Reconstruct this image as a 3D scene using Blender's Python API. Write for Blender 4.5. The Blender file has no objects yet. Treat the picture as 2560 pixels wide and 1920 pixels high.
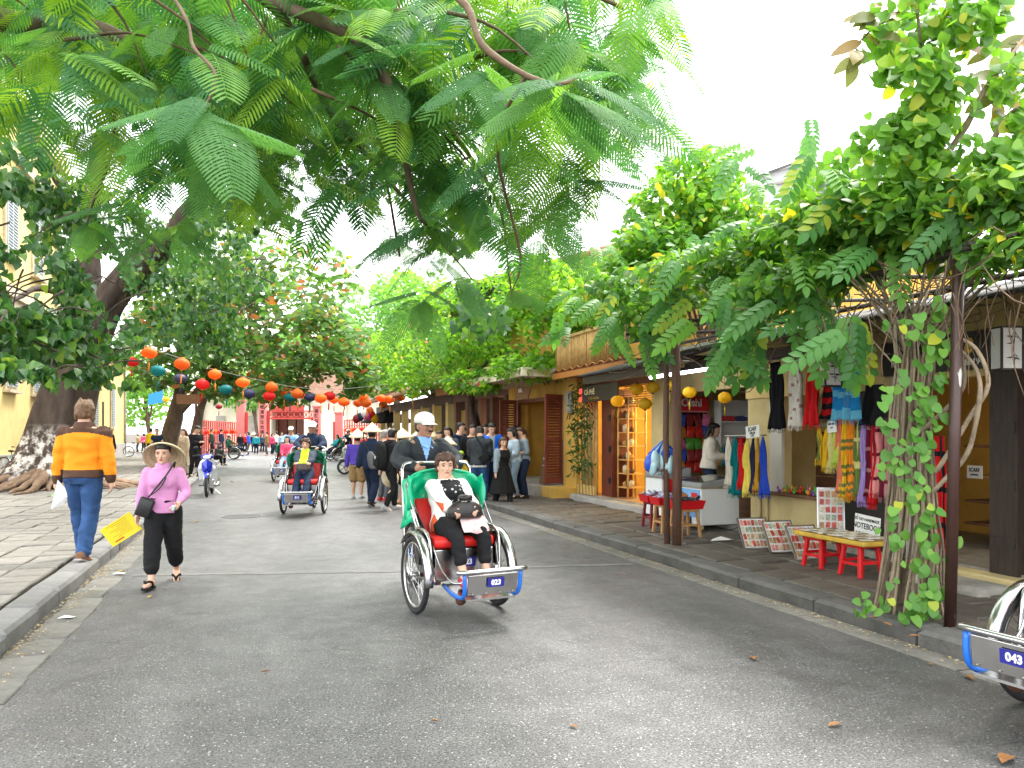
import bpy, bmesh, math, random
import numpy as np
from mathutils import Vector, Matrix, Euler, noise
random.seed(7); np.random.seed(7)
SC = bpy.context.scene
COL = SC.collection
R = math.radians
# ---------------------------------------------------------------- camera, sky, sun, exposure
CAM_H = 1.6; FPX = 1923.0; HORIZON = 1082.0      # focal length and horizon in pixels of the 2560 x 1920 frame
cam_d = bpy.data.cameras.new('camera'); cam = bpy.data.objects.new('camera', cam_d); COL.objects.link(cam)
cam_d.sensor_width = 36.0; cam_d.lens = 36.0 * FPX / 2560.0
cam_d.shift_y = (HORIZON - 960.0) / 2560.0
cam_d.clip_start = 0.05; cam_d.clip_end = 2000
cam.location = (0, 0, CAM_H); cam.rotation_euler = (R(90), 0, 0)
SC.camera = cam
SC.view_settings.view_transform = 'Standard'; SC.view_settings.look = 'None'
SC.view_settings.gamma = 1.0; SC.view_settings.exposure = 1.82
SC.view_settings.use_curve_mapping = False
W = bpy.data.worlds.new('World'); SC.world = W; W.use_nodes = True
nt = W.node_tree; nt.nodes.clear()
wo = nt.nodes.new('ShaderNodeOutputWorld'); bg = nt.nodes.new('ShaderNodeBackground')
sky = nt.nodes.new('ShaderNodeTexSky'); sky.sky_type = 'NISHITA'; sky.sun_disc = False
SUN_EL, SUN_AZ = R(62), R(35)
sky.sun_elevation = SUN_EL; sky.sun_rotation = SUN_AZ
sky.air_density = 1.0; sky.dust_density = 6.0; sky.ozone_density = 0.6
mixw = nt.nodes.new('ShaderNodeMix'); mixw.data_type = 'RGBA'
mixw.inputs[0].default_value = 0.8                 # overcast: mostly an even white cloud deck
mixw.inputs[7].default_value = (9.8, 9.9, 10.0, 1)
nt.links.new(sky.outputs[0], mixw.inputs[6]); nt.links.new(mixw.outputs[2], bg.inputs[0])
bg.inputs[1].default_value = 0.15
nt.links.new(bg.outputs[0], wo.inputs[0])
sun_d = bpy.data.lights.new('sun', 'SUN'); sun = bpy.data.objects.new('sun', sun_d); COL.objects.link(sun)
sun_d.energy = 1.5; sun_d.angle = R(12); sun_d.color = (1.0, 0.97, 0.92)
# light comes from azimuth SUN_AZ (clockwise from +Y)
_d = Vector((math.sin(SUN_AZ)*math.cos(SUN_EL), math.cos(SUN_AZ)*math.cos(SUN_EL), math.sin(SUN_EL)))
sun.rotation_euler = _d.to_track_quat('Z', 'Y').to_euler()
SC.cycles.max_bounces = 6; SC.cycles.diffuse_bounces = 3; SC.cycles.glossy_bounces = 2
SC.cycles.transmission_bounces = 3; SC.cycles.transparent_max_bounces = 6
SC.cycles.use_denoising = True
try: SC.cycles.denoising_prefilter = 'ACCURATE'
except Exception: pass
SC.cycles.use_adaptive_sampling = True; SC.cycles.adaptive_threshold = 0.02
SC.cycles.caustics_reflective = False; SC.cycles.caustics_refractive = False
SC.cycles.sample_clamp_indirect = 6
# ---------------------------------------------------------------- street frame
TH = R(18.6); CT, ST = math.cos(TH), math.sin(TH)
def P(s, t, z=0.0):                                  # s along the street, t across it to the right
    return Vector((-s*ST + t*CT, s*CT + t*ST, z))
def G(px, py, z0=0.0):                               # where a sight line meets the level z0
    Y = FPX*(CAM_H - z0)/(py - HORIZON)
    return Vector(((px-1280)/FPX*Y, Y, z0))
def at(px, py, Y):
    return Vector(((px-1280)/FPX*Y, Y, CAM_H - (py-HORIZON)/FPX*Y))
def st(v): return (-v.x*ST + v.y*CT, v.x*CT + v.y*ST)
PAV = 0.13
# ---------------------------------------------------------------- mesh builder
def rotz(a): return Matrix.Rotation(a, 3, 'Z')
def catmull(pts, k=4):
    pts = [Vector(p) for p in pts]
    if len(pts) < 3: return pts
    q = [pts[0]*2-pts[1]] + pts + [pts[-1]*2-pts[-2]]
    out = []
    for i in range(1, len(q)-2):
        a, b, c, d = q[i-1:i+3]
        for j in range(k):
            t = j/k
            out.append(0.5*((2*b)+(c-a)*t+(2*a-5*b+4*c-d)*t*t+(3*b-a-3*c+d)*t**3))
    out.append(pts[-1]); return out
def lerp_list(vals, n):
    m = len(vals); out = []
    for i in range(n):
        f = i/(n-1)*(m-1) if n > 1 else 0; j = min(int(f), m-2) if m > 1 else 0
        out.append(vals[j] if m == 1 else vals[j]+(vals[j+1]-vals[j])*(f-j))
    return out
class MB:
    def __init__(s): s.v = []; s.f = []; s.m = []
    def add(s, vs, fs, mi=0):
        o = len(s.v); s.v.extend([tuple(v) for v in vs]); s.f.extend([tuple(i+o for i in f) for f in fs]); s.m.extend([mi]*len(fs)); return s
    def box(s, c, d, rot=None, mi=0, top=1.0):
        x, y, z = d[0]/2, d[1]/2, d[2]/2; c = Vector(c)
        vs = [Vector((sx*x*(top if sz > 0 else 1), sy*y*(top if sz > 0 else 1), sz*z)) for sz in (-1, 1) for sx, sy in ((-1,-1),(1,-1),(1,1),(-1,1))]
        if rot is not None: vs = [rot @ v for v in vs]
        return s.add([v+c for v in vs], [(3,2,1,0),(4,5,6,7),(0,1,5,4),(1,2,6,5),(2,3,7,6),(3,0,4,7)], mi)
    def bar(s, a, b, w, h=None, mi=0, up=(0,0,1)):     # a beam of rectangular section from a to b
        a, b = Vector(a), Vector(b); h = h or w; d = (b-a); L = d.length; d.normalize()
        u = Vector(up)
        if abs(d.dot(u)) > .98: u = Vector((0,1,0))
        sx = d.cross(u).normalized(); sz = sx.cross(d)
        return s.box((a+b)/2, (w, L, h), Matrix((sx, d, sz)).transposed(), mi)
    def tube(s, pts, r, n=8, mi=0, cap=True, flat=None):
        pts = [Vector(p) for p in pts]; m = len(pts)
        rs = r if isinstance(r, (list, tuple)) else [r]*m
        if len(rs) != m: rs = lerp_list(list(rs), m)
        t0 = (pts[1]-pts[0]).normalized(); u = Vector((0,0,1)) if abs(t0.z) < .9 else Vector((0,1,0))
        u = (u - t0*u.dot(t0)).normalized(); vs = []
        for i, p in enumerate(pts):
            t = ((pts[min(i+1, m-1)]-pts[max(i-1, 0)])).normalized()
            u = u - t*u.dot(t); u = u.normalized() if u.length > 1e-6 else t.orthogonal().normalized()
            w = t.cross(u)
            for k in range(n):
                a = 2*math.pi*k/n
                vs.append(p + (u*math.cos(a) + w*math.sin(a))*rs[i])
        fs = [(i*n+k, i*n+(k+1)%n, (i+1)*n+(k+1)%n, (i+1)*n+k) for i in range(m-1) for k in range(n)]
        if cap: fs += [tuple(range(n-1,-1,-1)), tuple((m-1)*n+k for k in range(n))]
        return s.add(vs, fs, mi)
    def lathe(s, prof, n=16, c=(0,0,0), mat=None, mi=0, cap=True, wob=None):
        vs = []; c = Vector(c)
        for (r, z) in prof:
            for k in range(n):
                a = 2*math.pi*k/n; rr = r*(wob(a) if wob else 1)
                v = Vector((rr*math.cos(a), rr*math.sin(a), z)); vs.append((mat @ v if mat is not None else v)+c)
        m = len(prof)
        fs = [(i*n+k, i*n+(k+1)%n, (i+1)*n+(k+1)%n, (i+1)*n+k) for i in range(m-1) for k in range(n)]
        if cap: fs += [tuple(range(n-1,-1,-1)), tuple((m-1)*n+k for k in range(n))]
        return s.add(vs, fs, mi)
    def ell(s, c, r, n=12, m=8, rot=None, mi=0):
        r = (r, r, r) if not isinstance(r, (tuple, list)) else r
        vs = []; c = Vector(c)
        for i in range(m+1):
            ph = -math.pi/2 + math.pi*i/m; cp = max(math.cos(ph), .02)
            for k in range(n):
                a = 2*math.pi*k/n; v = Vector((r[0]*cp*math.cos(a), r[1]*cp*math.sin(a), r[2]*math.sin(ph)))
                vs.append((rot @ v if rot is not None else v)+c)
        fs = [(i*n+k, i*n+(k+1)%n, (i+1)*n+(k+1)%n, (i+1)*n+k) for i in range(m) for k in range(n)]
        fs += [tuple(range(n-1,-1,-1)), tuple(m*n+k for k in range(n))]
        return s.add(vs, fs, mi)
    def quad(s, a, b, c, d, mi=0): return s.add([a,b,c,d], [(0,1,2,3)], mi)
    def torus(s, c, Rr, r, ax='X', n=28, k=8, mi=0, a0=0, a1=2*math.pi, flat=1.0):
        c = Vector(c); vs = []; full = abs(a1-a0-2*math.pi) < 1e-6; cnt = n if full else n+1
        for i in range(cnt):
            a = a0+(a1-a0)*i/n; ca, sa = math.cos(a), math.sin(a)
            for j in range(k):
                b = 2*math.pi*j/k; rr = Rr + r*math.cos(b); h = r*flat*math.sin(b)
                v = Vector((h, rr*ca, rr*sa)) if ax == 'X' else (Vector((rr*ca, h, rr*sa)) if ax == 'Y' else Vector((rr*ca, rr*sa, h)))
                vs.append(c+v)
        fs = []
        for i in range(n if full else cnt-1):
            for j in range(k):
                i2 = (i+1) % cnt
                fs.append((i*k+j, i*k+(j+1)%k, i2*k+(j+1)%k, i2*k+j))
        return s.add(vs, fs, mi)
    def prism(s, poly, y0, y1, mi=0):                  # polygon in x,z pushed along y
        n = len(poly); vs = [Vector((x, y0, z)) for x, z in poly]+[Vector((x, y1, z)) for x, z in poly]
        fs = [tuple(range(n)), tuple(range(2*n-1, n-1, -1))]+[(i, n+i, n+(i+1)%n, (i+1)%n) for i in range(n)]
        return s.add(vs, fs, mi)
    def mesh(s, name):
        me = bpy.data.meshes.new(name); me.from_pydata(s.v, [], s.f)
        if any(s.m): me.polygons.foreach_set('material_index', s.m)
        me.update(); return me
    def build(s, name, mats, parent=None, smooth=False, bevel=0, loc=None, rz=None, fix=True):
        me = s.mesh(name)
        if fix:
            b = bmesh.new(); b.from_mesh(me); bmesh.ops.recalc_face_normals(b, faces=b.faces); b.to_mesh(me); b.free()
        return link(name, me, mats, parent, smooth, bevel, loc, rz)
def link(name, me, mats, parent=None, smooth=False, bevel=0, loc=None, rz=None):
    for m in (mats if isinstance(mats, (list, tuple)) else [mats]):
        if m is not None: me.materials.append(m)
    if smooth: me.polygons.foreach_set('use_smooth', [True]*len(me.polygons))
    o = bpy.data.objects.new(name, me); COL.objects.link(o)
    if parent is not None: o.parent = parent
    if loc is not None: o.location = loc
    if rz is not None: o.rotation_euler = (0,0,rz)
    if bevel:
        bm = o.modifiers.new('bevel', 'BEVEL'); bm.width = bevel; bm.segments = 2; bm.limit_method = 'ANGLE'; bm.angle_limit = R(40)
    return o
def tag(o, label=None, cat=None, group=None, kind=None):
    if label: o['label'] = label
    if cat: o['category'] = cat
    if group: o['group'] = group
    if kind: o['kind'] = kind
    return o
def thing(name, label, cat, loc=(0,0,0), rz=0, group=None):
    o = bpy.data.objects.new(name, None); COL.objects.link(o); o.empty_display_size = .2
    o.location = loc; o.rotation_euler = (0,0,rz); return tag(o, label, cat, group)
def struct(o): o['kind'] = 'structure'; return o
def copy_obj(o, parent=None):
    c = o.copy(); COL.objects.link(c)
    if parent is not None: c.parent = parent
    return c
def copy_tree(o, parent=None):
    c = o.copy(); COL.objects.link(c); c.parent = parent
    for ch in list(o.children): copy_tree(ch, c)
    return c
def inst(name, me, parent, mtx):                       # one more object on shared mesh data
    o = bpy.data.objects.new(name, me); COL.objects.link(o); o.parent = parent
    o.matrix_local = mtx; return o
def np_mesh(name, V, F):
    V = np.asarray(V, np.float32); F = np.asarray(F, np.int32); me = bpy.data.meshes.new(name)
    me.vertices.add(len(V)); me.vertices.foreach_set('co', V.ravel())
    k = F.shape[1]; me.loops.add(F.size); me.polygons.add(len(F))
    me.loops.foreach_set('vertex_index', F.ravel()); me.polygons.foreach_set('loop_start', np.arange(0, F.size, k, dtype=np.int32))
    me.update(calc_edges=True); return me
def scatter_mesh(name, tv, tf, mats4):                 # template copied by an (N,3,4) stack of transforms into one mesh
    tv = np.asarray(tv, np.float32); tf = np.asarray(tf, np.int32); N = len(mats4); n = len(tv)
    V = np.einsum('nij,vj->nvi', mats4[:,:,:3], tv) + mats4[:,None,:,3]
    F = (tf[None]+ (np.arange(N)*n)[:,None,None]).reshape(-1, tf.shape[1])
    me = np_mesh(name, V.reshape(-1,3), F)
    at_ = me.attributes.new('leafid', 'FLOAT', 'POINT'); at_.data.foreach_set('value', np.repeat(np.random.default_rng(N).uniform(0, 1, N).astype(np.float32), n)); return me
# ---------------------------------------------------------------- materials
MATS = {}
def M(name, col, rough=.65, metal=0.0, var=.12, scale=6.0, bump=0.0, bscale=40.0, spec=.4, col2=None, stain=0.0, rnd=0.0, coat=0.0, emit=None, est=0.0, alpha=1.0, stretch=None, trans=0.0):
    if name in MATS: return MATS[name]
    m = bpy.data.materials.new(name); m.use_nodes = True; t = m.node_tree; N = t.nodes; L = t.links
    b = N['Principled BSDF']; c = tuple(col)+(1,)
    b.inputs['Roughness'].default_value = rough; b.inputs['Metallic'].default_value = metal
    b.inputs['Specular IOR Level'].default_value = spec
    if coat: b.inputs['Coat Weight'].default_value = coat; b.inputs['Coat Roughness'].default_value = .12
    if trans: b.inputs['Transmission Weight'].default_value = trans
    if alpha < 1: b.inputs['Alpha'].default_value = alpha
    if emit: b.inputs['Emission Color'].default_value = tuple(emit)+(1,); b.inputs['Emission Strength'].default_value = est
    tc = N.new('ShaderNodeTexCoord'); src = tc.outputs['Object']
    if stretch:
        mp = N.new('ShaderNodeMapping'); mp.inputs['Scale'].default_value = stretch; L.new(src, mp.inputs[0]); src = mp.outputs[0]
    out = None
    if var or col2:
        n = N.new('ShaderNodeTexNoise'); n.inputs['Scale'].default_value = scale; n.inputs['Detail'].default_value = 5; n.inputs['Roughness'].default_value = .6
        L.new(src, n.inputs['Vector'])
        r = N.new('ShaderNodeValToRGB'); r.color_ramp.elements[0].position = .3; r.color_ramp.elements[1].position = .72
        c2 = col2 or tuple(x*(1+var) for x in col); c1 = tuple(x*(1-var) for x in col) if not col2 else col
        r.color_ramp.elements[0].color = tuple(c1)+(1,); r.color_ramp.elements[1].color = tuple(c2)+(1,)
        L.new(n.outputs[0], r.inputs[0]); out = r.outputs[0]
    if stain:
        n2 = N.new('ShaderNodeTexNoise'); n2.inputs['Scale'].default_value = scale*.28; n2.inputs['Detail'].default_value = 7; n2.inputs['Roughness'].default_value = .7
        mp2 = N.new('ShaderNodeMapping'); mp2.inputs['Scale'].default_value = (1,1,.35); L.new(tc.outputs['Object'], mp2.inputs[0]); L.new(mp2.outputs[0], n2.inputs['Vector'])
        r2 = N.new('ShaderNodeValToRGB'); r2.color_ramp.elements[0].position = .5; r2.color_ramp.elements[1].position = .7
        r2.color_ramp.elements[0].color = (0,0,0,1); r2.color_ramp.elements[1].color = (stain,)*3+(1,)
        L.new(n2.outputs[0], r2.inputs[0])
        mx = N.new('ShaderNodeMix'); mx.data_type = 'RGBA'; mx.inputs[6].default_value = c; mx.inputs[7].default_value = (col[0]*.3, col[1]*.3, col[2]*.28, 1)
        if out: L.new(out, mx.inputs[6])
        L.new(r2.outputs[0], mx.inputs[0]); out = mx.outputs[2]
    if rnd:
        oi = N.new('ShaderNodeObjectInfo'); gm = N.new('ShaderNodeNewGeometry')
        ad = N.new('ShaderNodeMath'); ad.operation = 'ADD'; L.new(oi.outputs['Random'], ad.inputs[0]); L.new(gm.outputs['Random Per Island'], ad.inputs[1])
        fr = N.new('ShaderNodeMath'); fr.operation = 'FRACT'; L.new(ad.outputs[0], fr.inputs[0])
        mr = N.new('ShaderNodeMapRange'); mr.inputs[3].default_value = 1-rnd; mr.inputs[4].default_value = 1+rnd; L.new(fr.outputs[0], mr.inputs[0])
        hs = N.new('ShaderNodeHueSaturation'); hs.inputs['Color'].default_value = c
        if out: L.new(out, hs.inputs['Color'])
        L.new(mr.outputs[0], hs.inputs['Value']); out = hs.outputs[0]
    if out: L.new(out, b.inputs['Base Color'])
    else: b.inputs['Base Color'].default_value = c
    if bump:
        nb = N.new('ShaderNodeTexNoise'); nb.inputs['Scale'].default_value = bscale; nb.inputs['Detail'].default_value = 6; L.new(src, nb.inputs['Vector'])
        bp = N.new('ShaderNodeBump'); bp.inputs['Strength'].default_value = bump; bp.inputs['Distance'].default_value = .02
        L.new(nb.outputs[0], bp.inputs['Height']); L.new(bp.outputs[0], b.inputs['Normal'])
    MATS[name] = m; return m
def leaf_mat(name, cols, rough=.45, trans=.4, spec=.4, tint=1.6, tc_=(1.1,1.15,.5)):
    if name in MATS: return MATS[name]
    m = bpy.data.materials.new(name); m.use_nodes = True; t = m.node_tree; N = t.nodes; L = t.links
    b = N['Principled BSDF']; b.inputs['Roughness'].default_value = rough; b.inputs['Specular IOR Level'].default_value = spec
    oi = N.new('ShaderNodeObjectInfo'); gm = N.new('ShaderNodeNewGeometry')
    ad = N.new('ShaderNodeMath'); ad.operation = 'ADD'; L.new(oi.outputs['Random'], ad.inputs[0]); aa = N.new('ShaderNodeAttribute'); aa.attribute_name = 'leafid'; L.new(aa.outputs['Fac'], ad.inputs[1])
    isl = N.new('ShaderNodeMath'); isl.operation = 'MULTIPLY_ADD'; isl.inputs[1].default_value = .07; L.new(gm.outputs['Random Per Island'], isl.inputs[0]); L.new(ad.outputs[0], isl.inputs[2])
    fr = N.new('ShaderNodeMath'); fr.operation = 'FRACT'; L.new(isl.outputs[0], fr.inputs[0])
    r = N.new('ShaderNodeValToRGB'); e = r.color_ramp.elements
    e[0].position = 0; e[0].color = tuple(cols[0][1])+(1,); e[1].position = 1; e[1].color = tuple(cols[-1][1])+(1,)
    for p, c in cols[1:-1]:
        q = e.new(p); q.color = tuple(c)+(1,)
    e[0].position = cols[0][0]; L.new(fr.outputs[0], r.inputs[0]); L.new(r.outputs[0], b.inputs['Base Color'])
    tr = N.new('ShaderNodeBsdfTranslucent'); mu = N.new('ShaderNodeMix'); mu.data_type = 'RGBA'; mu.blend_type = 'MULTIPLY'; mu.inputs[0].default_value = 1
    mu.inputs[7].default_value = (tint*tc_[0], tint*tc_[1], tint*tc_[2], 1); L.new(r.outputs[0], mu.inputs[6]); L.new(mu.outputs[2], tr.inputs[0])
    ms = N.new('ShaderNodeMixShader'); ms.inputs[0].default_value = trans
    L.new(b.outputs[0], ms.inputs[1]); L.new(tr.outputs[0], ms.inputs[2]); L.new(ms.outputs[0], N['Material Output'].inputs[0])
    MATS[name] = m; return m
def text_obj(txt, size, mat, parent, loc, rot, name='lettering', weight=0.0, ext=.0015, ax='CENTER', sx=1.0):
    cu = bpy.data.curves.new(name, 'FONT'); cu.body = txt; cu.size = size; cu.align_x = ax; cu.align_y = 'CENTER'; cu.extrude = ext; cu.offset = weight; cu.resolution_u = 3
    tmp = bpy.data.objects.new('tmp', cu); COL.objects.link(tmp)
    dg = bpy.context.evaluated_depsgraph_get(); me = bpy.data.meshes.new_from_object(tmp.evaluated_get(dg))
    bpy.data.objects.remove(tmp); me.name = name
    me.materials.clear(); me.materials.append(mat)
    o = bpy.data.objects.new(name, me); COL.objects.link(o); o.parent = parent; o.location = loc; o.rotation_euler = rot; o.scale = (sx,1,1)
    return o
BLACK = M('black plastic', (.012,.012,.013), .5, var=.2); CHROME = M('chrome', (.46,.46,.46), .22, 1.0, var=.06, scale=9)
STEEL = M('brushed steel', (.55,.55,.54), .35, 1.0, var=.1); RUBBER = M('rubber', (.022,.022,.023), .8, var=.25, scale=20)
WHITE = M('white paint', (.78,.78,.76), .5, var=.04); RUST = M('rusty iron', (.11,.05,.03), .8, .3, var=.4, scale=30)
PAPER = M('paper', (.82,.82,.8), .8, var=.03)
# ================================================================ ground, road, kerbs, pavements
TL, TR = -1.72, 4.71                                   # kerb faces
S_END = 58.0
def road_mat():
    m = bpy.data.materials.new('asphalt'); m.use_nodes = True; t = m.node_tree; N = t.nodes; L = t.links; b = N['Principled BSDF']
    tc = N.new('ShaderNodeTexCoord'); src = tc.outputs['Object']
    def noi(sc, det=6, ro=.6, vec=src):
        n = N.new('ShaderNodeTexNoise'); n.inputs['Scale'].default_value = sc; n.inputs['Detail'].default_value = det; n.inputs['Roughness'].default_value = ro; L.new(vec, n.inputs['Vector']); return n.outputs[0]
    def ramp(v, a, ca, bb, cb):
        r = N.new('ShaderNodeValToRGB'); r.color_ramp.elements[0].position = a; r.color_ramp.elements[1].position = bb
        r.color_ramp.elements[0].color = (ca if isinstance(ca, tuple) else (ca,)*3)+(1,); r.color_ramp.elements[1].color = (cb if isinstance(cb, tuple) else (cb,)*3)+(1,); L.new(v, r.inputs[0]); return r.outputs[0]
    def mix(f, a, c, mode='MIX'):
        x = N.new('ShaderNodeMix'); x.data_type = 'RGBA'; x.blend_type = mode
        if isinstance(f, float): x.inputs[0].default_value = f
        else: L.new(f, x.inputs[0])
        for k, q in ((6, a), (7, c)):
            if isinstance(q, tuple): x.inputs[k].default_value = q+(1,)
            else: L.new(q, x.inputs[k])
        return x.outputs[2]
    mp = N.new('ShaderNodeMapping'); mp.inputs['Scale'].default_value = (1,.22,1); L.new(src, mp.inputs[0])
    base = ramp(noi(.55, 8, .65, mp.outputs[0]), .32, (.062,.061,.059), .68, (.122,.12,.117))
    base = mix(.8, base, ramp(noi(2.6, 9, .75), .34, .62, .62, 1.15), 'MULTIPLY')
    base = mix(1.0, base, ramp(noi(70, 3, .75), .36, .3, .64, 1.75), 'MULTIPLY')
    v = N.new('ShaderNodeTexVoronoi'); v.inputs['Scale'].default_value = 46; L.new(src, v.inputs['Vector'])
    sp = ramp(v.outputs['Distance'], .14, 1.0, .3, 0.0)
    sel = ramp(noi(30, 2), .46, 0.0, .6, .85)
    f = N.new('ShaderNodeMath'); f.operation = 'MULTIPLY'; L.new(sp, f.inputs[0]); L.new(sel, f.inputs[1])
    base = mix(f.outputs[0], base, (.48,.465,.44))
    sx = N.new('ShaderNodeSeparateXYZ'); L.new(src, sx.inputs[0]); nx = N.new('ShaderNodeMath'); nx.operation = 'MULTIPLY_ADD'; L.new(noi(.35, 3), nx.inputs[0]); nx.inputs[1].default_value = 1.3; L.new(sx.outputs[0], nx.inputs[2])
    mr = N.new('ShaderNodeMapRange'); mr.inputs[1].default_value = -1.7; mr.inputs[2].default_value = 5.4; L.new(nx.outputs[0], mr.inputs[0])
    tr = N.new('ShaderNodeValToRGB'); e = tr.color_ramp.elements; e[0].position = 0; e[0].color = (.72,.72,.72,1); e[1].position = 1; e[1].color = (.68,.68,.68,1)
    for q, v_ in ((.16,.95),(.28,1.3),(.4,1.0),(.55,1.25),(.7,1.05),(.82,.75)): ee = e.new(q); ee.color = (v_*.95,v_*.95,v_*.94,1)
    L.new(mr.outputs[0], tr.inputs[0]); base = mix(.9, base, tr.outputs[0], 'MULTIPLY')
    vc = N.new('ShaderNodeTexVoronoi'); vc.feature = 'DISTANCE_TO_EDGE'; vc.inputs['Scale'].default_value = .55
    wv = N.new('ShaderNodeMix'); wv.data_type = 'RGBA'; wv.blend_type = 'ADD'; wv.inputs[0].default_value = .35; L.new(src, wv.inputs[6]); nn_ = N.new('ShaderNodeTexNoise'); nn_.inputs['Scale'].default_value = 2.2; nn_.inputs['Detail'].default_value = 6; L.new(src, nn_.inputs['Vector']); L.new(nn_.outputs[1], wv.inputs[7]); L.new(wv.outputs[2], vc.inputs['Vector'])
    ck = N.new('ShaderNodeMath'); ck.operation = 'MULTIPLY'; L.new(ramp(vc.outputs['Distance'], .004, 1.0, .012, 0.0), ck.inputs[0]); L.new(ramp(noi(.5, 3), .5, 0.0, .6, .35), ck.inputs[1]); base = mix(ck.outputs[0], base, (.03,.028,.026))
    # dark patch repairs and oily stains
    base = mix(ramp(noi(.8, 5), .6, 0.0, .68, .45), base, (.06,.058,.055))
    L.new(base, b.inputs['Base Color']); b.inputs['Roughness'].default_value = .72; b.inputs['Specular IOR Level'].default_value = .55
    L.new(ramp(noi(3.1, 6), .4, .42, .65, .62), b.inputs['Roughness'])
    bp = N.new('ShaderNodeBump'); bp.inputs['Strength'].default_value = .55; bp.inputs['Distance'].default_value = .012; L.new(noi(80, 4, .7), bp.inputs['Height']); L.new(bp.outputs[0], b.inputs['Normal'])
    return m
ASPH = road_mat()
SLAB = M('paving stone', (.2,.187,.163), .8, var=.25, scale=7, bump=.5, bscale=22, rnd=.16, stain=.35)
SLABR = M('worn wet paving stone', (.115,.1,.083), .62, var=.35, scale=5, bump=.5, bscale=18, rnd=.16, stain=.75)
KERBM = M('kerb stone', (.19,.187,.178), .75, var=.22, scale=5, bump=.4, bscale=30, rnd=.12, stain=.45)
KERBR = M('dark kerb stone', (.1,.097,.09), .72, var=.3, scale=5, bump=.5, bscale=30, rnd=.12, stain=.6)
DIRT = M('packed dirt', (.07,.058,.042), .95, var=.4, scale=14, bump=.6, bscale=50)
CONC = M('weathered concrete', (.3,.285,.25), .85, var=.25, scale=6, bump=.3, bscale=30, rnd=.1, stain=.5)
mb = MB(); mb.quad((-700,-300,-.16),(700,-300,-.16),(700,1200,-.16),(-700,1200,-.16)); g = struct(mb.build('ground', DIRT))
# road: a sheet between the kerbs, with the cross street beyond
road = struct(MB().add([(TL-.05,-40,0),(TR+.05,-40,0),(TR+.05,S_END,0),(TL-.05,S_END,0)], [(0,1,2,3)]).build('road', ASPH, rz=TH))
cross = struct(MB().add([(-60,S_END,-.002),(60,S_END,-.002),(60,S_END+9,-.002),(-60,S_END+9,-.002)], [(0,1,2,3)]).build('cross_street', ASPH, rz=TH))
plaza = struct(MB().box((0,S_END+34,.03),(120,50,.1)).build('temple_forecourt', CONC, rz=TH))
# a cement joint across the road and a cement trench repair along it
def strip(name, s0, t0, s1, t1, w, mat, z=.004, n=24):
    rng = random.Random(name+str(s0)); vs = []; d = Vector((t1-t0, s1-s0)); q = Vector((-d.y, d.x)).normalized()
    for i in range(n+1):
        p = Vector((t0, s0))+d*(i/n)+q*rng.uniform(-.02,.02); ww = w*rng.uniform(.65,1.25)/2
        vs += [(p.x+q.x*ww, p.y+q.y*ww, z), (p.x-q.x*ww, p.y-q.y*ww, z)]
    o = MB().add(vs, [(2*i,2*i+1,2*i+3,2*i+2) for i in range(n)]).build(name, mat, parent=road); o['kind'] = 'structure'; return o
CEM = M('cement repair', (.15,.147,.138), .8, var=.25, scale=10, bump=.3)
a, b = st(G(345,1438)), st(G(1020,1428)); c2 = st(G(1720,1412))
strip('cement_joint', a[0], TL+.45, b[0], b[1], .11, CEM); strip('cement_joint', b[0], b[1], c2[0]+.25, TR-.3, .10, CEM)
a = st(G(560,1330)); 
# manhole cover in the road
mc = thing('manhole_cover', 'flat iron manhole cover set in the road behind the pink sweater', 'manhole', P(15.6,-.2,.003), TH)
mb = MB(); mb.lathe([(.0,0),(.33,0),(.33,.006),(0,.006)], 24); mb.build('lid', M('cast iron', (.09,.088,.085), .6, .6, bump=.4, bscale=60), mc)
mb = MB(); mb.torus((0,0,.004), .36, .02, 'Z', 28, 6, flat=.3); mb.build('rim', CEM, mc)
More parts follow.
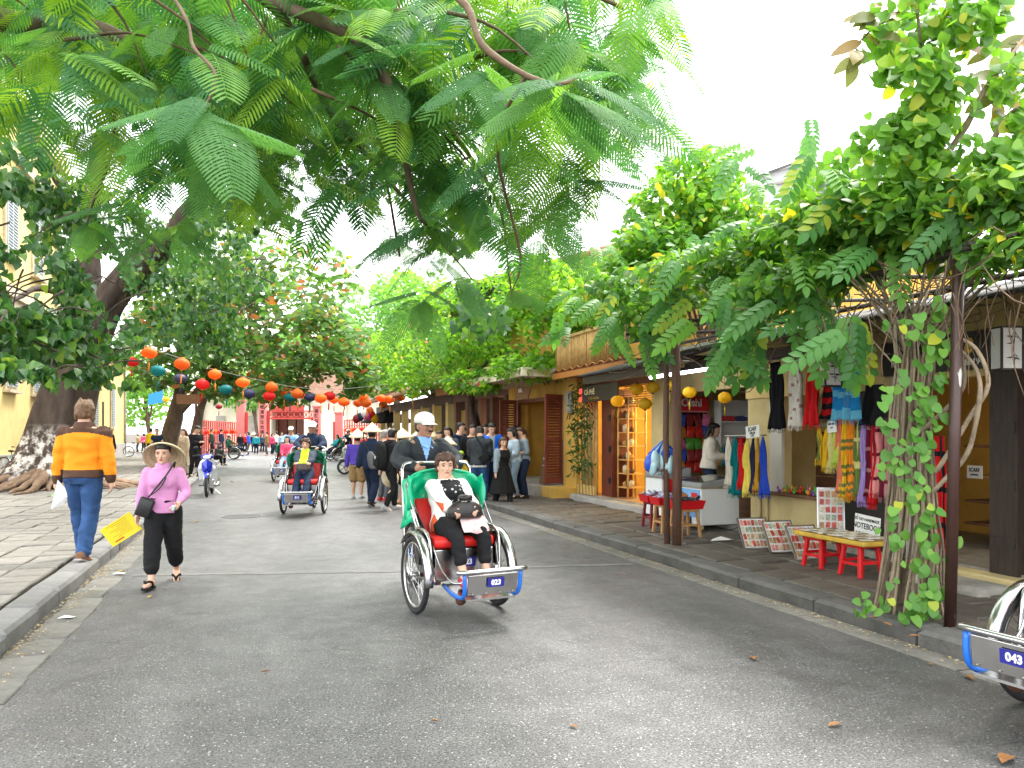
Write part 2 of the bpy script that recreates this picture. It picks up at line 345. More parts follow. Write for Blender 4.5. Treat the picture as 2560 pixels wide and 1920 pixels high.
# pavements
def stone_mesh(lx, ly, h, seed, wob=.012, bev=.012):
    rng = random.Random(seed); b = bmesh.new(); bmesh.ops.create_cube(b, size=1)
    for v in b.verts:
        v.co.x *= lx; v.co.y *= ly; v.co.z = v.co.z*h - h/2
        v.co.x += rng.uniform(-wob, wob); v.co.y += rng.uniform(-wob, wob)
        if v.co.z > -.01: v.co.z += rng.uniform(-.006, .006)
    if bev: bmesh.ops.bevel(b, geom=[e for e in b.edges if all(v.co.z > -.03 for v in e.verts)], offset=bev, segments=1, affect='EDGES')
    bmesh.ops.recalc_face_normals(b, faces=b.faces)
    me = bpy.data.meshes.new('paving_slab'); b.to_mesh(me); b.free(); return me
def pave(name, t0, t1, s0, s1, dx, dy, mat, hmat, cen, skip=None, limit=300):
    base = MB().box(((t0+t1)/2, (s0+s1)/2, PAV/2-.06), (t1-t0, s1-s0, PAV+.08)).build(name, DIRT, rz=TH); struct(base)
    rng = random.Random(name); cells = []
    nx = int((t1-t0)/dx); dx = (t1-t0)/nx; off = 0
    for i in range(nx):
        y = s0 + rng.uniform(0, dy)
        while y < s1:
            L = dy*rng.uniform(.7, 1.45); cells.append((t0+(i+.5)*dx, min(y+L/2, s1), L)); y += L
    cells.sort(key=lambda c: (P(c[1], c[0])-cen).length)
    tm = [stone_mesh(dx-.026, dy-.026, .06, k) for k in range(5)]
    for m in tm: m.materials.append(mat)
    T = []; k = 0
    for (t, s, L) in cells:
        p = P(s, t); 
        if p.y < .5: continue
        if abs(p.x)/max(p.y, .1) > .75: continue
        sx, sy = 1, L/dy
        mt = Matrix.Translation((t, s, PAV+rng.uniform(-.008,.008))) @ Euler((rng.uniform(-.012,.012), rng.uniform(-.012,.012), rng.uniform(-.02,.02))).to_matrix().to_4x4() @ Matrix.Diagonal((sx, sy, 1, 1))
        if k < limit: inst('paving_slab', tm[rng.randrange(5)], base, mt); k += 1
        else: T.append(np.array(mt)[:3])
    if T:
        tv = np.empty(len(tm[0].vertices)*3, np.float32); tm[0].vertices.foreach_get('co', tv)
        bq = bmesh.new(); bq.from_mesh(tm[0]); bmesh.ops.triangulate(bq, faces=bq.faces); tf = [[v.index for v in f.verts] for f in bq.faces]; bq.free()
        o = link('paving', scatter_mesh('paving', tv.reshape(-1,3), tf, np.array(T)), mat, base); o['kind'] = 'stuff'
    return base
KW = .27
PAVL = pave('pavement_left', -8.6, TL-KW-.05, 2.2, S_END-4, .40, .42, SLAB, None, P(7,-3))
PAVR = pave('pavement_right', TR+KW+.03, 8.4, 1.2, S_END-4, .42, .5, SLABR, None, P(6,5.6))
def kerb(name, t, s0, s1, L, mat, side):
    root = thing(name, None, None, P(0,0,0), TH); struct(root); rng = random.Random(name)
    tm = [stone_mesh(KW, L-.012, .26, 50+k, .008, .03) for k in range(4)]
    for m in tm: m.materials.append(mat)
    s = s0
    while s < s1:
        l = L*rng.uniform(.82, 1.18)
        inst('kerbstone', tm[rng.randrange(4)], root, Matrix.Translation((t+side*KW/2+rng.uniform(-.008,.008), s+l/2, PAV+.012+rng.uniform(-.006,.006))) @ Euler((0, side*-.02, rng.uniform(-.012,.012))).to_matrix().to_4x4() @ Matrix.Diagonal((1, l/L, 1, 1)))
        s += l
    return root
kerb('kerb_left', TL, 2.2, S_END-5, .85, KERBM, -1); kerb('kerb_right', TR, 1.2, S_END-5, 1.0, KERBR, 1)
gut = thing('gutter_left', None, None, (0,0,0), TH); struct(gut); rng = random.Random(5)
tm = [stone_mesh(.3, .5, .08, 80+k, .02, .008) for k in range(3)]
GUT = M('gutter slab', (.17,.162,.142), .85, var=.28, scale=7, bump=.4, bscale=30, rnd=.1, stain=.5)
for m in tm: m.materials.append(GUT)
for k in range(26):
    inst('gutter_slab', tm[k%3], gut, Matrix.Translation((TL+.2+rng.uniform(-.02,.02), 2.4+k*.515, .008+rng.uniform(0,.005))) @ Euler((0,.012,rng.uniform(-.03,.03))).to_matrix().to_4x4())
gr = thing('gutter_right', None, None, (0,0,0), TH); struct(gr); rng = random.Random(6)
tm = [stone_mesh(.24, 1.6, .06, 90+k, .012, .006) for k in range(3)]
for m in tm: m.materials.append(M('cement gutter', (.16,.15,.13), .85, var=.3, scale=6, bump=.4, bscale=40, rnd=.1, stain=.5))
for k in range(16):
    inst('gutter_slab', tm[k%3], gr, Matrix.Translation((TR-.11+rng.uniform(-.01,.01), 1.5+k*1.62, .007+rng.uniform(0,.003))))
# sweepings of grit along the kerb foot
def grit(name, t, s0, s1, n, w, z, cols, lo=.006, hi=.02, label=None):
    rng = np.random.default_rng(11); Tm = np.zeros((n,3,4), np.float32)
    for i in range(n):
        a = rng.uniform(0, 6.28); sc = rng.uniform(lo, hi); ca, sa = math.cos(a)*sc, math.sin(a)*sc
        Tm[i,0,0] = ca; Tm[i,0,1] = -sa; Tm[i,1,0] = sa; Tm[i,1,1] = ca; Tm[i,2,2] = sc*.5
        Tm[i,:,3] = (t+abs(rng.normal(0,w))*(1 if t < 0 else -1), s0+(s1-s0)*rng.uniform()**1.3, z+sc*.1)
    tv = [(-.7,-.4,0),(.8,-.3,0),(.5,.5,0),(-.5,.4,0),(0,0,.7)]; tf = [(0,1,4),(1,2,4),(2,3,4),(3,0,4)]
    o = link(name, scatter_mesh(name, tv, tf, Tm), cols, rz=TH); tag(o, label, 'litter', kind='stuff'); return o
GRIT = leaf_mat('dry litter', [(0,(.16,.12,.07)),(.4,(.3,.22,.12)),(.7,(.42,.32,.16)),(1,(.5,.47,.4))], .9, .05, .2, 1)
grit('dry_litter', TL+.02, 3.5, 14, 1500, .09, .012, GRIT, label='dry leaf crumbs swept along the foot of the pale kerb')
grit('dry_litter', TR-.02, 2.5, 12, 700, .07, .012, GRIT, label='dry crumbs lying along the foot of the dark kerb')
# ================================================================ buildings
YEL = M('ochre limewash', (.60,.36,.075), .85, var=.16, scale=2.2, stain=.35, bump=.15, bscale=30)
YEL2 = M('pale ochre limewash', (.64,.49,.2), .85, var=.15, scale=1.4, stain=.3, bump=.15, bscale=30)
CREAM = M('cream plaster', (.58,.47,.23), .85, var=.16, scale=2, stain=.4, bump=.15)
WHITEW = M('whitewashed plaster', (.62,.6,.55), .85, var=.12, scale=2, stain=.4)
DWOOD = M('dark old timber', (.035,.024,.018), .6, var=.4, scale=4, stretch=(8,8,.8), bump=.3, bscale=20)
RWOOD = M('red brown varnished timber', (.12,.024,.014), .42, var=.25, scale=4, stretch=(8,8,.8), coat=.2)
SHUT = M('red oxide shutter paint', (.22,.05,.035), .55, var=.18, scale=5)
BWOOD = M('brown board', (.16,.075,.035), .6, var=.3, scale=3, stretch=(8,1,8), bump=.2)
BAMB = M('dry bamboo', (.55,.34,.12), .5, var=.25, scale=9, rnd=.12)
GREYSH = M('blue grey shutter paint', (.42,.46,.48), .6, var=.12, scale=5)
STONE = M('grey stone trim', (.34,.32,.29), .85, var=.2, scale=3, stain=.5)
TIN = M('corrugated tin', (.05,.05,.048), .6, .4, var=.4, scale=4)
TILE = M('yin yang roof tile', (.2,.1,.06), .85, var=.4, scale=5, rnd=.2, stain=.5)
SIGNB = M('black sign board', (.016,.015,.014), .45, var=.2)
GOLD = M('gilt lettering', (.55,.36,.06), .45, .3, var=.1)
class Bld:
    def __init__(s, name, label, s0, t0, cat='building', z=0, group=None):
        s.s0, s.t0, s.z0 = s0, t0, z; s.root = thing(name, label, cat, P(s0, t0, z), TH, group)
    def l(s, t, ss, z): return Vector((t-s.t0, ss-s.s0, z-s.z0))
    def box(s, name, mat, t0, t1, s0, s1, z0, z1, parent=None, bevel=0):
        return MB().box(s.l((t0+t1)/2, (s0+s1)/2, (z0+z1)/2), (abs(t1-t0), abs(s1-s0), z1-z0)).build(name, mat, parent or s.root, bevel=bevel)
def corrugated(b, name, mat, t0, z0, t1, z1, s0, s1, pitch=.09, amp=.018, parent=None):
    mb = MB(); n = int((s1-s0)/pitch*4); vs = []
    for i in range(n+1):
        s = s0+(s1-s0)*i/n; dz = amp*math.sin(i*math.pi/2)
        vs += [b.l(t0, s, z0+dz), b.l(t1, s, z1+dz)]
    mb.add(vs, [(2*i,2*i+1,2*i+3,2*i+2) for i in range(n)]); o = mb.build(name, mat, parent or b.root, smooth=True, fix=False)
    so = o.modifiers.new('thick', 'SOLIDIFY'); so.thickness = .01; return o
def planks(b, name, mat, t, s0, s1, z0, z1, n, vert=False, th=.03, parent=None):
    for i in range(n):
        if vert: b.box(name, mat, t, t+th+random.uniform(0,.008), s0+(s1-s0)*i/n+.004, s0+(s1-s0)*(i+1)/n-.004, z0, z1, parent)
        else: b.box(name, mat, t, t+th+random.uniform(0,.008), s0, s1, z0+(z1-z0)*i/n+.005, z0+(z1-z0)*(i+1)/n-.005, parent)
# ---- A: open shop with dark timber front (right edge)
A = Bld('open_shop', 'yellow open fronted shop with dark timber posts and a black name board', 3.2, 6.9)
A.box('floor', CONC, 6.85, 10.2, 3.2, 6.6, -.1, .26)
A.box('door_step', CREAM, 6.62, 6.85, 4.0, 6.5, -.1, .24, bevel=.02)
A.box('ramp', CONC, 6.15, 6.6, 5.2, 6.25, .0, .2, bevel=.05)
A.box('wall', YEL, 10.2, 10.35, 3.2, 6.6, 0, 3.3); A.box('wall', YEL2, 6.95, 10.2, 3.05, 3.2, 0, 3.3)
A.box('lintel', YEL2, 6.88, 7.05, 3.2, 6.7, 2.17, 2.95); A.box('ceiling', DWOOD, 6.9, 10.3, 3.1, 6.7, 2.95, 3.02)
corrugated(A, 'eave', TIN, 5.7, 2.72, 7.4, 3.15, 3.0, 6.75)
for s0, s1 in ((5.33, 5.62), (4.2, 4.4)): 
    A.box('timber_post', DWOOD, 6.8, 6.92, s0, s1, .1, 2.5)
    for k in range(3): A.box('rail', DWOOD, 6.785, 6.8, s0+.02, s1-.02, .5+k*.55, .6+k*.55)
A.box('name_board', SIGNB, 6.82, 6.88, 5.5, 7.0, 2.24, 2.62)
RX = (R(90), 0, R(-90))                                # lettering that faces the street from the right hand row
def sign_text(b, txt, size, mat, t, s, z, parent=None, weight=0, sx=1.0):
    return text_obj(txt, size, mat, parent or b.root, b.l(t, s, z), (R(90), 0, R(-90)), weight=weight, sx=sx)
WL = M('white lettering', (.72,.72,.7), .6, var=.03)
sign_text(A, 'H\u00d2NG', .085, WL, 6.815, 6.35, 2.56, weight=.003); sign_text(A, '8', .2, GOLD, 6.815, 5.86, 2.47, weight=.008); sign_text(A, '3', .2, GOLD, 6.815, 6.1, 2.49, weight=.008)
sign_text(A, 'NGUY\u1ec4N', .085, WL, 6.815, 6.62, 2.29, weight=.003); sign_text(A, '86194', .085, WL, 6.815, 5.8, 2.31, weight=.003); sign_text(A, 'ES', .07, WL, 6.815, 6.82, 2.36, weight=.003)
for z, m in ((1.42, BWOOD), (1.05, BAMB), (.75, BWOOD), (.48, BWOOD)):
    A.box('shelf', m, 8.3, 8.7, 4.9, 7.2, z, z+.03)
for s in (5.0, 6.3): A.box('shelf_upright', DWOOD, 8.4, 8.46, s, s+.05, .26, 2.1)
planks(A, 'back_board', BWOOD, 8.75, 4.4, 6.6, .3, 2.1, 9)
# ---- B: scarf stall
B = Bld('scarf_stall', 'pale yellow stall front with a low counter wall behind the hanging scarves', 6.65, 6.9)
B.box('floor', CONC, 6.92, 9.6, 6.7, 9.7, -.1, .2)
B.box('counter_wall', CREAM, 6.95, 7.1, 7.95, 9.62, 0, .74); B.box('counter_top', BWOOD, 6.8, 7.3, 7.95, 9.62, .74, .78, bevel=.008)
B.box('white_post', WHITEW, 6.9, 7.06, 6.72, 6.95, 0, 2.95); B.box('white_panel', WHITEW, 6.9, 6.95, 8.86, 9.12, .78, 2.1)
B.box('dark_panel', SIGNB, 7.0, 7.05, 7.0, 7.95, .1, 2.35)
B.box('wall', CREAM, 6.96, 7.1, 8.9, 9.7, .78, 2.95)
B.box('lintel', YEL2, 6.92, 7.08, 6.7, 9.7, 2.1, 2.95)
planks(B, 'back_board', BWOOD, 7.55, 7.9, 8.95, .78, 1.62, 4); B.box('upper_board', CREAM, 7.56, 7.6, 7.9, 8.95, 1.62, 2.1)
B.box('side_wall', CREAM, 7.1, 9.6, 9.6, 9.72, 0, 2.95); B.box('rear_wall', YEL, 9.6, 9.7, 6.7, 9.7, 0, 2.95)
B.box('ceiling', DWOOD, 6.9, 9.6, 6.7, 9.7, 2.95, 3.02)
corrugated(B, 'eave', TIN, 5.7, 2.72, 7.4, 3.15, 6.76, 9.75)
for s in (7.3, 8.4, 9.5): B.box('rafter', DWOOD, 5.75, 7.0, s, s+.07, 2.62, 2.7)
B.box('eave_beam', DWOOD, 5.95, 6.05, 6.6, 9.8, 2.5, 2.62)
for k in range(2):
    mb = MB(); mb.tube([B.l(6.92, 9.2+.17*k, .1), B.l(6.92, 9.2+.17*k, .72)], .02, 8); mb.build('pipe', CREAM, B.root, smooth=True)
# ---- C: grocery
C = Bld('grocery_shop', 'small open fronted grocery with cream walls beside the bamboo cafe', 9.75, 6.9)
C.box('floor', CONC, 6.9, 10, 9.75, 12.4, -.1, .2); C.box('rear_wall', WHITEW, 9.0, 9.1, 9.75, 12.4, 0, 3.2)
C.box('partition_wall', CREAM, 6.85, 9.0, 12.3, 12.42, 0, 3.2); C.box('pillar', CREAM, 6.82, 7.0, 11.85, 12.3, 0, 2.95)
C.box('lintel', CREAM, 6.92, 7.05, 9.75, 12.4, 2.28, 3.0); C.box('ceiling', WHITEW, 6.9, 9.1, 9.75, 12.4, 3.0, 3.06)
C.box('recess_shade_panel', SIGNB, 8.2, 8.25, 10.75, 11.2, .2, 2.4)  # flat black panel, its colour stands in for the shade of a recess
corrugated(C, 'eave', TIN, 5.55, 2.62, 7.4, 3.1, 9.78, 12.75); C.box('eave_beam', SIGNB, 5.62, 5.72, 9.7, 12.7, 2.47, 2.6)
# ---- D: bamboo cafe
D = Bld('bamboo_cafe', 'two storey cafe with a bamboo balcony and dark red folding doors', 12.45, 6.9)
D.box('floor', CONC, 6.92, 10, 12.45, 15.88, 0, .26); D.box('step', STONE, 6.7, 6.92, 12.45, 15.88, 0, .24, bevel=.02)
TERR = M('glazed floor tile', (.45,.3,.17), .3, var=.1, scale=3)
for i in range(8):
    for j in range(4): D.box('floor_tile', TERR, 6.93+j*.4, 7.32+j*.4, 12.5+i*.42, 12.91+i*.42, .26, .266)
D.box('rear_wall', YEL2, 9.4, 9.5, 12.45, 15.88, .2, 3.0); D.box('side_wall', YEL, 7.2, 9.4, 15.75, 15.88, .2, 3.0)
D.box('lintel', RWOOD, 7.1, 7.25, 12.45, 15.88, 2.55, 2.82); D.box('balcony_floor', RWOOD, 6.35, 9.4, 12.45, 15.9, 2.82, 2.95)
D.box('balcony_fascia', M('orange varnished rail', (.42,.16,.035), .4, var=.15, coat=.2), 6.3, 6.36, 12.45, 15.92, 2.78, 2.9)
D.box('upper_wall', YEL, 7.3, 7.45, 12.45, 15.9, 2.95, 5.6); D.box('balcony_rail', BAMB, 6.34, 6.4, 12.45, 15.9, 3.62, 3.68)
BRM = MATS['orange varnished rail']
for i in range(40):
    s = 12.55+i*.084; mb = MB(); mb.tube([D.l(6.37, s, 2.96), D.l(6.37, s, 3.62)], .02, 7); mb.build('baluster', BAMB, D.root, smooth=True)
for i in range(9):                                       # scalloped trim under the rail
    s = 12.7+i*.38; mb = MB(); mb.tube(catmull([D.l(6.33,s-.17,2.93), D.l(6.33,s,2.985), D.l(6.33,s+.17,2.93)],4), .012, 6); mb.build('trim', BRM, D.root, smooth=True)
for s in (12.6, 14.2, 15.8): D.box('balcony_post', RWOOD, 6.36, 6.46, s-.05, s+.05, 2.95, 4.0)
# folding doors standing open and bamboo screen to their left
for k in range(4):
    D.box('door_leaf', RWOOD, 7.05+.1*k, 7.09+.1*k, 14.45+.03*k, 14.95+.02*k, .27, 2.5, bevel=.005)
for z in (.55, 1.2, 1.85): D.box('hinge', BLACK, 7.03, 7.05, 14.5, 14.6, z, z+.12)
D.box('door_leaf', RWOOD, 7.02, 7.5, 14.4, 14.44, .27, 2.5)
for i in range(16):
    s = 15.05+i*.055; mb = MB(); x = random.uniform(-.02,.02); mb.tube([D.l(6.98+x, s, .26), D.l(6.98, s+random.uniform(-.03,.03), 2.6+random.uniform(-.1,.1))], random.uniform(.014,.024), 7)
    mb.build('bamboo_cane', BAMB, D.root, smooth=True)
D.box('bamboo_edging', BAMB, 6.9, 6.96, 15.0, 15.9, .26, .46)
# leafy bamboo sprays on the screen
# cafe interior shelves of packets
SHLIT = M('honey shelf timber', (.6,.36,.12), .5, var=.15)
shelf = thing('packet_shelf', 'honey coloured cafe shelf packed with yellow and white coffee packets', 'shelf', P(13.2, 8.9, .26), TH)
def sl(t, s, z): return Vector((t-8.9, s-13.2, z-.26))
for z in (.95, 1.28, 1.62, 1.96): MB().box(sl(8.9, 13.5, z), (.3, 2.4, .03)).build('shelf_board', SHLIT, shelf)
MB().box(sl(9.08, 13.5, 1.4), (.03, 2.4, 1.5)).build('back_panel', M('pale back panel', (.7,.5,.2), .6), shelf)
MB().box(sl(8.85, 13.5, .6), (.4, 2.4, .65)).build('cabinet', BWOOD, shelf)
PKT = [M('yellow packet', (.75,.5,.03), .4), M('white packet', (.75,.75,.6), .4), M('green packet', (.3,.42,.06), .4)]
pk = [MB().box((0,0,.11), (.09,.1,.22), top=.8).mesh('packet') for _ in range(3)]
for m, k in zip(pk, PKT): m.materials.append(k)
for r, z in enumerate((.965, 1.295, 1.635)):
    for i in range(17):
        o = inst('coffee_packet', pk[(r+i//3) % 3 if r == 1 else (0 if (i+r) % 4 else 1)], None, Matrix.Translation(P(12.45+i*.125, 8.84, z+.0)) @ Matrix.Rotation(TH+random.uniform(-.1,.1), 4, 'Z'))
        tag(o, 'small coffee packet on the lit shelf inside the bamboo cafe', 'packet', 'coffee packets on the cafe shelf')
# bamboo ladder rack with jars
rack = thing('bamboo_rack', 'tall narrow bamboo rack of jars beside the red folding doors', 'rack', P(14.15, 7.35, .266), TH)
for x in (-.2, .2):
    for y in (-.22, .22): MB().tube([(x,y,0),(x,y,2.05)], .022, 7).build('rack_pole', BAMB, rack, smooth=True)
for i in range(7):
    z = .22+i*.28; MB().box((0,0,z), (.42,.46,.02)).build('rack_shelf', SHLIT, rack)
for i in range(7):
    for j in range(3):
        b = MB(); h = random.choice((.1,.14,.16)); b.lathe([(.0,0),(.05,0),(.055,h*.5),(.05,h*.85),(.03,h*.88),(.03,h),(0,h)], 10)
        o = b.build('jar', [M('jar label white', (.6,.55,.4), .4), M('jar coffee brown', (.08,.04,.02), .3), M('jar gold', (.5,.3,.08), .35)][(i+j)%3], None, smooth=True, loc=P(14.02+.14*j, 7.28, .266+.232+i*.28), rz=TH)
        tag(o, 'small jar standing on the tall bamboo rack', 'jar', 'jars on the bamboo rack')
bs = D.box('bamboo_blind', BAMB, 7.3, 7.33, 12.6, 14.4, 2.12, 2.14)
for i in range(9): D.box('blind_slat', BAMB, 7.3, 7.33, 12.6, 14.4, 2.18+i*.045, 2.2+i*.045)
# hanging cafe board
cb = thing('cafe_sign', 'long black hanging cafe board with gilt letters above the red doors', 'sign', P(14.35, 6.72, 2.25), TH)
MB().box((0,0,.17), (.04, 1.7, .34)).build('board', SIGNB, cb, bevel=.006)
text_obj('C\u00c0 PH\u00ca', .15, M('cream lettering', (.7,.6,.35), .6), cb, (-.025, .45, .2), RX, weight=.003)
text_obj('15 Tr\u1ea7n H\u01b0ng \u0110\u1ea1o', .07, GOLD, cb, (-.025, .25, .07), RX)
for y in (-.7, .7): MB().tube([(0,y,.34),(0,y,.58)], .006, 5).build('hook', BLACK, cb)
rb = thing('red_lamp_box', 'small glowing red sign box at the end of the cafe board', 'sign', P(15.32, 6.78, 2.28), TH)
MB().box((0,0,.15), (.1,.2,.3)).build('case', M('red glow plastic', (.7,.03,.03), .4, emit=(1,.05,.05), est=.6), rb, bevel=.02); MB().box((0,0,.31), (.12,.22,.02)).build('lid', BLACK, rb)
# ---- E: yellow shop with red shutters
E = Bld('shuttered_shop', 'deep yellow shop with red louvred shutters and a concrete canopy', 15.95, 6.9)
E.box('stoop', STONE, 6.2, 7.2, 16.75, 20.3, 0, .38, bevel=.02); E.box('plinth', YEL, 6.35, 7.2, 15.97, 16.73, 0, .36)
E.box('pillar', YEL, 6.9, 7.3, 15.97, 16.72, .36, 2.85); E.box('pillar', YEL, 6.9, 7.3, 20.25, 20.8, 0, 2.85)
E.box('lintel', YEL, 6.9, 7.25, 16.72, 20.25, 2.5, 2.85); E.box('upper_wall', YEL, 6.95, 7.25, 15.97, 20.8, 3.05, 5.0)
E.box('canopy_slab', M('canopy plaster', (.62,.55,.42), .85, var=.2, stain=.4), 5.6, 7.0, 15.97, 21.0, 2.85, 3.05, bevel=.02)
E.box('inner_wall', M('inner ochre', (.66,.36,.03), .8, var=.15, stain=.25), 8.2, 8.3, 16.0, 20.6, .38, 2.85); E.box('inner_side', YEL, 7.25, 8.2, 20.4, 20.5, .38, 2.85)
E.box('inner_floor', STONE, 7.2, 8.3, 16.0, 20.6, .1, .38); E.box('ceiling', WHITEW, 7.2, 8.3, 16, 20.6, 2.85, 2.9); E.box('inner_side', YEL, 7.25, 8.2, 15.97, 16.05, .38, 2.85)
E.box('door_frame', RWOOD, 6.93, 7.02, 16.72, 16.86, .38, 2.5); E.box('door_frame', RWOOD, 6.93, 7.02, 20.1, 20.25, .38, 2.5); E.box('door_frame', RWOOD, 6.93, 7.02, 16.86, 20.1, 2.4, 2.5)
def shutter(b, s0, t0, w, z0, z1, ang, mat=SHUT, mi=None, n=14):
    sh = thing('shutter', None, None); sh.parent = b.root; sh.location = b.l(t0, s0, z0); sh.rotation_euler = (0,0,ang); h = z1-z0
    del_ = [k for k in ('label','category') if k in sh]
    for k in del_: del sh[k]
    for y in (.03, w-.03): MB().box((0,y,h/2), (.04,.06,h)).build('stile', mat, sh)
    for z in (.05, h*.5, h-.05): MB().box((0,w/2,z), (.038,w-.12,.1)).build('rail', mat, sh)
    sl = MB().box((0,0,0), (.012,w-.12,.05), Matrix.Rotation(R(35),3,'Y')).mesh('slat'); sl.materials.append(mat)
    for half in (0, 1):
        for i in range(n):
            z = .12+half*h*.5*.98+(h*.5-.2)*i/(n-1); inst('slat', sl, sh, Matrix.Translation((0,w/2,z)))
    return sh
shutter(E, 16.84, 6.9, .5, .42, 2.5, R(-252)); shutter(E, 20.12, 6.88, .5, .42, 2.5, R(100)); shutter(E, 16.9, 7.05, .45, .42, 2.45, R(-100), n=8)
hs = thing('hanging_shop_board', 'tilted dark wooden name board hanging under the canopy', 'sign', P(17.3, 6.1, 2.35), TH)
MB().box((0,0,.2), (.04,.95,.34), Matrix.Rotation(R(14),3,'Y')).build('board', BWOOD, hs, bevel=.006)
text_obj('BULL', .13, WL, hs, (-.03, .12, .26), (R(90), 0, R(-90)), weight=.002); text_obj('LEATHER', .07, WL, hs, (-.03,.05,.12), (R(90),0,R(-90)))
for y in (-.35,.35): MB().tube([(.02,y,.36),(.02,y,.52)], .006, 5).build('hook', BLACK, hs)
sb_ = thing('standing_menu_board', 'narrow dark wooden board leaning by the shutter, with pale writing', 'sign', P(17.0, 6.55, .38), TH)
MB().box((0,0,.55), (.03,.34,1.1), Matrix.Rotation(R(8),3,'Y')).build('board', BWOOD, sb_, bevel=.005)
text_obj('KIM', .09, WL, sb_, (.015,0,.75), (R(90),0,R(-90))); text_obj('BOO', .09, WL, sb_, (-.01,0,.6), (R(90),0,R(-90)))
for k in range(4): MB().box((-.035+.02*k*.3,0,.45-.07*k), (.004,.2,.012)).build('line', WL, sb_)
ct = thing('wooden_counter', 'dark wooden counter standing inside the deep yellow shop', 'counter', P(17.6, 7.7, .38), TH)
MB().box((0,0,.5), (.5,1.3,1.0)).build('body', BWOOD, ct, bevel=.01); MB().box((0,0,1.02), (.6,1.4,.05)).build('top', DWOOD, ct, bevel=.01)
em = thing('electric_meter', 'grey electricity meter box on the yellow corner pillar', 'meter', P(16.25, 6.87, 2.05), TH)
MB().box((0,0,.25), (.12,.3,.5)).build('case', STONE, em, bevel=.03); MB().box((-.065,0,.3), (.02,.2,.25)).build('window', M('meter glass', (.3,.32,.33), .2), em)
for y in (-.05,.05): MB().tube(catmull([(-.02,y,0),(-.05,y*1.5,-.15),(-.02,y,-.05+.02)],4), .01, 5).build('cable', BLACK, em)
# ---- F: dark shop row further along
F = Bld('dark_timber_shop', 'dark timber shop front with brown posts and a lit brass lamp inside', 20.8, 7.0)
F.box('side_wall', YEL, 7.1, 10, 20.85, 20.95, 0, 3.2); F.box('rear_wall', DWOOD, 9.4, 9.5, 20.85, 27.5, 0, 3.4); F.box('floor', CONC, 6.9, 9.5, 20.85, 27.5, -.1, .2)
for s in (21.3, 22.7, 24.0, 25.6, 27.2): F.box('post', M('brown post', (.12,.05,.035), .6, var=.25, stretch=(6,6,.8)), 7.0, 7.2, s, s+.3, .1, 2.9)
F.box('beam', MATS['brown post'], 6.95, 7.2, 20.85, 27.5, 2.7, 3.0); F.box('fascia', M('orange brown fascia', (.32,.13,.05), .7, var=.2), 6.2, 6.28, 21.2, 27.0, 2.9, 3.35)
F.box('ceiling', DWOOD, 6.3, 9.4, 20.9, 27.5, 3.0, 3.06); corrugated(F, 'roof', TILE, 5.9, 3.2, 9.5, 4.6, 20.9, 27.5, .2, .04)
F2 = Bld('far_shop', 'shadowed shop house with ochre pillars down the street', 27.6, 7.0)
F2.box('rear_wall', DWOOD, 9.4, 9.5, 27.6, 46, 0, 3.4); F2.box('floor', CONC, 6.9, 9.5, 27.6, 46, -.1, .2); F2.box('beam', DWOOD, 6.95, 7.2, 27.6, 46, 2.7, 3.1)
for k in range(8): F2.box('pillar', YEL2, 6.95, 7.25, 28.2+k*2.3, 28.6+k*2.3, 0, 2.75)
F2.box('ochre_panel', YEL2, 8.0, 8.1, 29, 31.5, .2, 2.5); corrugated(F2, 'roof', TILE, 5.9, 3.2, 9.5, 4.8, 27.6, 46, .2, .04)
# ---- tiled house further along, its verge rising behind the vines
U = Bld('tiled_house', 'yellow house with a dark tiled roof whose verge rises behind the vines', 21.3, 7.6)
U.box('wall', YEL, 7.5, 12, 12.0, 20.9, 2.9, 4.5); U.box('gable_wall', YEL, 7.2, 11, 21.5, 29.5, 3.0, 5.6)
for i in range(34):                                      # rows of half round tiles running up the slope
    s_ = 21.0+i*.26; MB().tube([U.l(6.0, s_, 5.82), U.l(11.0, s_, 7.45)], .1, 7).build('roof_tile_row', TILE, U.root, smooth=True)
MB().add([U.l(6.1,20.95,5.75), U.l(6.1,29.8,5.75), U.l(11,29.8,7.35), U.l(11,20.95,7.35), U.l(6.1,20.95,5.55), U.l(6.1,29.8,5.55), U.l(11,29.8,7.15), U.l(11,20.95,7.15)], [(0,1,2,3),(7,6,5,4),(0,4,5,1),(1,5,6,2),(2,6,7,3),(3,7,4,0)]).build('roof', DWOOD, U.root)
# ---- grey gable house behind
V = Bld('grey_gable_house', 'pale grey gabled wall with a dark verge rising behind the vines', 14.9, 12.2)
PG = M('pale grey render', (.46,.48,.5), .85, var=.08, scale=1.2, stain=.25)
def gable(b, mat, s, t0, t1, z0, zt0, zp, tp, zt1, th=.2):
    vs = [b.l(t0,s,z0), b.l(t1,s,z0), b.l(t1,s,zt1), b.l(tp,s,zp), b.l(t0,s,zt0)]; vs2 = [v+Vector((0,th,0)) for v in vs]
    return MB().add(vs+vs2, [(0,1,2,3,4),(9,8,7,6,5)]+[(i,(i+1)%5,5+(i+1)%5,5+i) for i in range(5)]).build('gable_wall', mat, b.root)
gable(V, PG, 14.9, 10.9, 13.9, 3, 7.42, 7.94, 12.2, 6.75)
V.box('wall', PG, 10.9, 11.1, 15.1, 22, 3, 7.35)
mb = MB(); mb.bar(V.l(12.2,14.84,7.98), V.l(14.0,14.84,6.72), .12, .12); mb.bar(V.l(12.2,14.84,7.98), V.l(10.8,14.84,7.4), .08, .06); mb.build('verge', M('dark verge', (.1,.1,.1), .8, var=.2), V.root)
mb = MB(); mb.bar(V.l(10.95,14.87,7.2), V.l(12.6,14.87,7.7), .05, .05); mb.build('string_course', STONE, V.root)
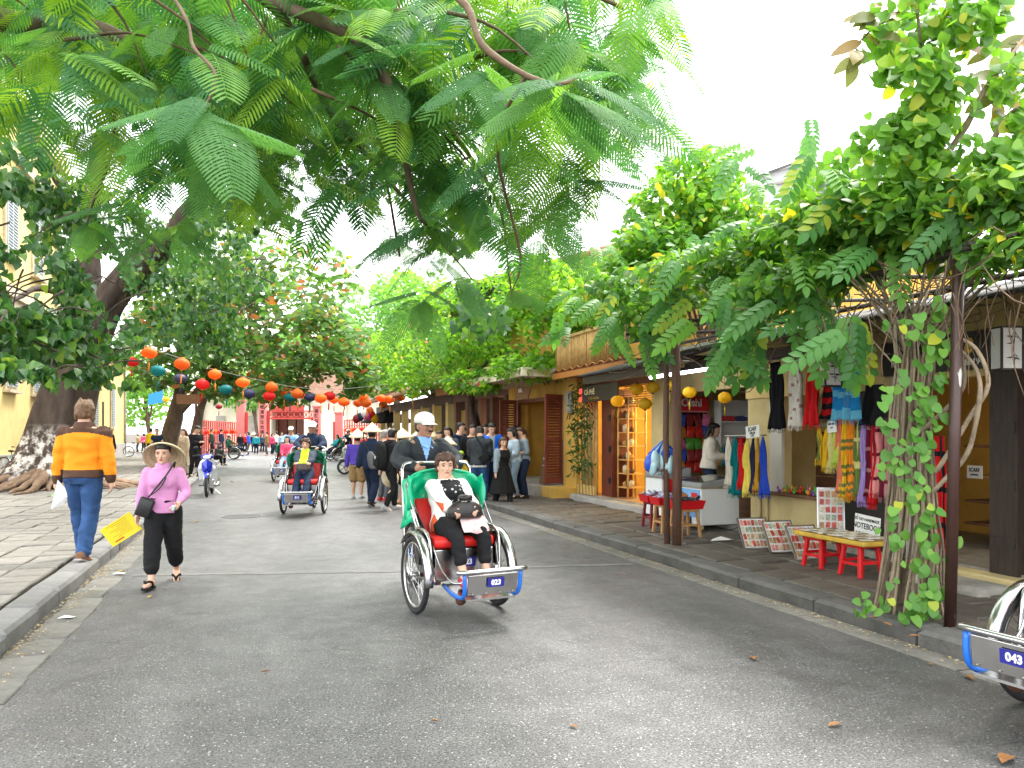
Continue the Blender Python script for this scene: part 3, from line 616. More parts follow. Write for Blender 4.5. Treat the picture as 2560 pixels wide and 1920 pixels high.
V.box('low_wall', M('mossy render', (.2,.17,.11), .9, var=.3, stain=.6), 9.5, 15, 13.4, 13.55, 5.3, 5.95); V.box('low_yellow_wall', YEL, 9.4, 15, 13.2, 13.4, 4.2, 5.3)
# ================================================================ left side
Mn = Bld('yellow_mansion', 'tall pale yellow colonial building with grey louvred shutters behind the banyan', 24, -8.6)
TW = -8.6
Mn.box('wall', YEL2, TW-6, TW, 22, 40.8, 0, 14); Mn.box('plinth', STONE, TW, TW+.12, 22, 40.8, 0, .8)
Mn.box('cornice', M('stained cream trim', (.5,.42,.3), .85, var=.25, stain=.6), TW, TW+.35, 22, 41.0, 6.55, 6.95); Mn.box('cornice', MATS['stained cream trim'], TW, TW+.22, 22, 40.95, 6.2, 6.55)
Mn.box('parapet', MATS['stained cream trim'], TW-.2, TW+.4, 22, 41, 13.6, 14.4)
Mn.box('string_course', MATS['stained cream trim'], TW, TW+.14, 22, 40.9, 11.9, 12.2); Mn.box('quoin', MATS['stained cream trim'], TW, TW+.1, 40.1, 40.82, .8, 13.6)
def lwindow(b, s, z0, z1, w=.62):
    fr = b.box('window', MATS['stained cream trim'], TW+.002, TW+.09, s-w-.16, s+w+.16, z0-.12, z1+.25)
    for sg in (-1, 1):
        b2 = MB().box(b.l(TW+.11, s+sg*w/2, (z0+z1)/2), (.05, w-.02, z1-z0)); p = b2.build('shutter_leaf', GREYSH, fr)
        sl = MB().box((0,0,0), (.03,w-.14,.045), Matrix.Rotation(R(-35),3,'Y')).mesh('slat'); sl.materials.append(M('shutter slat', (.2,.23,.25), .6))
        n = 22
        for i in range(n):
            inst('slat', sl, fr, Matrix.Translation(b.l(TW+.145, s+sg*w/2, z0+.1+(z1-z0-.2)*i/(n-1))))
    b.box('sill', MATS['stained cream trim'], TW, TW+.25, s-w-.2, s+w+.2, z0-.22, z0-.12, fr)
for s in (26.2, 29.4, 33.1, 36.8):
    lwindow(Mn, s, 8.2, 10.9); lwindow(Mn, s, 3.3, 5.6)
Lw = Bld('low_yellow_building', 'lower yellow building with tall grey shutters down the left pavement', 41, -8.6)
TW = -8.3
Lw.box('wall', YEL2, TW-6, TW, 40.9, 58.0, .0, 6.4); Lw.box('plinth', STONE, TW, TW+.12, 40.9, 58.05, 0, .9)
for s in (43.0, 47.5, 53.0): lwindow(Lw, s, 2.0, 4.4, .5)
Lw.box('board', DWOOD, TW, TW+.06, 49.9, 50.15, .9, 3.4); Lw.box('eave', TILE, TW-6, TW+.6, 40.9, 58.3, 6.4, 6.55)
pp = MB(); pp.tube([Lw.l(TW+.1,57.6,0),Lw.l(TW+.1,57.6,6.4)], .07, 8); pp.build('downpipe', STONE, Lw.root, smooth=True)
# ================================================================ leaves and trees
def leaf_tpl(wid, cord=0.0, tip=.0, fold=.12, droop=.18, rows=5):
    vs = [(0,0,0)]; prof = []
    for i in range(1, rows):
        u = i/rows; w = wid*(1.87*u**.35*(1-u)**(.6 if tip < .1 else .85)) if cord else wid*math.sin(math.pi*u**.8)**.8; prof.append((u, w))
    for (u, w) in prof:
        y = u*(1-tip) ; z = -droop*u*u
        yb = y-(cord*(1-u)**2 if cord else 0)
        vs += [(-w, yb, z+fold*w), (0, y, z), (w, yb, z+fold*w)]
    vs.append((0, 1, -droop-.05)); n = len(prof); fs = [(0,2,1),(0,3,2)]
    for i in range(n-1):
        a = 1+3*i; b = a+3
        fs += [(a,a+1,b+1),(a,b+1,b),(a+1,a+2,b+2),(a+1,b+2,b+1)]
    a = 1+3*(n-1); t = len(vs)-1; fs += [(a,a+1,t),(a+1,a+2,t)]
    return np.array(vs, np.float32), np.array(fs, np.int32)
LEAF_OV = leaf_tpl(.27); LEAF_HEART = leaf_tpl(.44, .14, .16, .1, .1); LEAF_ALM = leaf_tpl(.26, 0, 0, .1, .15, 7); LEAF_SM = leaf_tpl(.3, rows=3)
LEAF_ROUND = leaf_tpl(.46, .2, .04, .12, .1, 8)
def sprig_tpl(n=7, L=1.0, leaf=.3, droop=.35):
    V, F = [], []; tv, tf = LEAF_OV
    def place(p, d, nrm, sc):
        d = Vector(d).normalized(); nrm = Vector(nrm); x = d.cross(nrm).normalized(); z = x.cross(d); m = np.array([x, d, z]).T*sc
        o = sum(len(q) for q in V); V.append(tv@m.T+np.array(p)); F.append(tf+o)
    for i in range(n):
        u = (i+.6)/n; p = Vector((0, u*L, -droop*u*u))
        for sg in (-1, 1):
            place(p, (sg*.85, .55, -.15-droop*u*.5), (0,0,1), leaf*(1-.25*abs(u-.5)))
    place((0,L,-droop), (0,1,-droop*1.5), (0,0,1), leaf)
    o = sum(len(q) for q in V)
    for i in range(6):                                    # the stalk as a thin ribbon
        u0, u1 = i/6, (i+1)/6; w = .008
        V.append(np.array([(-w,u0*L,-droop*u0*u0),(w,u0*L,-droop*u0*u0),(w,u1*L,-droop*u1*u1),(-w,u1*L,-droop*u1*u1)], np.float32)); F.append(np.array([(0,1,2),(0,2,3)])+o); o += 4
    return np.concatenate(V).astype(np.float32), np.concatenate(F).astype(np.int32)
SPRIG = sprig_tpl()
def frond_tpl(pairs=17, seg=4, droop=.25, seed=0, gap=.82):
    rng = random.Random(seed); V, F = [], []; L = 1.0
    for i in range(pairs):
        u = .10+.9*i/(pairs-1); base = Vector((0, u*L, -droop*u*u))
        pl = .29*math.sin(math.pi*(.14+.78*u))**.55; w = L*.9/pairs*gap*.5
        for sg in (-1, 1):
            fw = .25+.5*u; d = Vector((sg*1, fw, -.08-.25*droop)).normalized()
            sd = Vector((0,1,-droop*2*u)).normalized(); o = len(V)
            for j in range(seg+1):
                q = j/seg; p = base + d*(pl*q) + Vector((0, .03*q*q, -.22*pl*q*q+rng.uniform(-.004,.004)))
                ww = w*((1.0 if 0 < j < seg else .4) if seg < 4 else (.5 if j in (0, seg) else (1.12 if j % 2 else .72)))*rng.uniform(.9,1.08)
                V += [p-sd*ww, p+sd*ww]
            for j in range(seg): a = o+2*j; F += [(a,a+1,a+3),(a,a+3,a+2)]
    n = 6; o = len(V)
    for j in range(n+1):
        u = j/n; p = Vector((0,u*L,-droop*u*u+.004)); V += [p+Vector((-.006*(1.3-u),0,0)), p+Vector((.006*(1.3-u),0,0))]
    for j in range(n): a = o+2*j; F += [(a,a+1,a+3),(a,a+3,a+2)]
    return np.array([tuple(v) for v in V], np.float32), np.array(F, np.int32)
FRONDS = [frond_tpl(31, 9, .12, 1, .95), frond_tpl(28, 9, .32, 2, .92), frond_tpl(33, 9, .5, 3, .95)]
FROND_LO = frond_tpl(18, 2, .3, 4, .86)
def tri_mesh(name, tpl): return np_mesh(name, tpl[0], tpl[1])
def orient(d, n, p, sc):
    d = d/np.linalg.norm(d, axis=1, keepdims=True); x = np.cross(d, n); x /= np.linalg.norm(x, axis=1, keepdims=True)+1e-9; z = np.cross(x, d)
    T = np.empty((len(p),3,4), np.float32); s = sc[:,None]
    T[:,:,0] = x*s; T[:,:,1] = d*s; T[:,:,2] = z*s; T[:,:,3] = p; return T
def foliage(root, tpls, T, sizes, mat, n_ind=300, pname='leaf', sname='foliage'):
    # T in world space; the nearest n_ind in view become objects of their own, the rest one mesh
    T = T.copy(); T[:,:,3] -= np.array(root.location)[None]
    pw = T[:,:,3]+np.array(root.location)[None]; dist = np.linalg.norm(pw-np.array([0,0,1.6]), axis=1)
    vis = (np.abs(pw[:,0]) < .68*pw[:,1]) & (pw[:,1] > 1) & (pw[:,2] < 1.6+.58*pw[:,1])
    order = np.argsort(-(sizes/dist)*vis)
    ind = order[:n_ind]; ind = ind[vis[ind]]; rest = np.setdiff1d(np.arange(len(T)), ind)
    tpls = tpls if isinstance(tpls, list) else [tpls]
    if len(ind):
        ms = [tri_mesh(pname, t) for t in tpls]
        for m in ms: m.materials.append(mat); m.polygons.foreach_set('use_smooth', [True]*len(m.polygons))
        for k, i in enumerate(ind):
            m4 = Matrix([list(r) for r in T[i]]+[[0,0,0,1]]); inst(pname, ms[k % len(ms)], root, m4)
    if len(rest):
        o = link(sname, scatter_mesh(sname, tpls[-1][0], tpls[-1][1], T[rest]), mat, root, smooth=True); o['kind'] = 'stuff'
rg = np.random.default_rng(3)
def rand_dirs(n, up=0.0, horiz=1.0):
    v = rg.normal(size=(n,3)); v[:,2] = v[:,2]*horiz*.6+up; return v
def clumpy(n, sampler, freq, thr, seed=0):
    out = []
    while len(out) < n:
        p = sampler()
        if noise.noise(Vector(p)*freq+Vector((seed*7.1,0,0))) > thr: out.append(p)
    return np.array(out)
def blob_pts(blobs, n, freq=1.0, thr=-.1, seed=0, shell=.45):
    # blobs: (px, py, Y, rx_px, ry_px, rdepth_m, weight)
    wsum = sum(b[6] for b in blobs); pts = []
    for b in blobs:
        k = max(1, int(n*b[6]/wsum)); c = at(b[0], b[1], b[2]); rx = b[3]/FPX*b[2]; rz = b[4]/FPX*b[2]; ry = b[5]
        def smp():
            v = rg.normal(size=3); v /= np.linalg.norm(v); r = rg.uniform(shell**3, 1)**(1/3)
            return (c.x+v[0]*r*rx, c.y+v[1]*r*ry, c.z+v[2]*r*rz)
        pts.append(clumpy(k, smp, freq, thr, seed))
    return np.concatenate(pts)
def limb(mb, pts, r0, r1, n=8, k=4, wob=0.0):
    q = catmull(pts, k)
    if wob: q = [p+Vector((noise.noise(p*2.3), noise.noise(p*2.3+Vector((9,0,0))), noise.noise(p*2.3+Vector((0,9,0)))))*wob for p in q]
    rr = lerp_list([r0, (r0*.6+r1*.4), r1], len(q)); mb.tube(q, [a*(1+.3*noise.noise(b*(1.2/max(a,.02)*.12)+Vector((3,1,2)))) for a, b in zip(rr, q)], n)
BARK = M('grey brown bark', (.12,.085,.06), .9, var=.45, scale=5, bump=.9, bscale=14, stretch=(1,1,.4))
BARKD = M('dark fissured bark', (.06,.043,.032), .9, var=.5, scale=6, bump=1.0, bscale=12, stretch=(1,1,.35))
BARKT = M('tan young bark', (.13,.085,.05), .8, var=.3, scale=6, bump=.4, bscale=30)
# ---------------------------------------------------------------- flame tree overhanging the road from the left
FL = leaf_mat('flame tree leaf', [(0,(.045,.14,.055)),(.3,(.055,.18,.07)),(.55,(.085,.22,.05)),(.8,(.15,.29,.035)),(1,(.22,.36,.035))], .6, .36, .15, 1.6)
ft = thing('flame_tree', 'spreading tree with feathery fern like leaves overhanging the road', 'tree', (-5.6,3.4,PAV))
def wl(root, pts): return [Vector(p)-root.location for p in pts]
mb = MB(); limb(mb, wl(ft, [(-5.6,3.4,0),(-5.65,3.45,1.2),(-5.5,3.5,2.4),(-5.3,3.7,3.4)]), .3, .2, 12, 4, .03); mb.build('trunk', BARK, ft, smooth=True)
limbs = [([(-5.3,3.7,3.2),(-4.9,4.2,4.1),at(60,60,6.2),at(230,70,6.4),at(400,170,6.6),at(560,300,7),at(700,520,8)], .12, .02),
 ([(-5.3,3.7,3.3),(-4.4,4.0,4.3),at(300,-150,5.4),at(650,-10,5.0),at(880,90,4.8),at(960,190,4.7),at(1000,340,4.9),at(1040,520,5.2),at(1065,560,5.3)], .06, .01),
 ([at(300,-150,5.4),at(620,-60,5.2),at(760,10,5.4),at(1000,30,5.6),at(1130,-5,5.6),at(1350,-60,5.6),at(1560,20,5.8)], .036, .014),
 ([at(620,-60,5.2),at(900,-90,4.4),at(1140,-5,4.2),at(1200,110,4.1),at(1310,190,4.0),at(1400,212,4.0),at(1450,190,4.1)], .024, .009),
 ([at(650,-10,5.0),at(720,60,5.2),at(780,200,5.6),at(840,300,6.0),at(930,400,6.4),at(960,440,6.6),at(1000,640,7)], .035, .01),
 ([at(400,170,6.6),at(600,200,7.2),at(830,280,7.6),at(1000,480,8.0),at(1180,700,8.5)], .05, .01),
 ([at(960,190,4.7),at(1100,300,5.4),at(1200,430,5.8),at(1260,560,6.2),at(1280,760,6.5)], .022, .007),
 ([at(760,10,5.4),at(860,140,6.6),at(1000,250,7.5),at(1250,330,8.5)], .035, .01),
 ([at(230,70,6.4),at(275,140,6.4),at(290,250,6.4),at(275,390,6.4),at(235,500,6.3),at(212,610,6.3)], .018, .008),
 ([at(300,-150,5.4),at(450,20,4.6),at(480,120,4.4),at(540,190,4.3),at(505,285,4.2)], .011, .007),
 ([at(1310,190,4.0),at(1240,360,4.4),at(1300,640,5.0),at(1280,740,5.2)], .012, .005),
 ([(-5.3,3.7,3.3),(-4.6,3.0,4.4),(-2.5,2.2,5.2),(-.5,2.4,5.6),(1.4,3.4,5.2)], .1, .03)]
for pts, r0, r1 in limbs:
    mb = MB(); limb(mb, wl(ft, pts), r0, r1, 8, 5, .02); mb.build('branch', BARKT if r0 < .06 else BARK, ft, smooth=True)
# rosettes of big leaves at the branch ends: (px, py, depth, number, length)
ros = [(1400,212,4.0,10,.66),(505,285,4.2,9,.62),(1185,150,4.3,6,.6),(960,190,4.8,5,.55),(1470,110,4.9,6,.6),(1570,60,5.4,6,.6),(1540,230,4.9,6,.62),(1300,380,4.8,6,.62),(1200,470,5.4,6,.6),
 (1065,560,5.3,6,.55),(1440,460,5.1,6,.62),(1350,560,6.0,6,.6),(1280,740,5.6,3,.42),(1060,740,8,5,.6),(1150,700,8,5,.55),(1110,640,7.6,4,.5),(900,430,6.4,6,.6),(780,330,6.2,6,.6),(640,220,5.6,6,.55),
 (880,90,4.8,6,.5),(1060,250,5.2,6,.58),(330,120,5.6,6,.6),(150,60,5.8,6,.55),(240,330,6.0,6,.55),(330,520,6.2,5,.55),(230,560,6.2,5,.5),(660,430,6.2,6,.55),(1000,600,7.6,4,.5),(1330,60,5.2,6,.6),(1000,380,5.8,6,.55),
 (1120,400,5.6,6,.6),(1230,540,6.8,4,.5),(740,500,7.4,4,.5),(560,420,6.2,5,.55),(430,60,5.0,5,.5),(760,60,5.0,6,.5),(1000,20,4.9,5,.5),(470,560,7,5,.55)]
Tp, Td, Tn, Ts = [], [], [], []
for (px, py, Y, n, L) in ros:
    c = np.array(at(px, py, Y)); a0 = rg.uniform(0, 6.28)
    for k in range(n):
        a = a0+2*math.pi*k/n+rg.uniform(-.25,.25); dr = rg.uniform(.1,.7)
        Tp.append(c+rg.normal(size=3)*.04); Td.append((math.cos(a), math.sin(a)*.9, -dr)); Tn.append((rg.normal()*.2, rg.normal()*.2-.25, 1)); Ts.append(L*.92*rg.uniform(.65,1.15))
near_T = orient(np.array(Td), np.array(Tn), np.array(Tp), np.array(Ts)); near_S = np.array(Ts)
# the depth of the crown behind them
poly = [(0,-80),(1690,-80),(1660,60),(1640,250),(1560,380),(1500,560),(1400,640),(1250,720),(1150,790),(1020,780),(960,640),(800,520),(560,430),(300,420),(0,330)]
def inpoly(x, y, p):
    c = False; j = len(p)-1
    for i in range(len(p)):
        if (p[i][1] > y) != (p[j][1] > y) and x < (p[j][0]-p[i][0])*(y-p[i][1])/(p[j][1]-p[i][1])+p[i][0]: c = not c
        j = i
    return c
HOLES = [(190,320,85,120),(425,500,55,55),(850,600,100,110),(690,620,70,60),(1010,660,60,60),(1430,640,90,110),(395,910,80,60),(1240,640,60,50),(30,555,40,65),(50,985,90,50)]
def hole(x, y): return any(((x-a)/c)**2+((y-b)/d_)**2 < 1 for a, b, c, d_ in HOLES)
pts = []
while len(pts) < 1650:
    x, y = rg.uniform(-200, 1690), rg.uniform(-200, 850)
    if y > -60 and not inpoly(x, y, poly): continue
    Y = rg.uniform(5.0, 10.5) if y > 300 else rg.uniform(4.6, 11)
    if noise.noise(Vector((x/160, y/120, Y*.35))) < -.2: continue
    if rg.uniform() < (y-220)/380 or (x > 1450 and rg.uniform() < .5): continue
    if hole(x, y): continue
    p = at(x, y, Y)
    if p.z > 9: continue
    pts.append(p)
pts = np.array(pts); n = len(pts); a = rg.uniform(0, 6.28, n)
d = np.stack([np.cos(a), np.sin(a)*.9, -rg.uniform(.05,.8,n)], 1); nn = np.stack([rg.normal(size=n)*.25, rg.normal(size=n)*.25-.2, np.ones(n)], 1); ss = rg.uniform(.42,.62,n)
FLN = leaf_mat('near flame tree leaf', [(0,(.055,.15,.06)),(.35,(.075,.19,.07)),(.7,(.1,.235,.06)),(.9,(.14,.29,.05)),(1,(.2,.36,.05))], .65, .46, .12, 1.6, (1.1,1.15,.6))
foliage(ft, FRONDS, near_T, near_S, FLN, 290, 'leaf', 'near_leaves')
foliage(ft, FROND_LO, orient(d, nn, pts, ss), ss, FL, 0)
# twigs through the crown
mb = MB()
for i in range(120):
    p = Vector(pts[rg.integers(len(pts))]); q = p+Vector((rg.uniform(-1,.2), rg.uniform(-.8,.4), rg.uniform(.1,.7)))
    limb(mb, wl(ft, [p, (p+q)/2+Vector((0,0,.08)), q]), .006, .014, 5, 3, .03)
o = mb.build('twigs', BARKT, ft, smooth=True); o['kind'] = 'stuff'
# ---------------------------------------------------------------- big banyan with heart shaped leaves
BL = leaf_mat('banyan leaf', [(0,(.03,.09,.028)),(.4,(.045,.13,.04)),(.75,(.075,.18,.045)),(.93,(.13,.25,.045)),(1,(.22,.3,.04))], .28, .28, .5, 1.7)
bt_loc = G(150,1215,PAV); bt_loc.z = PAV-.02
bt = thing('banyan_tree', 'massive leaning tree with whitewashed base, spreading roots and heart shaped leaves', 'tree', bt_loc)
def bark_trunk_mat():
    m = M('whitewashed trunk bark', (.055,.038,.028), .9, var=.5, scale=4, bump=1.0, bscale=10, stretch=(1,1,.35)); t = m.node_tree; N = t.nodes; L = t.links; b = N['Principled BSDF']
    old = b.inputs['Base Color'].links[0].from_socket
    tc = N.new('ShaderNodeTexCoord'); sx = N.new('ShaderNodeSeparateXYZ'); L.new(tc.outputs['Object'], sx.inputs[0])
    mr = N.new('ShaderNodeMapRange'); mr.inputs[1].default_value = 1.75; mr.inputs[2].default_value = 1.3; mr.clamp = True; L.new(sx.outputs[2], mr.inputs[0])
    lo = N.new('ShaderNodeMapRange'); lo.inputs[1].default_value = .1; lo.inputs[2].default_value = .5; L.new(sx.outputs[2], lo.inputs[0])
    n = N.new('ShaderNodeTexNoise'); n.inputs['Scale'].default_value = 4; n.inputs['Detail'].default_value = 8; n.inputs['Roughness'].default_value = .7; L.new(tc.outputs['Object'], n.inputs['Vector'])
    r = N.new('ShaderNodeValToRGB'); r.color_ramp.elements[0].position = .46; r.color_ramp.elements[1].position = .58; L.new(n.outputs[0], r.inputs[0])
    m1 = N.new('ShaderNodeMath'); m1.operation = 'MULTIPLY'; L.new(mr.outputs[0], m1.inputs[0]); L.new(r.outputs[0], m1.inputs[1])
    m2 = N.new('ShaderNodeMath'); m2.operation = 'MULTIPLY'; L.new(m1.outputs[0], m2.inputs[0]); L.new(lo.outputs[0], m2.inputs[1])
    mx = N.new('ShaderNodeMix'); mx.data_type = 'RGBA'; L.new(m2.outputs[0], mx.inputs[0]); L.new(old, mx.inputs[6]); mx.inputs[7].default_value = (.6,.56,.5,1); L.new(mx.outputs[2], b.inputs['Base Color']); return m
BTM = bark_trunk_mat()
# trunk: flared, ridged, leaning to the right
Yt = bt_loc.y
def wt(px, py, dy=0): return at(px, py, Yt+dy)-bt.location
path = catmull([wt(128,1225), wt(135,1150), wt(150,1060), wt(190,940), wt(245,800), wt(310,700), wt(385,610)], 6)
mb = MB(); n = 28; vs = []
for i, p in enumerate(path):
    u = i/(len(path)-1); rr = .98*(1-u)**1.6*.55+.5-.16*u+ (.45*max(0,1-u*6))
    for k in range(n):
        a = 2*math.pi*k/n; rid = 1+.10*math.sin(5*a+u*2)+.06*math.sin(9*a-u*5)+.12*noise.noise(Vector((math.cos(a)*1.5, math.sin(a)*1.5, u*5)))
        vs.append(p+Vector((math.cos(a)*rr*rid, math.sin(a)*rr*rid, -.25*math.cos(a)*rr*u)))
m_ = len(path); fs = [(i*n+k, i*n+(k+1)%n, (i+1)*n+(k+1)%n, (i+1)*n+k) for i in range(m_-1) for k in range(n)]; mb.add(vs, fs+[tuple((m_-1)*n+k for k in range(n))]); mb.build('trunk', BTM, bt, smooth=True)
for pts_, r0, r1 in [([wt(290,730),wt(390,640,-.3),wt(480,520,-.8),wt(490,470,-1),wt(500,380,-1.5)], .36, .12), ([wt(190,940),wt(215,760,.4),wt(222,600,.6),wt(232,480,.8),wt(260,330,1)], .4, .2), ([wt(380,640,-.2),wt(520,560,.5),wt(640,520,1),wt(760,560,1.5)], .2, .05),
     ([wt(230,600,.6),wt(150,450,-1),wt(40,300,-2)], .2, .06), ([wt(480,520,-.8),wt(600,400,-2),wt(780,330,-3),wt(1000,380,-3)], .16, .04), ([wt(215,760,.4),wt(100,720,-1.5),wt(20,760,-3)], .12, .03), ([wt(500,380,-1.5),wt(520,250,-2),wt(480,100,-3)], .14, .05)]:
    mb = MB(); limb(mb, pts_, r0, r1, 10, 5, .06); mb.build('limb', BARKD, bt, smooth=True)
ROOT = M('exposed root', (.2,.13,.08), .9, var=.4, scale=5, bump=.8, bscale=20)
for i in range(58):                                       # writhing surface roots
    a = R(-165)+R(310)*i/57+rg.uniform(-.1,.1); rr = rg.uniform(1.0,2.5) if math.sin(a) < .3 else rg.uniform(.8,1.6)
    q = []; aa = a
    for j in range(7):
        u = j/6; aa += rg.uniform(-.35,.35); rad = .55+rr*u
        q.append(Vector((math.cos(a)*rad+math.cos(aa)*.18*u*2+ -.15, math.sin(a)*rad+math.sin(aa)*.18*u*2, .5*(1-u)**2.2+.02+.05*rg.uniform(0,1)*(1-u*.5))))
    mb = MB(); limb(mb, q, rg.uniform(.07,.15), rg.uniform(.015,.03), 7, 4, .03); mb.build('root', ROOT, bt, smooth=True)
blobs = [(40,690,13,120,110,2,1.1),(60,830,12.5,110,80,1.6,1.0),(15,930,11,80,50,1,.4),(190,820,14,120,90,1.2,.35),(270,945,14,90,35,.8,.22),(330,890,16,70,60,1,.25),(90,540,14,140,80,2,.8),(40,420,12,120,120,2.5,.7),
 (440,690,21.5,120,130,1.6,1.0),(500,820,21,110,90,1.6,.8),(400,850,21.5,90,90,1.2,.6),(580,640,20,130,110,2,.9),(180,110,13,250,110,3,1.3),(450,130,14,250,130,3,1.3),(720,260,15,240,180,3,1.0),(960,330,15,180,150,3,.6),(560,400,17,220,100,2.5,.8),(310,560,22.5,110,90,1,.5),(660,520,17,120,60,2,.4),(1150,560,12,110,60,1.5,.25),(1200,780,12,80,60,1,.12)]
pts = blob_pts(blobs, 14000, .9, -.1, 1); pts = np.array([q for q in pts if not hole(1280+FPX*q[0]/q[1], HORIZON-FPX*(q[2]-CAM_H)/q[1])]); n = len(pts)
d = np.stack([rg.normal(size=n)*.55, rg.normal(size=n)*.55, -np.abs(rg.normal(size=n))*.6-.45], 1); nn = rg.normal(size=(n,3))+np.array([0,-.8,.5]); ss = rg.uniform(.13,.22,n)
foliage(bt, [LEAF_HEART], orient(d, nn, pts, ss), ss, BL, 300)
mb = MB()
for i in range(170):
    p = Vector(pts[rg.integers(n)]); q = p+Vector((rg.uniform(-.5,.8), rg.uniform(0,1.2), rg.uniform(-.2,.9)))
    limb(mb, wl(bt, [p, (p+q)/2+Vector((0,0,.1)), q]), .008, .02, 5, 3, .04)
o = mb.build('twigs', BARKD, bt, smooth=True); o['kind'] = 'stuff'
# ---------------------------------------------------------------- tropical almond trees down the left pavement
AL = leaf_mat('almond leaf', [(0,(.06,.14,.04)),(.45,(.09,.19,.055)),(.8,(.14,.25,.07)),(.92,(.22,.22,.06)),(.97,(.36,.13,.05)),(1,(.45,.15,.05))], .4, .42, .4, 1.7)
def almond(px, py, Yd, trunk, blobs, nleaf, label, seed, nind=120):
    base = at(px, 0, Yd); base.z = PAV; tr = thing('almond_tree', label, 'tree', base, 0, 'almond trees on the left pavement')
    for pts_, r0, r1 in trunk:
        mb = MB(); limb(mb, wl(tr, [at(x, y, Yd+dy) for x, y, dy in pts_]), r0, r1, 10, 4, .05); mb.build('trunk' if r0 > .25 else 'limb', BARK, tr, smooth=True)
    pts = blob_pts(blobs, nleaf, .5, -.12, seed); n = len(pts)
    d = rand_dirs(n, -.1, .7); nn = rg.normal(size=(n,3))*.7+np.array([0,-.4,1]); ss = rg.uniform(.26,.46,n)
    foliage(tr, [LEAF_ALM], orient(d, nn, pts, ss), ss, AL, nind)
almond(420, 1150, 36, [([(412,1165,0),(425,1090,0),(440,1030,0),(452,960,0),(455,900,0),(470,820,0)], .42, .22), ([(430,1060,0),(470,1005,0),(510,965,0),(545,910,0),(600,840,0)], .24, .12), ([(455,900,0),(430,820,1),(400,740,2)], .16, .06), ([(470,820,0),(520,740,0),(600,680,-1),(700,650,-1)], .18, .06)],
  [(560,760,34,190,110,4,1.4),(700,800,34,170,110,4,1.2),(460,830,34,130,80,3,.8),(640,900,34,200,70,3,1.0),(810,860,34,110,90,3,.8),(560,660,35,220,110,4,1.0),(740,690,35,160,90,4,.7),(420,930,35,80,50,2,.35),(520,960,35,110,40,2,.4),(860,940,34,90,60,2,.5),(700,980,34,90,35,2,.35)], 9500, 'almond tree with forked trunk and reddening round leaves behind the lanterns', 5)
almond(480, 1150, 46, [([(478,1150,0),(490,1080,0),(505,1010,0),(530,940,0),(560,880,0)], .34, .2)], [(420,880,44,120,90,4,.6),(600,960,45,100,50,3,.5),(480,780,45,150,80,4,.5)], 2200, 'slimmer almond tree trunk standing behind the forked almond', 6, 40)
# ---------------------------------------------------------------- light green trees far down the street
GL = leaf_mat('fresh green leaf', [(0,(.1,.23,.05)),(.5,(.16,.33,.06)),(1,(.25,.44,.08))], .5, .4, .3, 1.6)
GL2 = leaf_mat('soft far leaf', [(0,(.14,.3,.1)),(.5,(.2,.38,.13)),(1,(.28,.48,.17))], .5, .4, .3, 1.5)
def simple_tree(name, label, px, Yd, blobs, nleaf, mat, sz, seed, trunk_py=900, tr=.25, tpl=LEAF_SM, group=None, nind=60):
    base = at(px, 0, Yd); base.z = 0.0; t = thing(name, label, 'tree', base, 0, group)
    mb = MB(); limb(mb, wl(t, [base, at(px+8, trunk_py+80, Yd), at(px, trunk_py, Yd), at(px-10, trunk_py-90, Yd)]), tr, tr*.5, 9, 4, .1); mb.build('trunk', BARK, t, smooth=True)
    for b in blobs[:3]:
        mb = MB(); limb(mb, wl(t, [at(px, trunk_py, Yd), at((px+b[0])/2, trunk_py-40, (Yd+b[2])/2), at(b[0], b[1], b[2])]), tr*.5, .04, 7, 4, .1); mb.build('limb', BARK, t, smooth=True)
    pts = blob_pts(blobs, nleaf, .6, -.15, seed); n = len(pts); d = rand_dirs(n, -.1); nn = rg.normal(size=(n,3))*.8+np.array([0,-.4,1]); ss = rg.uniform(sz*.7, sz*1.3, n)
    foliage(t, [tpl], orient(d, nn, pts, ss), ss, mat, nind)
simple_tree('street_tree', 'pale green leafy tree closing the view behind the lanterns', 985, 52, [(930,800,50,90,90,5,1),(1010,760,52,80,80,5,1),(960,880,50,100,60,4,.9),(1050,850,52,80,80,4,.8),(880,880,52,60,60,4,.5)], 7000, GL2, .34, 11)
simple_tree('street_tree', 'bright green tree beside the low yellow building', 370, 66, [(350,1010,66,60,60,4,1),(390,960,66,50,50,4,.8),(330,930,66,40,60,3,.6)], 2200, GL, .4, 12, 1060)
simple_tree('street_tree', 'tree with thin leaves beyond the red railings', 640, 78, [(620,1000,78,60,30,4,1),(700,960,80,90,50,4,1),(560,960,78,70,60,4,1)], 2200, GL, .42, 13, 1060)
simple_tree('street_tree', 'broad bright green tree over the far right pavement', 1085, 44, [(1080,830,44,110,90,4,1.2),(1000,900,43,90,70,4,1),(1120,900,42,80,60,3,.8),(930,940,46,70,50,3,.6),(1060,740,46,90,60,4,.6)], 7000, GL, .32, 14, 1000)
simple_tree('street_tree', 'dense pale tree behind the temple gate', 800, 95, [(760,900,95,150,60,8,1),(900,930,95,120,60,8,1),(640,900,95,130,60,8,1),(820,840,95,120,50,8,.8)], 6000, GL2, .7, 15, 1030)
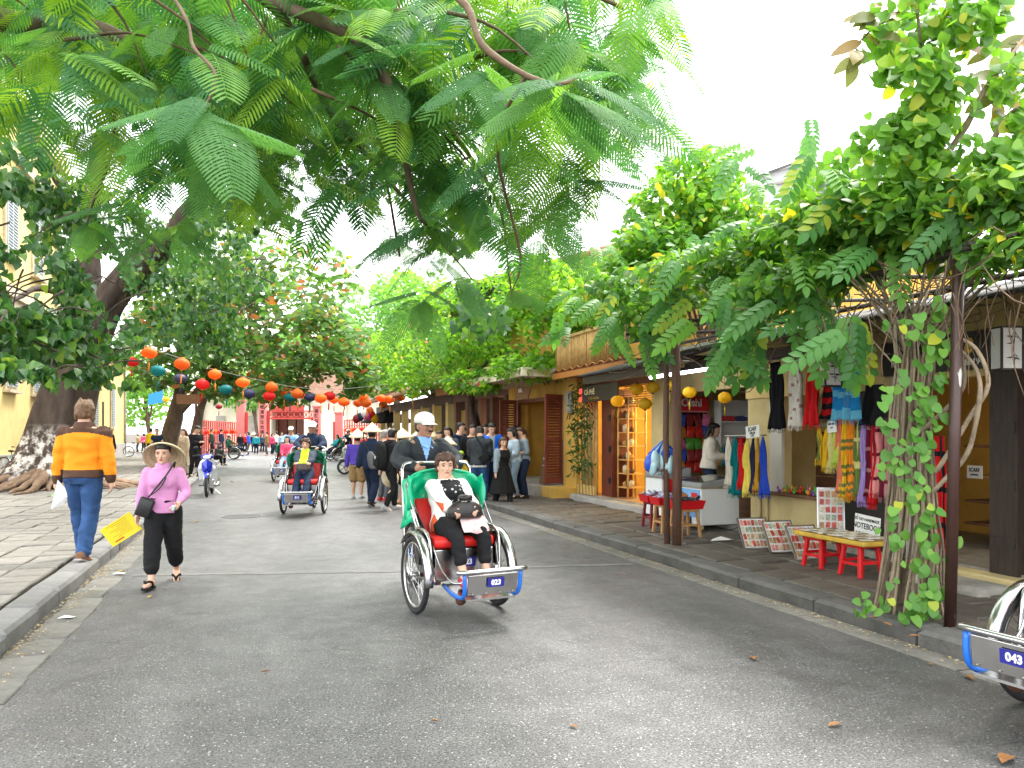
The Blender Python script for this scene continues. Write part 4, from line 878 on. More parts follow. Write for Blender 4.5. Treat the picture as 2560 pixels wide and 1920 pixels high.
# ---------------------------------------------------------------- bougainvillea over the right hand shops
bv = thing('bougainvillea', 'bright green bougainvillea mass sprawling over the shop roofs', 'shrub', P(23.0,6.6,PAV))
for q in ([P(23,6.6,0),P(22.9,6.65,1.2),P(22.8,6.4,2.2),P(22.2,6.0,3.1),P(21,5.8,3.8)], [P(22.9,6.65,1.2),P(23.3,6.6,2.3),P(24,6.3,3.3),P(26,5.9,4)], [P(23,6.62,.3),P(23.1,6.5,1.6),P(22.5,6.3,2.8),P(20.5,6.0,3.4),P(18.5,5.9,3.6)]):
    mb = MB(); limb(mb, wl(bv, q), .09, .03, 8, 5, .08); mb.build('stem', BARKD, bv, smooth=True)
blobs = [(1180,860,22,120,80,2.2,1.3),(1290,830,20,130,90,2.0,1.4),(1390,850,18.5,110,80,1.6,1.1),(1080,900,26,90,70,2.5,.9),(1130,790,24,100,70,2.5,.9),(1250,750,22,120,60,2,.9),(1380,760,20,120,60,2,.9),(1030,950,29,60,45,2,.5),(1010,880,32,80,80,3,.6),(1440,730,16.5,110,70,1.4,.9),(1350,690,18,100,50,1.5,.6),(1330,920,18,110,35,1.2,.5),(1180,950,20,90,35,1.2,.4),(1470,800,17.5,70,70,1.2,.5)]
pts = blob_pts(blobs, 18000, .9, -.18, 21); n = len(pts); d = rand_dirs(n, -.25); nn = rg.normal(size=(n,3))*.7+np.array([0,-.5,1]); ss = rg.uniform(.11,.21,n)
foliage(bv, [LEAF_SM], orient(d, nn, pts, ss), ss, leaf_mat('bougainvillea leaf', [(0,(.05,.15,.025)),(.35,(.1,.24,.03)),(.8,(.2,.38,.035)),(.985,(.28,.45,.04)),(1,(.6,.08,.25))], .5, .5, .25, 1.7), 150)
# ---------------------------------------------------------------- vines
VL = leaf_mat('vine leaf', [(0,(.05,.14,.03)),(.35,(.09,.21,.04)),(.75,(.15,.3,.045)),(.93,(.24,.4,.05)),(.97,(.45,.4,.03)),(1,(.55,.4,.02))], .45, .42, .3, 1.7)
STEMM = M('twisted vine stem', (.24,.185,.125), .85, var=.35, scale=8, bump=.6, bscale=30, rnd=.25)
STEMD = M('dry vine tangle', (.14,.09,.055), .9, var=.4, scale=8, rnd=.3)
vn = thing('climbing_vine', 'twisted bundle of vine stems at the kerb spreading a leafy canopy over the stalls', 'vine', P(4.95,5.12,PAV))
base = P(4.95,5.12,PAV)
for i in range(38):
    a = rg.uniform(0,6.28); r = .125*math.sqrt(rg.uniform()); q = []; w = rg.uniform(-1.6,1.6); hgt = rg.uniform(2.5,3.1)
    out = P(rg.uniform(-1.2,1.2), rg.uniform(-.5,1.2))-P(0,0)
    for j in range(9):
        u = j/8; aa = a+w*u; rr = (.15*(1-u)**3+r+.015)*(1+.5*max(0,u-.7)) + rg.uniform(-.012,.012)
        p = Vector((math.cos(aa)*rr, math.sin(aa)*rr, u*hgt-.02)); p.x += (.03*u)
        if u > .72: p += Vector((out.x, out.y, 0))*((u-.72)/.28)**1.6*.6
        q.append(p)
    mb = MB(); limb(mb, q, rg.uniform(.007,.018), rg.uniform(.004,.01), 6, 4, .045); mb.build('stem', STEMM, vn, smooth=True)
for q in ([at(2330,1230,6.1),at(2420,1130,6.0),at(2450,1000,5.9),at(2440,930,5.95),at(2390,870,6.0)], [at(2340,1180,6.1),at(2430,1040,6.0),at(2470,960,5.9),at(2440,880,5.9),at(2400,850,6)], [at(2280,1100,6.2),at(2380,1010,6.1),at(2410,960,6),at(2400,880,6)], [at(2300,1180,6.2),at(2330,900,6.2),at(2380,780,6.1),at(2420,650,6)]):
    mb = MB(); limb(mb, wl(vn, q), .02, .014, 7, 6, .02); mb.build('stem', STEMM, vn, smooth=True)
# thin dry tangle under the canopy
mb = MB()
for i in range(150):
    s, t = rg.uniform(3.9, 9.6), rg.uniform(4.8, 7.0); p = P(s, t, rg.uniform(2.55,3.3)); q = P(s+rg.uniform(-1.2,1.2), t+rg.uniform(-.5,.5), p.z+rg.uniform(-.35,.3)); mid = (p+q)/2+Vector((rg.uniform(-.15,.15),rg.uniform(-.15,.15),rg.uniform(-.35,.1)))
    limb(mb, wl(vn, [p, mid, q]), .006, .004, 5, 4, .05)
for i in range(46):
    s, t = 4.95+rg.normal()*.5, 5.15+rg.normal()*.25; p = P(s,t,rg.uniform(2.5,2.9)); q = p+Vector((rg.uniform(-.15,.15),rg.uniform(-.1,.1),-rg.uniform(.3,.9)))
    limb(mb, wl(vn, [p,(p+q)/2+Vector((rg.uniform(-.1,.1),0,0)),q]), .005, .003, 5, 4, .05)
o = mb.build('dry_tangle', STEMD, vn, smooth=True); o['kind'] = 'stuff'
# leaves of the canopy: blobs over the pergola, then the tower, then drapes
blobs = [(2420,560,6.2,200,100,.8,1.2),(2250,560,6.6,170,90,.9,1.2),(2100,560,7.2,170,90,1,1.2),(1990,610,7.8,150,90,1,1.2),(1880,650,8.6,140,80,1,1.1),(1760,680,9.6,140,70,1.1,1.1),(1650,720,10.6,130,70,1.2,1.1),(1540,740,11.8,110,65,1.2,1.0),(2480,480,5.8,110,60,.6,.5),(2050,690,7.2,120,55,.7,.7),(1900,740,8.2,110,55,.7,.6),(1600,800,10.6,90,40,.8,.35),(2500,640,5.7,90,60,.5,.3),(2680,560,5.6,150,90,.7,.9),(2860,560,5.2,160,90,.7,.8)]
pts = blob_pts(blobs, 9600, 1.6, -.22, 31, .3); n = len(pts); d = rand_dirs(n, -.35); nn = rg.normal(size=(n,3))*.5+np.array([0,-.5,1]); ss = rg.uniform(.09,.16,n)*(.85+.02*pts[:,1])
Tv = [orient(d, nn, pts, ss)]; Sv = [ss]
# drooping sprays made of leaf pairs
spr = []
for (px, py, Y, n_, sp) in [(1790,800,8.6,5,60),(1840,860,8.2,5,50),(1870,760,8.4,5,60),(1930,760,7.8,5,60),(1960,700,7.6,6,70),(1700,760,9.6,6,80),(1600,800,10.6,6,80),(1520,820,11.5,6,70),(1560,760,11.2,6,80),(2030,820,6.9,3,24),(2130,850,6.5,3,24),(1650,700,10.4,7,90),(1800,690,9,7,90),(1900,640,8.3,7,90),(2000,560,7.6,7,90),(2100,500,7,7,80),(2200,470,6.6,7,80),(2080,640,7.2,6,70),(1480,790,12,5,50),(1580,690,11.4,6,80),(2350,540,6.1,5,70),(1900,420,9.0,4,60),(2050,380,8.2,5,60),(2200,650,6.5,4,50),(1850,900,8.1,4,40),(1620,870,10.4,3,30)]:
    for k in range(n_):
        c = np.array(at(px+rg.normal()*sp, py-30+rg.normal()*sp*.5, Y+rg.normal()*.25)); spr.append((c, (rg.normal()*.7-.25, -abs(rg.normal())*.6-.1, -rg.uniform(.2,1.1)), rg.uniform(.34,.5)))
spr += [(np.array(at(2040,790,6.9)), (.1,-.25,-1), .5), (np.array(at(2030,770,6.95)), (.35,-.3,-1), .42), (np.array(at(2120,780,6.5)), (.12,-.25,-1), .55), (np.array(at(2140,800,6.5)), (.35,-.2,-1), .45), (np.array(at(1850,800,8.1)), (0,-.3,-1), .6), (np.array(at(1900,800,8.0)), (-.2,-.3,-1), .55), (np.array(at(1870,830,8.0)), (.2,-.3,-1), .5)]
Tsp = orient(np.array([q[1] for q in spr]), np.array([(rg.normal()*.2, -.9, .6) for q in spr]), np.array([q[0] for q in spr]), np.array([q[2] for q in spr]))
foliage(vn, [LEAF_OV], Tv[0], Sv[0], VL, 150)
foliage(vn, [SPRIG], Tsp, np.array([q[2] for q in spr]), leaf_mat('vine spray leaf', [(0,(.06,.18,.05)),(.5,(.09,.24,.06)),(.9,(.15,.33,.06)),(1,(.35,.4,.05))], .42, .45, .35, 1.6), 130, 'leaf_spray', 'leaf_sprays')
# round leaves climbing the stems
lv = []
for i in range(110):
    u = i/109; py = 1540-800*u; px = 2285+32*math.sin(u*9)+40*u+rg.normal()*26
    lv.append((np.array(at(px, py, 5.95+rg.normal()*.05)), (rg.normal()*.6, -.3, -.8+rg.normal()*.3), rg.uniform(.06,.105)))
for i in range(70): lv.append((np.array(at(2255+rg.uniform(-60,80), rg.uniform(780,1480), 5.93+rg.normal()*.07)), (rg.normal()*.6, -.3, -.7+rg.normal()*.4), rg.uniform(.05,.095)))
for i in range(24): lv.append((np.array(at(2290+rg.normal()*45, 1510+rg.normal()*28, 5.9+rg.normal()*.08)), (rg.normal()*.6, -.4, -.5), rg.uniform(.06,.1)))
for i in range(16): lv.append((np.array(at(2170+rg.normal()*25, 1515+rg.normal()*15, 6.0)), (rg.normal()*.6, -.4, .2), rg.uniform(.05,.08)))
foliage(vn, [LEAF_ROUND], orient(np.array([q[1] for q in lv]), np.array([(rg.normal()*.3, -1, .5) for q in lv]), np.array([q[0] for q in lv]), np.array([q[2] for q in lv])), np.array([q[2] for q in lv]), leaf_mat('round vine leaf', [(0,(.07,.19,.03)),(.6,(.1,.26,.035)),(.93,(.15,.32,.04)),(1,(.4,.42,.03))], .45, .35, .35, 1.4), 220)
# tower of round leaves climbing above the pergola
tw = thing('round_leaf_creeper', 'tall column of round leaved creeper climbing above the stalls', 'vine', P(5.6,5.6,2.9))
for q in ([at(2330,620,6.2),at(2300,400,6.2),at(2310,200,6.2),at(2290,-60,6.2)], [at(2280,620,6.3),at(2350,350,6.3),at(2330,150,6.3),at(2400,-80,6.3)], [at(2350,420,6.2),at(2420,300,6.1),at(2500,180,6),at(2600,60,6)], [at(2400,620,6.1),at(2440,450,6),at(2520,300,5.9),at(2600,260,5.9)]):
    mb = MB(); limb(mb, wl(tw, q), .03, .01, 7, 6, .05); mb.build('stem', STEMM, tw, smooth=True)
blobs = [(2290,60,6.2,120,120,.5,1.2),(2260,230,6.2,110,110,.5,1.2),(2230,380,6.3,110,90,.5,1.1),(2340,300,6.2,80,120,.4,.6),(2420,60,6.0,110,70,.4,.6),(2250,480,6.4,140,70,.6,.9),(2500,430,5.9,90,60,.4,.5),(2530,180,5.9,50,70,.3,.25),(2400,400,6.1,80,60,.4,.3),(2540,330,5.9,50,60,.3,.3),(2100,430,7,100,50,.5,.4),(2640,420,5.8,90,80,.4,.4),(2740,430,5.6,90,70,.4,.4)]
pts = blob_pts(blobs, 2400, 2.2, -.16, 41, .2); n = len(pts); d = np.stack([rg.normal(size=n)*.6, rg.normal(size=n)*.5-.3, -.7+rg.normal(size=n)*.4],1); nn = rg.normal(size=(n,3))*.5+np.array([0,-.8,.7]); ss = rg.uniform(.065,.125,n)
foliage(tw, [LEAF_ROUND], orient(d, nn, pts, ss), ss, leaf_mat('creeper leaf', [(0,(.08,.2,.03)),(.5,(.14,.3,.04)),(.9,(.22,.4,.05)),(1,(.4,.4,.04))], .42, .48, .35, 1.6), 280)
# big almond leaves reaching in at the top right
ar = thing('almond_branch_tree', 'almond tree reaching in large reddish leaves above the creeper', 'tree', P(4.0,9.4,0))
for q in ([P(4.0,9.4,0),P(4.0,9.4,2.5),P(4.2,8.9,4.2),at(2620,100,6.4),at(2520,200,6.3),at(2440,270,6.2)], [P(4.2,8.9,4.2),at(2700,-150,6.4),at(2450,-120,6.3),at(2250,30,6.2),at(2190,60,6.2),at(2140,120,6.2)], [at(2620,100,6.4),at(2560,160,6),at(2480,190,5.9)], [at(2620,100,6.4),at(2580,330,6.1),at(2500,420,6)]):
    mb = MB(); limb(mb, wl(ar, q), .06 if q[0].z < 1 else .02, .006, 7, 5, .03); mb.build('trunk' if q[0].z < 1 else 'branch', BARKT, ar, smooth=True)
lv = []
for (px, py, k) in ((2190,60,5),(2140,120,5),(2160,90,3),(2440,180,3),(2480,150,4),(2520,220,4),(2550,110,4),(2500,240,3),(2540,300,4),(2230,20,4)):
    for j in range(k): lv.append((np.array(at(px+rg.normal()*14, py+rg.normal()*14, 6.2)), (rg.normal()*.9-.2, rg.normal()*.4-.2, rg.normal()*.5-.35), rg.uniform(.17,.27)))
foliage(ar, [LEAF_ALM], orient(np.array([q[1] for q in lv]), np.array([(rg.normal()*.4, -1, .5) for q in lv]), np.array([q[0] for q in lv]), np.array([q[2] for q in lv])), np.array([q[2] for q in lv]), leaf_mat('reddening almond leaf', [(0,(.12,.15,.04)),(.35,(.2,.2,.05)),(.7,(.25,.13,.05)),(.9,(.2,.3,.04)),(1,(.55,.1,.02))], .4, .35, .4, 1.3), 60)
# rounded vine mound over the grocery roof
vm = thing('vine_mound', 'tall rounded mound of green creeper growing over the grocery roof', 'shrub', P(11.5,7.4,2.95))
for i in range(14):
    a = rg.uniform(0,6.28); q = [P(11.5,7.4,2.95)+Vector((math.cos(a)*.3*j/3+rg.normal()*.12, math.sin(a)*.3*j/3, j*.75)) for j in range(5)]
    mb = MB(); limb(mb, wl(vm, q), .03, .012, 6, 4, .08); mb.build('stem', STEMD, vm, smooth=True)
blobs = [(1740,450,12.6,110,70,.9,1.0),(1680,530,12.4,120,80,1,1.2),(1800,560,12.4,130,90,1,1.2),(1640,620,12.2,110,70,1,1.0),(1850,640,12,110,70,1,.9),(1740,620,12.2,120,80,1,1.0),(1900,570,12.2,80,60,.8,.5),(1560,690,12.4,90,50,.8,.7),(1490,760,13.4,90,60,.9,.7),(1950,640,11,90,60,.8,.5)]
pts = blob_pts(blobs, 8200, 1.6, -.2, 51, .45); n = len(pts); d = rand_dirs(n, -.3); nn = rg.normal(size=(n,3))*.6+np.array([0,-.6,1]); ss = rg.uniform(.1,.2,n)
foliage(vm, [LEAF_OV], orient(d, nn, pts, ss), ss, leaf_mat('mound leaf', [(0,(.07,.18,.03)),(.5,(.14,.3,.04)),(.9,(.24,.42,.05)),(1,(.5,.42,.05))], .45, .5, .3, 1.7), 200)
# pergola posts and rails
pg = thing('vine_pergola', 'rough pergola of poles carrying the vines along the right kerb', 'pergola', P(6.5,5.1,PAV), TH)
def pl(s, t, z): return Vector((t-5.1, s-6.5, z-PAV))
for (a_, b_, r_) in ((pl(4.0,5.1,3.0), pl(9.2,5.35,2.95), .03), (pl(9.2,5.35,2.95), pl(11.0,5.5,3.0), .03), (pl(4.1,6.9,3.1), pl(12,7,3.15), .03)): MB().tube([a_,b_], r_, 8).build('rail', DWOOD, pg, smooth=True)
for s in (4.3,5.6,7.0,8.4,9.8): MB().tube([pl(s,5.0,2.99),pl(s,7.0,3.14)], .022, 7).build('cross_pole', DWOOD, pg, smooth=True)
PAINTP = M('chipped brown pole paint', (.05,.022,.018), .4, var=.2, scale=3, col2=None, coat=.1)
def chipped():
    m = PAINTP; t = m.node_tree; N = t.nodes; L = t.links; b = N['Principled BSDF']; old = b.inputs['Base Color'].links[0].from_socket
    tc = N.new('ShaderNodeTexCoord'); mp = N.new('ShaderNodeMapping'); mp.inputs['Scale'].default_value = (14,14,3); L.new(tc.outputs['Object'], mp.inputs[0])
    n = N.new('ShaderNodeTexNoise'); n.inputs['Scale'].default_value = 1; n.inputs['Detail'].default_value = 5; L.new(mp.outputs[0], n.inputs['Vector'])
    r = N.new('ShaderNodeValToRGB'); r.color_ramp.elements[0].position = .66; r.color_ramp.elements[1].position = .68; L.new(n.outputs[0], r.inputs[0])
    mx = N.new('ShaderNodeMix'); mx.data_type = 'RGBA'; L.new(r.outputs[0], mx.inputs[0]); L.new(old, mx.inputs[6]); mx.inputs[7].default_value = (.5,.48,.46,1); L.new(mx.outputs[2], b.inputs['Base Color'])
chipped()
g1 = G(2375,1562,PAV)
po = tag(MB().tube([(0,0,-.02),(.035,0,1.5),(.09,.02,3.3)], .043, 14).build('pole', PAINTP, None, smooth=True, loc=g1), 'dark brown pole with chipped paint standing by the vine stems', 'pole')
g2 = G(1692,1362,PAV); WP = M('weathered round timber', (.12,.06,.04), .75, var=.4, scale=4, stretch=(6,6,.6), bump=.4)
tag(MB().tube([(0,0,-.02),(.01,0,1.4),(-.03,.02,3.2)], .062, 12).build('pole', WP, None, smooth=True, loc=g2), 'thick weathered timber post beside the red baskets', 'pole')
tag(MB().tube([(0,0,-.02),(-.02,0,1.4),(.0,.02,3.2)], .04, 12).build('pole', WP, None, smooth=True, loc=g2+Vector((-.1,.12,0))), 'thinner timber post lashed behind the thick weathered post', 'pole')
# bamboo sprays growing up the cane screen of the cafe
bz = thing('bamboo_plant', 'dark leafy bamboo sprays growing up the cane screen of the cafe', 'plant', P(15.4,6.86,.26))
for k in range(5):
    s_ = 15.08+.17*k; mb = MB(); limb(mb, wl(bz, [P(s_,6.9,.26), P(s_+.05,6.88,1.2), P(s_-.03,6.84,2.0), P(s_+.05,6.78,2.6)]), .012, .005, 6, 4, .02); mb.build('cane', M('green cane', (.1,.16,.04), .5), bz, smooth=True)
n = 420; pts = np.array([tuple(P(15.0+rg.uniform(0,.95), 6.8+rg.uniform(-.12,.1), .6+2.1*rg.uniform()**.8)) for i in range(n)]); d = rand_dirs(n, -.5); ss = rg.uniform(.1,.2,n)
foliage(bz, [leaf_tpl(.11)], orient(d, rg.normal(size=(n,3))*.5+np.array([0,-.8,.5]), pts, ss), ss, leaf_mat('bamboo leaf', [(0,(.02,.06,.015)),(.6,(.04,.1,.02)),(1,(.1,.18,.03))], .45, .3, .4, 1.5), 60)
# ================================================================ people: one continuous body mesh, clothes and hair as children
_tmp = bpy.data.scenes.new('tmp')
def fuse(mb, voxel, smooth=2):
    me = mb.mesh('fuse'); bq = bmesh.new(); bq.from_mesh(me); bmesh.ops.recalc_face_normals(bq, faces=bq.faces); bq.to_mesh(me); bq.free(); o = bpy.data.objects.new('fuse', me); _tmp.collection.objects.link(o)
    r = o.modifiers.new('r', 'REMESH'); r.mode = 'VOXEL'; r.voxel_size = voxel; r.adaptivity = 0
    if smooth: s = o.modifiers.new('s', 'SMOOTH'); s.iterations = smooth; s.factor = .5
    vl = _tmp.view_layers[0]; vl.update(); out = bpy.data.meshes.new_from_object(o.evaluated_get(vl.depsgraph))
    bpy.data.objects.remove(o); bpy.data.meshes.remove(me); return out
def wrinkle(me, amp, freq, seed=0, aniso=(1,1,1.3)):
    if not amp: return
    n = len(me.vertices); co = np.empty(n*3, np.float32); no = np.empty(n*3, np.float32); me.vertices.foreach_get('co', co); me.vertex_normals.foreach_get('vector', no); co = co.reshape(-1,3); no = no.reshape(-1,3)
    rs = np.random.default_rng(seed+1); p = co*np.array(aniso)*freq; h = np.zeros(n)
    for i in range(7):
        k = rs.normal(size=3)*(1+.45*i); q = p @ k; h += np.sin(q*1.1+2.4*np.sin(p @ (rs.normal(size=3)*.6)+rs.uniform(0,6))+1.3*np.sin(p @ (rs.normal(size=3)*1.3)+rs.uniform(0,6)))/(1+.4*i)
    co = co+no*(amp*.38*h)[:,None].astype(np.float32); me.vertices.foreach_set('co', co.ravel()); me.update()
def finish(name, me, mats, parent, cond=None):
    me.materials.clear(); o = link(name, me, mats, parent, True)
    if cond:
        idx = [cond(p.center) for p in me.polygons]; me.polygons.foreach_set('material_index', idx); me.update()
    return o
def ring_loft(mb, rings, n=18, mi=0, p=2.4):
    # rings: (center, xaxis, yaxis, hw, front, back)
    vs = []
    for (c, X, Y, hw, fr, bk) in rings:
        for k in range(n):
            a = 2*math.pi*k/n; ca, sa = math.cos(a), math.sin(a)
            e = 2/p; xx = math.copysign(abs(ca)**e, ca)*hw; yy = math.copysign(abs(sa)**e, sa)*(bk if sa > 0 else fr)
            vs.append(c + X*xx + Y*yy)
    m = len(rings); fs = [(i*n+k, i*n+(k+1)%n, (i+1)*n+(k+1)%n, (i+1)*n+k) for i in range(m-1) for k in range(n)]
    fs += [tuple(range(n-1,-1,-1)), tuple((m-1)*n+k for k in range(n))]; mb.add(vs, fs, mi)
def ik(a, b, l1, l2, pole):
    d = b-a; L = min(d.length, (l1+l2)*.999); dn = d.normalized(); x = (l1*l1-l2*l2+L*L)/(2*L); h = math.sqrt(max(l1*l1-x*x, 0))
    pv = pole-dn*pole.dot(dn); pv = pv.normalized() if pv.length > 1e-5 else Vector((0,1,0))
    return a+dn*x+pv*h, a+dn*L
def rtube(mb, pts, rad, n=12, k=3):
    q = catmull(pts, k); r = lerp_list(rad, len(q)); d0 = (q[0]-q[1]).normalized(); d1 = (q[-1]-q[-2]).normalized()
    q = [q[0]+d0*r[0]*.7]+q+[q[-1]+d1*r[-1]*.7]; r = [r[0]*.55]+r+[r[-1]*.55]; mb.tube(q, r, n)
HAIRM = M('black hair', (.012,.009,.008), .5, var=.4, scale=30); HAIRB = M('brown hair', (.07,.032,.018), .55, var=.4, scale=30); HAIRBL = M('dark blond hair', (.16,.09,.045), .55, var=.35, scale=30)
def skin(c, nm): return M(nm, c, .5, var=.08, scale=9, spec=.35)
SK_L = skin((.62,.37,.26), 'light skin'); SK_M = skin((.44,.24,.15), 'tan skin'); SK_D = skin((.36,.19,.12), 'weathered brown skin')
LIPR = M('red lips', (.45,.03,.03), .4, var=.05); LIPN = M('natural lips', (.38,.14,.11), .5, var=.05); EYED = M('dark eye', (.015,.01,.008), .2, var=0); EYEW = M('eye white', (.7,.68,.65), .3, var=0)
STRAW = M('palm leaf hat', (.66,.55,.35), .7, var=.12, scale=12, stretch=(1,1,9)); CAPM = M('off white cap', (.76,.74,.7), .75, var=.05)
VOX = [(.0075,.0105), (.015,.017), (.03,.031)]
def cloth(name, col, rough=.85, var=.14, **k): return M(name, col, rough, var=var, scale=k.pop('scale', 14), bump=k.pop('bump', .15), bscale=k.pop('bscale', 90), spec=.2, **k)
def person(label, loc, rz, H=1.65, fem=False, pelvis=None, lean=4, side=0, hands=None, feet=None, foot_rot=None, head=(0,0), skinm=SK_M, res=1, top=None, bottom=None, shoes=None, hair='short', hairm=HAIRM, hat=None, lips=LIPN, group=None, elbow=None, knee=None, fat=1.0, curl=.5, palm=None, extra=None):
    vb, vg = VOX[res]; X = Vector((1,0,0))
    pel = Vector(pelvis) if pelvis else Vector((0,0,.528*H))
    L = R(lean); up = Vector((math.sin(R(side)), -math.sin(L), math.cos(L))).normalized(); fw = up.cross(X).normalized()*-1
    bk = -fw if fw.y < 0 else fw                           # back axis (+Y side)
    bk = X.cross(up).normalized()*-1 if False else Vector((0, math.cos(L), math.sin(L)))
    shw = (.096 if fem else .108)*H; hipw = .052*H
    shl = pel+up*(.278*H); neck = pel+up*(.31*H)
    SL, SR_ = shl+X*shw, shl-X*shw; HL, HR = pel+X*hipw, pel-X*hipw
    hands = hands or ((.17*H,-.04*H,.47*H), (-.17*H,-.04*H,.47*H)); hl, hr = Vector(hands[0]), Vector(hands[1])
    feet = feet or ((.06*H,.0,.045*H), (-.06*H,.0,.045*H)); fl, fr = Vector(feet[0]), Vector(feet[1])
    elbow = elbow or (Vector((.35,1,-.2)), Vector((-.35,1,-.2))); knee = knee or (Vector((.12,-1,0)), Vector((-.12,-1,0)))
    EL, hl = ik(SL, hl, .165*H, .15*H, Vector(elbow[0])); ER, hr = ik(SR_, hr, .165*H, .15*H, Vector(elbow[1]))
    KL, fl = ik(HL, fl, .247*H, .245*H, Vector(knee[0])); KR, fr = ik(HR, fr, .247*H, .245*H, Vector(knee[1]))
    rings = ([(-.06,.07,.05,.06),(-.02,.096,.066,.075),(.03,.095,.062,.07),(.09,.078,.056,.055),(.14,.078,.058,.056),(.19,.086,.078,.056),(.225,.088,.07,.055),(.262,.09,.05,.05),(.29,.07,.04,.044),(.305,.042,.036,.04),(.33,.032,.034,.034),(.365,.031,.034,.034)] if fem else
             [(-.06,.072,.05,.06),(-.02,.092,.062,.072),(.03,.09,.062,.066),(.09,.085,.06,.058),(.15,.09,.064,.06),(.2,.098,.07,.062),(.235,.104,.066,.06),(.265,.104,.054,.054),(.29,.082,.042,.048),(.308,.046,.038,.042),(.335,.035,.036,.036),(.37,.034,.036,.036)])
    def tor(mb, lo, hi, add=0.0, flare=0.0, hs=1.0):
        rr = []
        for (h, w, f, b) in rings:
            if lo-.02 <= h <= hi:
                k = 1+flare*max(0, (.09-h)/.15)
                rr.append((pel+up*(h*H), X, bk, w*H*fat*k*hs+add, f*H*fat*k*hs+add, b*H*fat*k*hs+add))
        ring_loft(mb, rr, 20, p=2.5)
    # ---- body
    hh = .137*H; yaw, pit = R(head[0]), R(head[1])
    hm = Matrix.Rotation(yaw, 3, 'Z') @ Matrix.Rotation(pit, 3, 'X')        # pitch > 0 looks down for a figure facing -Y
    hc = neck+up*(.008*H)+ hm @ Vector((0,-.012*H,.5*hh+.004*H))
    def hp(x, y, z): return hc + hm @ Vector((x,y,z))*hh
    mb = MB(); tor(mb, -.1, .5)
    HX, HY = hm @ Vector((1,0,0)), hm @ Vector((0,1,0))
    ring_loft(mb, [(hp(0,0,z), HX, HY, w*hh, f*hh, b*hh) for z, w, f, b in ((-.5,.12,.33,-.12),(-.44,.2,.38,.0),(-.32,.26,.385,.2),(-.16,.3,.39,.34),(0,.325,.385,.42),(.15,.335,.40,.44),(.3,.315,.375,.43),(.42,.24,.27,.34),(.49,.1,.1,.16))], 20, p=2.2)
    if res < 2:
        mb.tube([hp(0,-.37,.1), hp(0,-.43,-.02), hp(0,-.485,-.13), hp(0,-.40,-.17)], [.03*hh,.045*hh,.065*hh,.05*hh], 8)
        mb.ell(hp(0,-.375,-.27), (.13*hh,.055*hh,.055*hh), 10, 6, hm); mb.ell(hp(0,-.34,-.43), (.11*hh,.07*hh,.07*hh), 10, 6, hm)
        for s in (-1,1):
            mb.ell(hp(s*.34,.06,-.04), (.035*hh,.09*hh,.15*hh), 8, 6, hm); mb.ell(hp(s*.17,-.33,-.1), (.1*hh,.06*hh,.1*hh), 8, 6, hm); mb.ell(hp(s*.15,-.36,.13), (.12*hh,.04*hh,.035*hh), 8, 6, hm)
    mb.tube([neck-up*.02*H, hp(0,.08,-.35)], [.036*H,.034*H], 12)
    for S, E, Wr, sg, i in ((SL,EL,hl,1,0),(SR_,ER,hr,-1,1)):
        rtube(mb, [S-up*.01*H, (S+E)/2, E, (E*.6+Wr*.4), Wr], [.029*H*fat,.027*H,.0225*H,.0225*H,.0155*H], 10)
        d = (Wr-E).normalized(); pn = Vector(palm[i]) if palm and palm[i] else Vector((-sg,0.2,0)); pn = (pn-d*pn.dot(d)).normalized(); sx = d.cross(pn); hn = .105*H
        mb.tube([Wr-d*.01*H, Wr+d*hn*.2, Wr+d*hn*.48], [.014*H,.019*H,.018*H], 8)
        for q in (-1,-.33,.33,1): mb.ell(Wr+d*hn*.34+sx*q*.013*H, (.010*H,.010*H,.012*H), 6, 4)
        if res == 0:
            for q, ln in ((-1.5,.38),(-.5,.46),(.5,.48),(1.5,.43)):
                b0 = Wr+d*hn*.45+sx*q*.0105*H; c = curl; p1 = b0+(d*math.cos(c*.6)+pn*math.sin(c*.6))*hn*ln*.45; p2 = p1+(d*math.cos(c*1.5)+pn*math.sin(c*1.5))*hn*ln*.32; p3 = p2+(d*math.cos(c*2.3)+pn*math.sin(c*2.3))*hn*ln*.25
                mb.tube([b0-d*.01, b0, p1, p2, p3], [.0054*H,.0054*H,.005*H,.0045*H,.0036*H], 7)
            ts = -1 if (sx.y > 0) else 1                   # thumb leaves the palm on its forward side
            b0 = Wr+d*hn*.12+sx*ts*.014*H; p1 = b0+(d*.7+sx*ts*.75+pn*.35).normalized()*hn*.3; p2 = p1+(d+sx*ts*.2+pn*.5).normalized()*hn*.24; mb.tube([b0, p1, p2], [.008*H,.0062*H,.0048*H], 7)
        else: mb.ell(Wr+d*hn*.62+pn*.012*H*curl, (.017*H,.017*H,.02*H), 8, 6)
    foot_rot = foot_rot or ((8,0),(-8,0))
    fm = [Matrix.Rotation(R(a), 3, 'Z') @ Matrix.Rotation(R(b), 3, 'X') for a, b in foot_rot]
    for Hh, K, Fo, m in ((HL,KL,fl,fm[0]),(HR,KR,fr,fm[1])):
        cb = (bk*.012*H)
        rtube(mb, [Hh+up*.005*H, Hh*.6+K*.4, K, K*.65+Fo*.35+Vector((0,.008*H,0)), K*.25+Fo*.75, Fo], [.052*H*fat,.047*H*fat,.033*H,.034*H,.025*H,.021*H], 12)
        def fp(x, y, z): return Fo + m @ Vector((x,y,z))*H
        mb.tube([fp(0,.03,-.022), fp(0,0,-.015), fp(0,-.045,-.022), fp(0,-.085,-.03), fp(0,-.115,-.034)], [.02*H,.026*H,.024*H,.021*H,.012*H], 10); mb.ell(fp(0,.022,-.028), (.02*H,.022*H,.017*H), 8, 6)
    me = fuse(mb, vb, 2); body = finish('person', me, [skinm], None); body.location = loc; body.rotation_euler = (0,0,rz); tag(body, label, 'person', group)
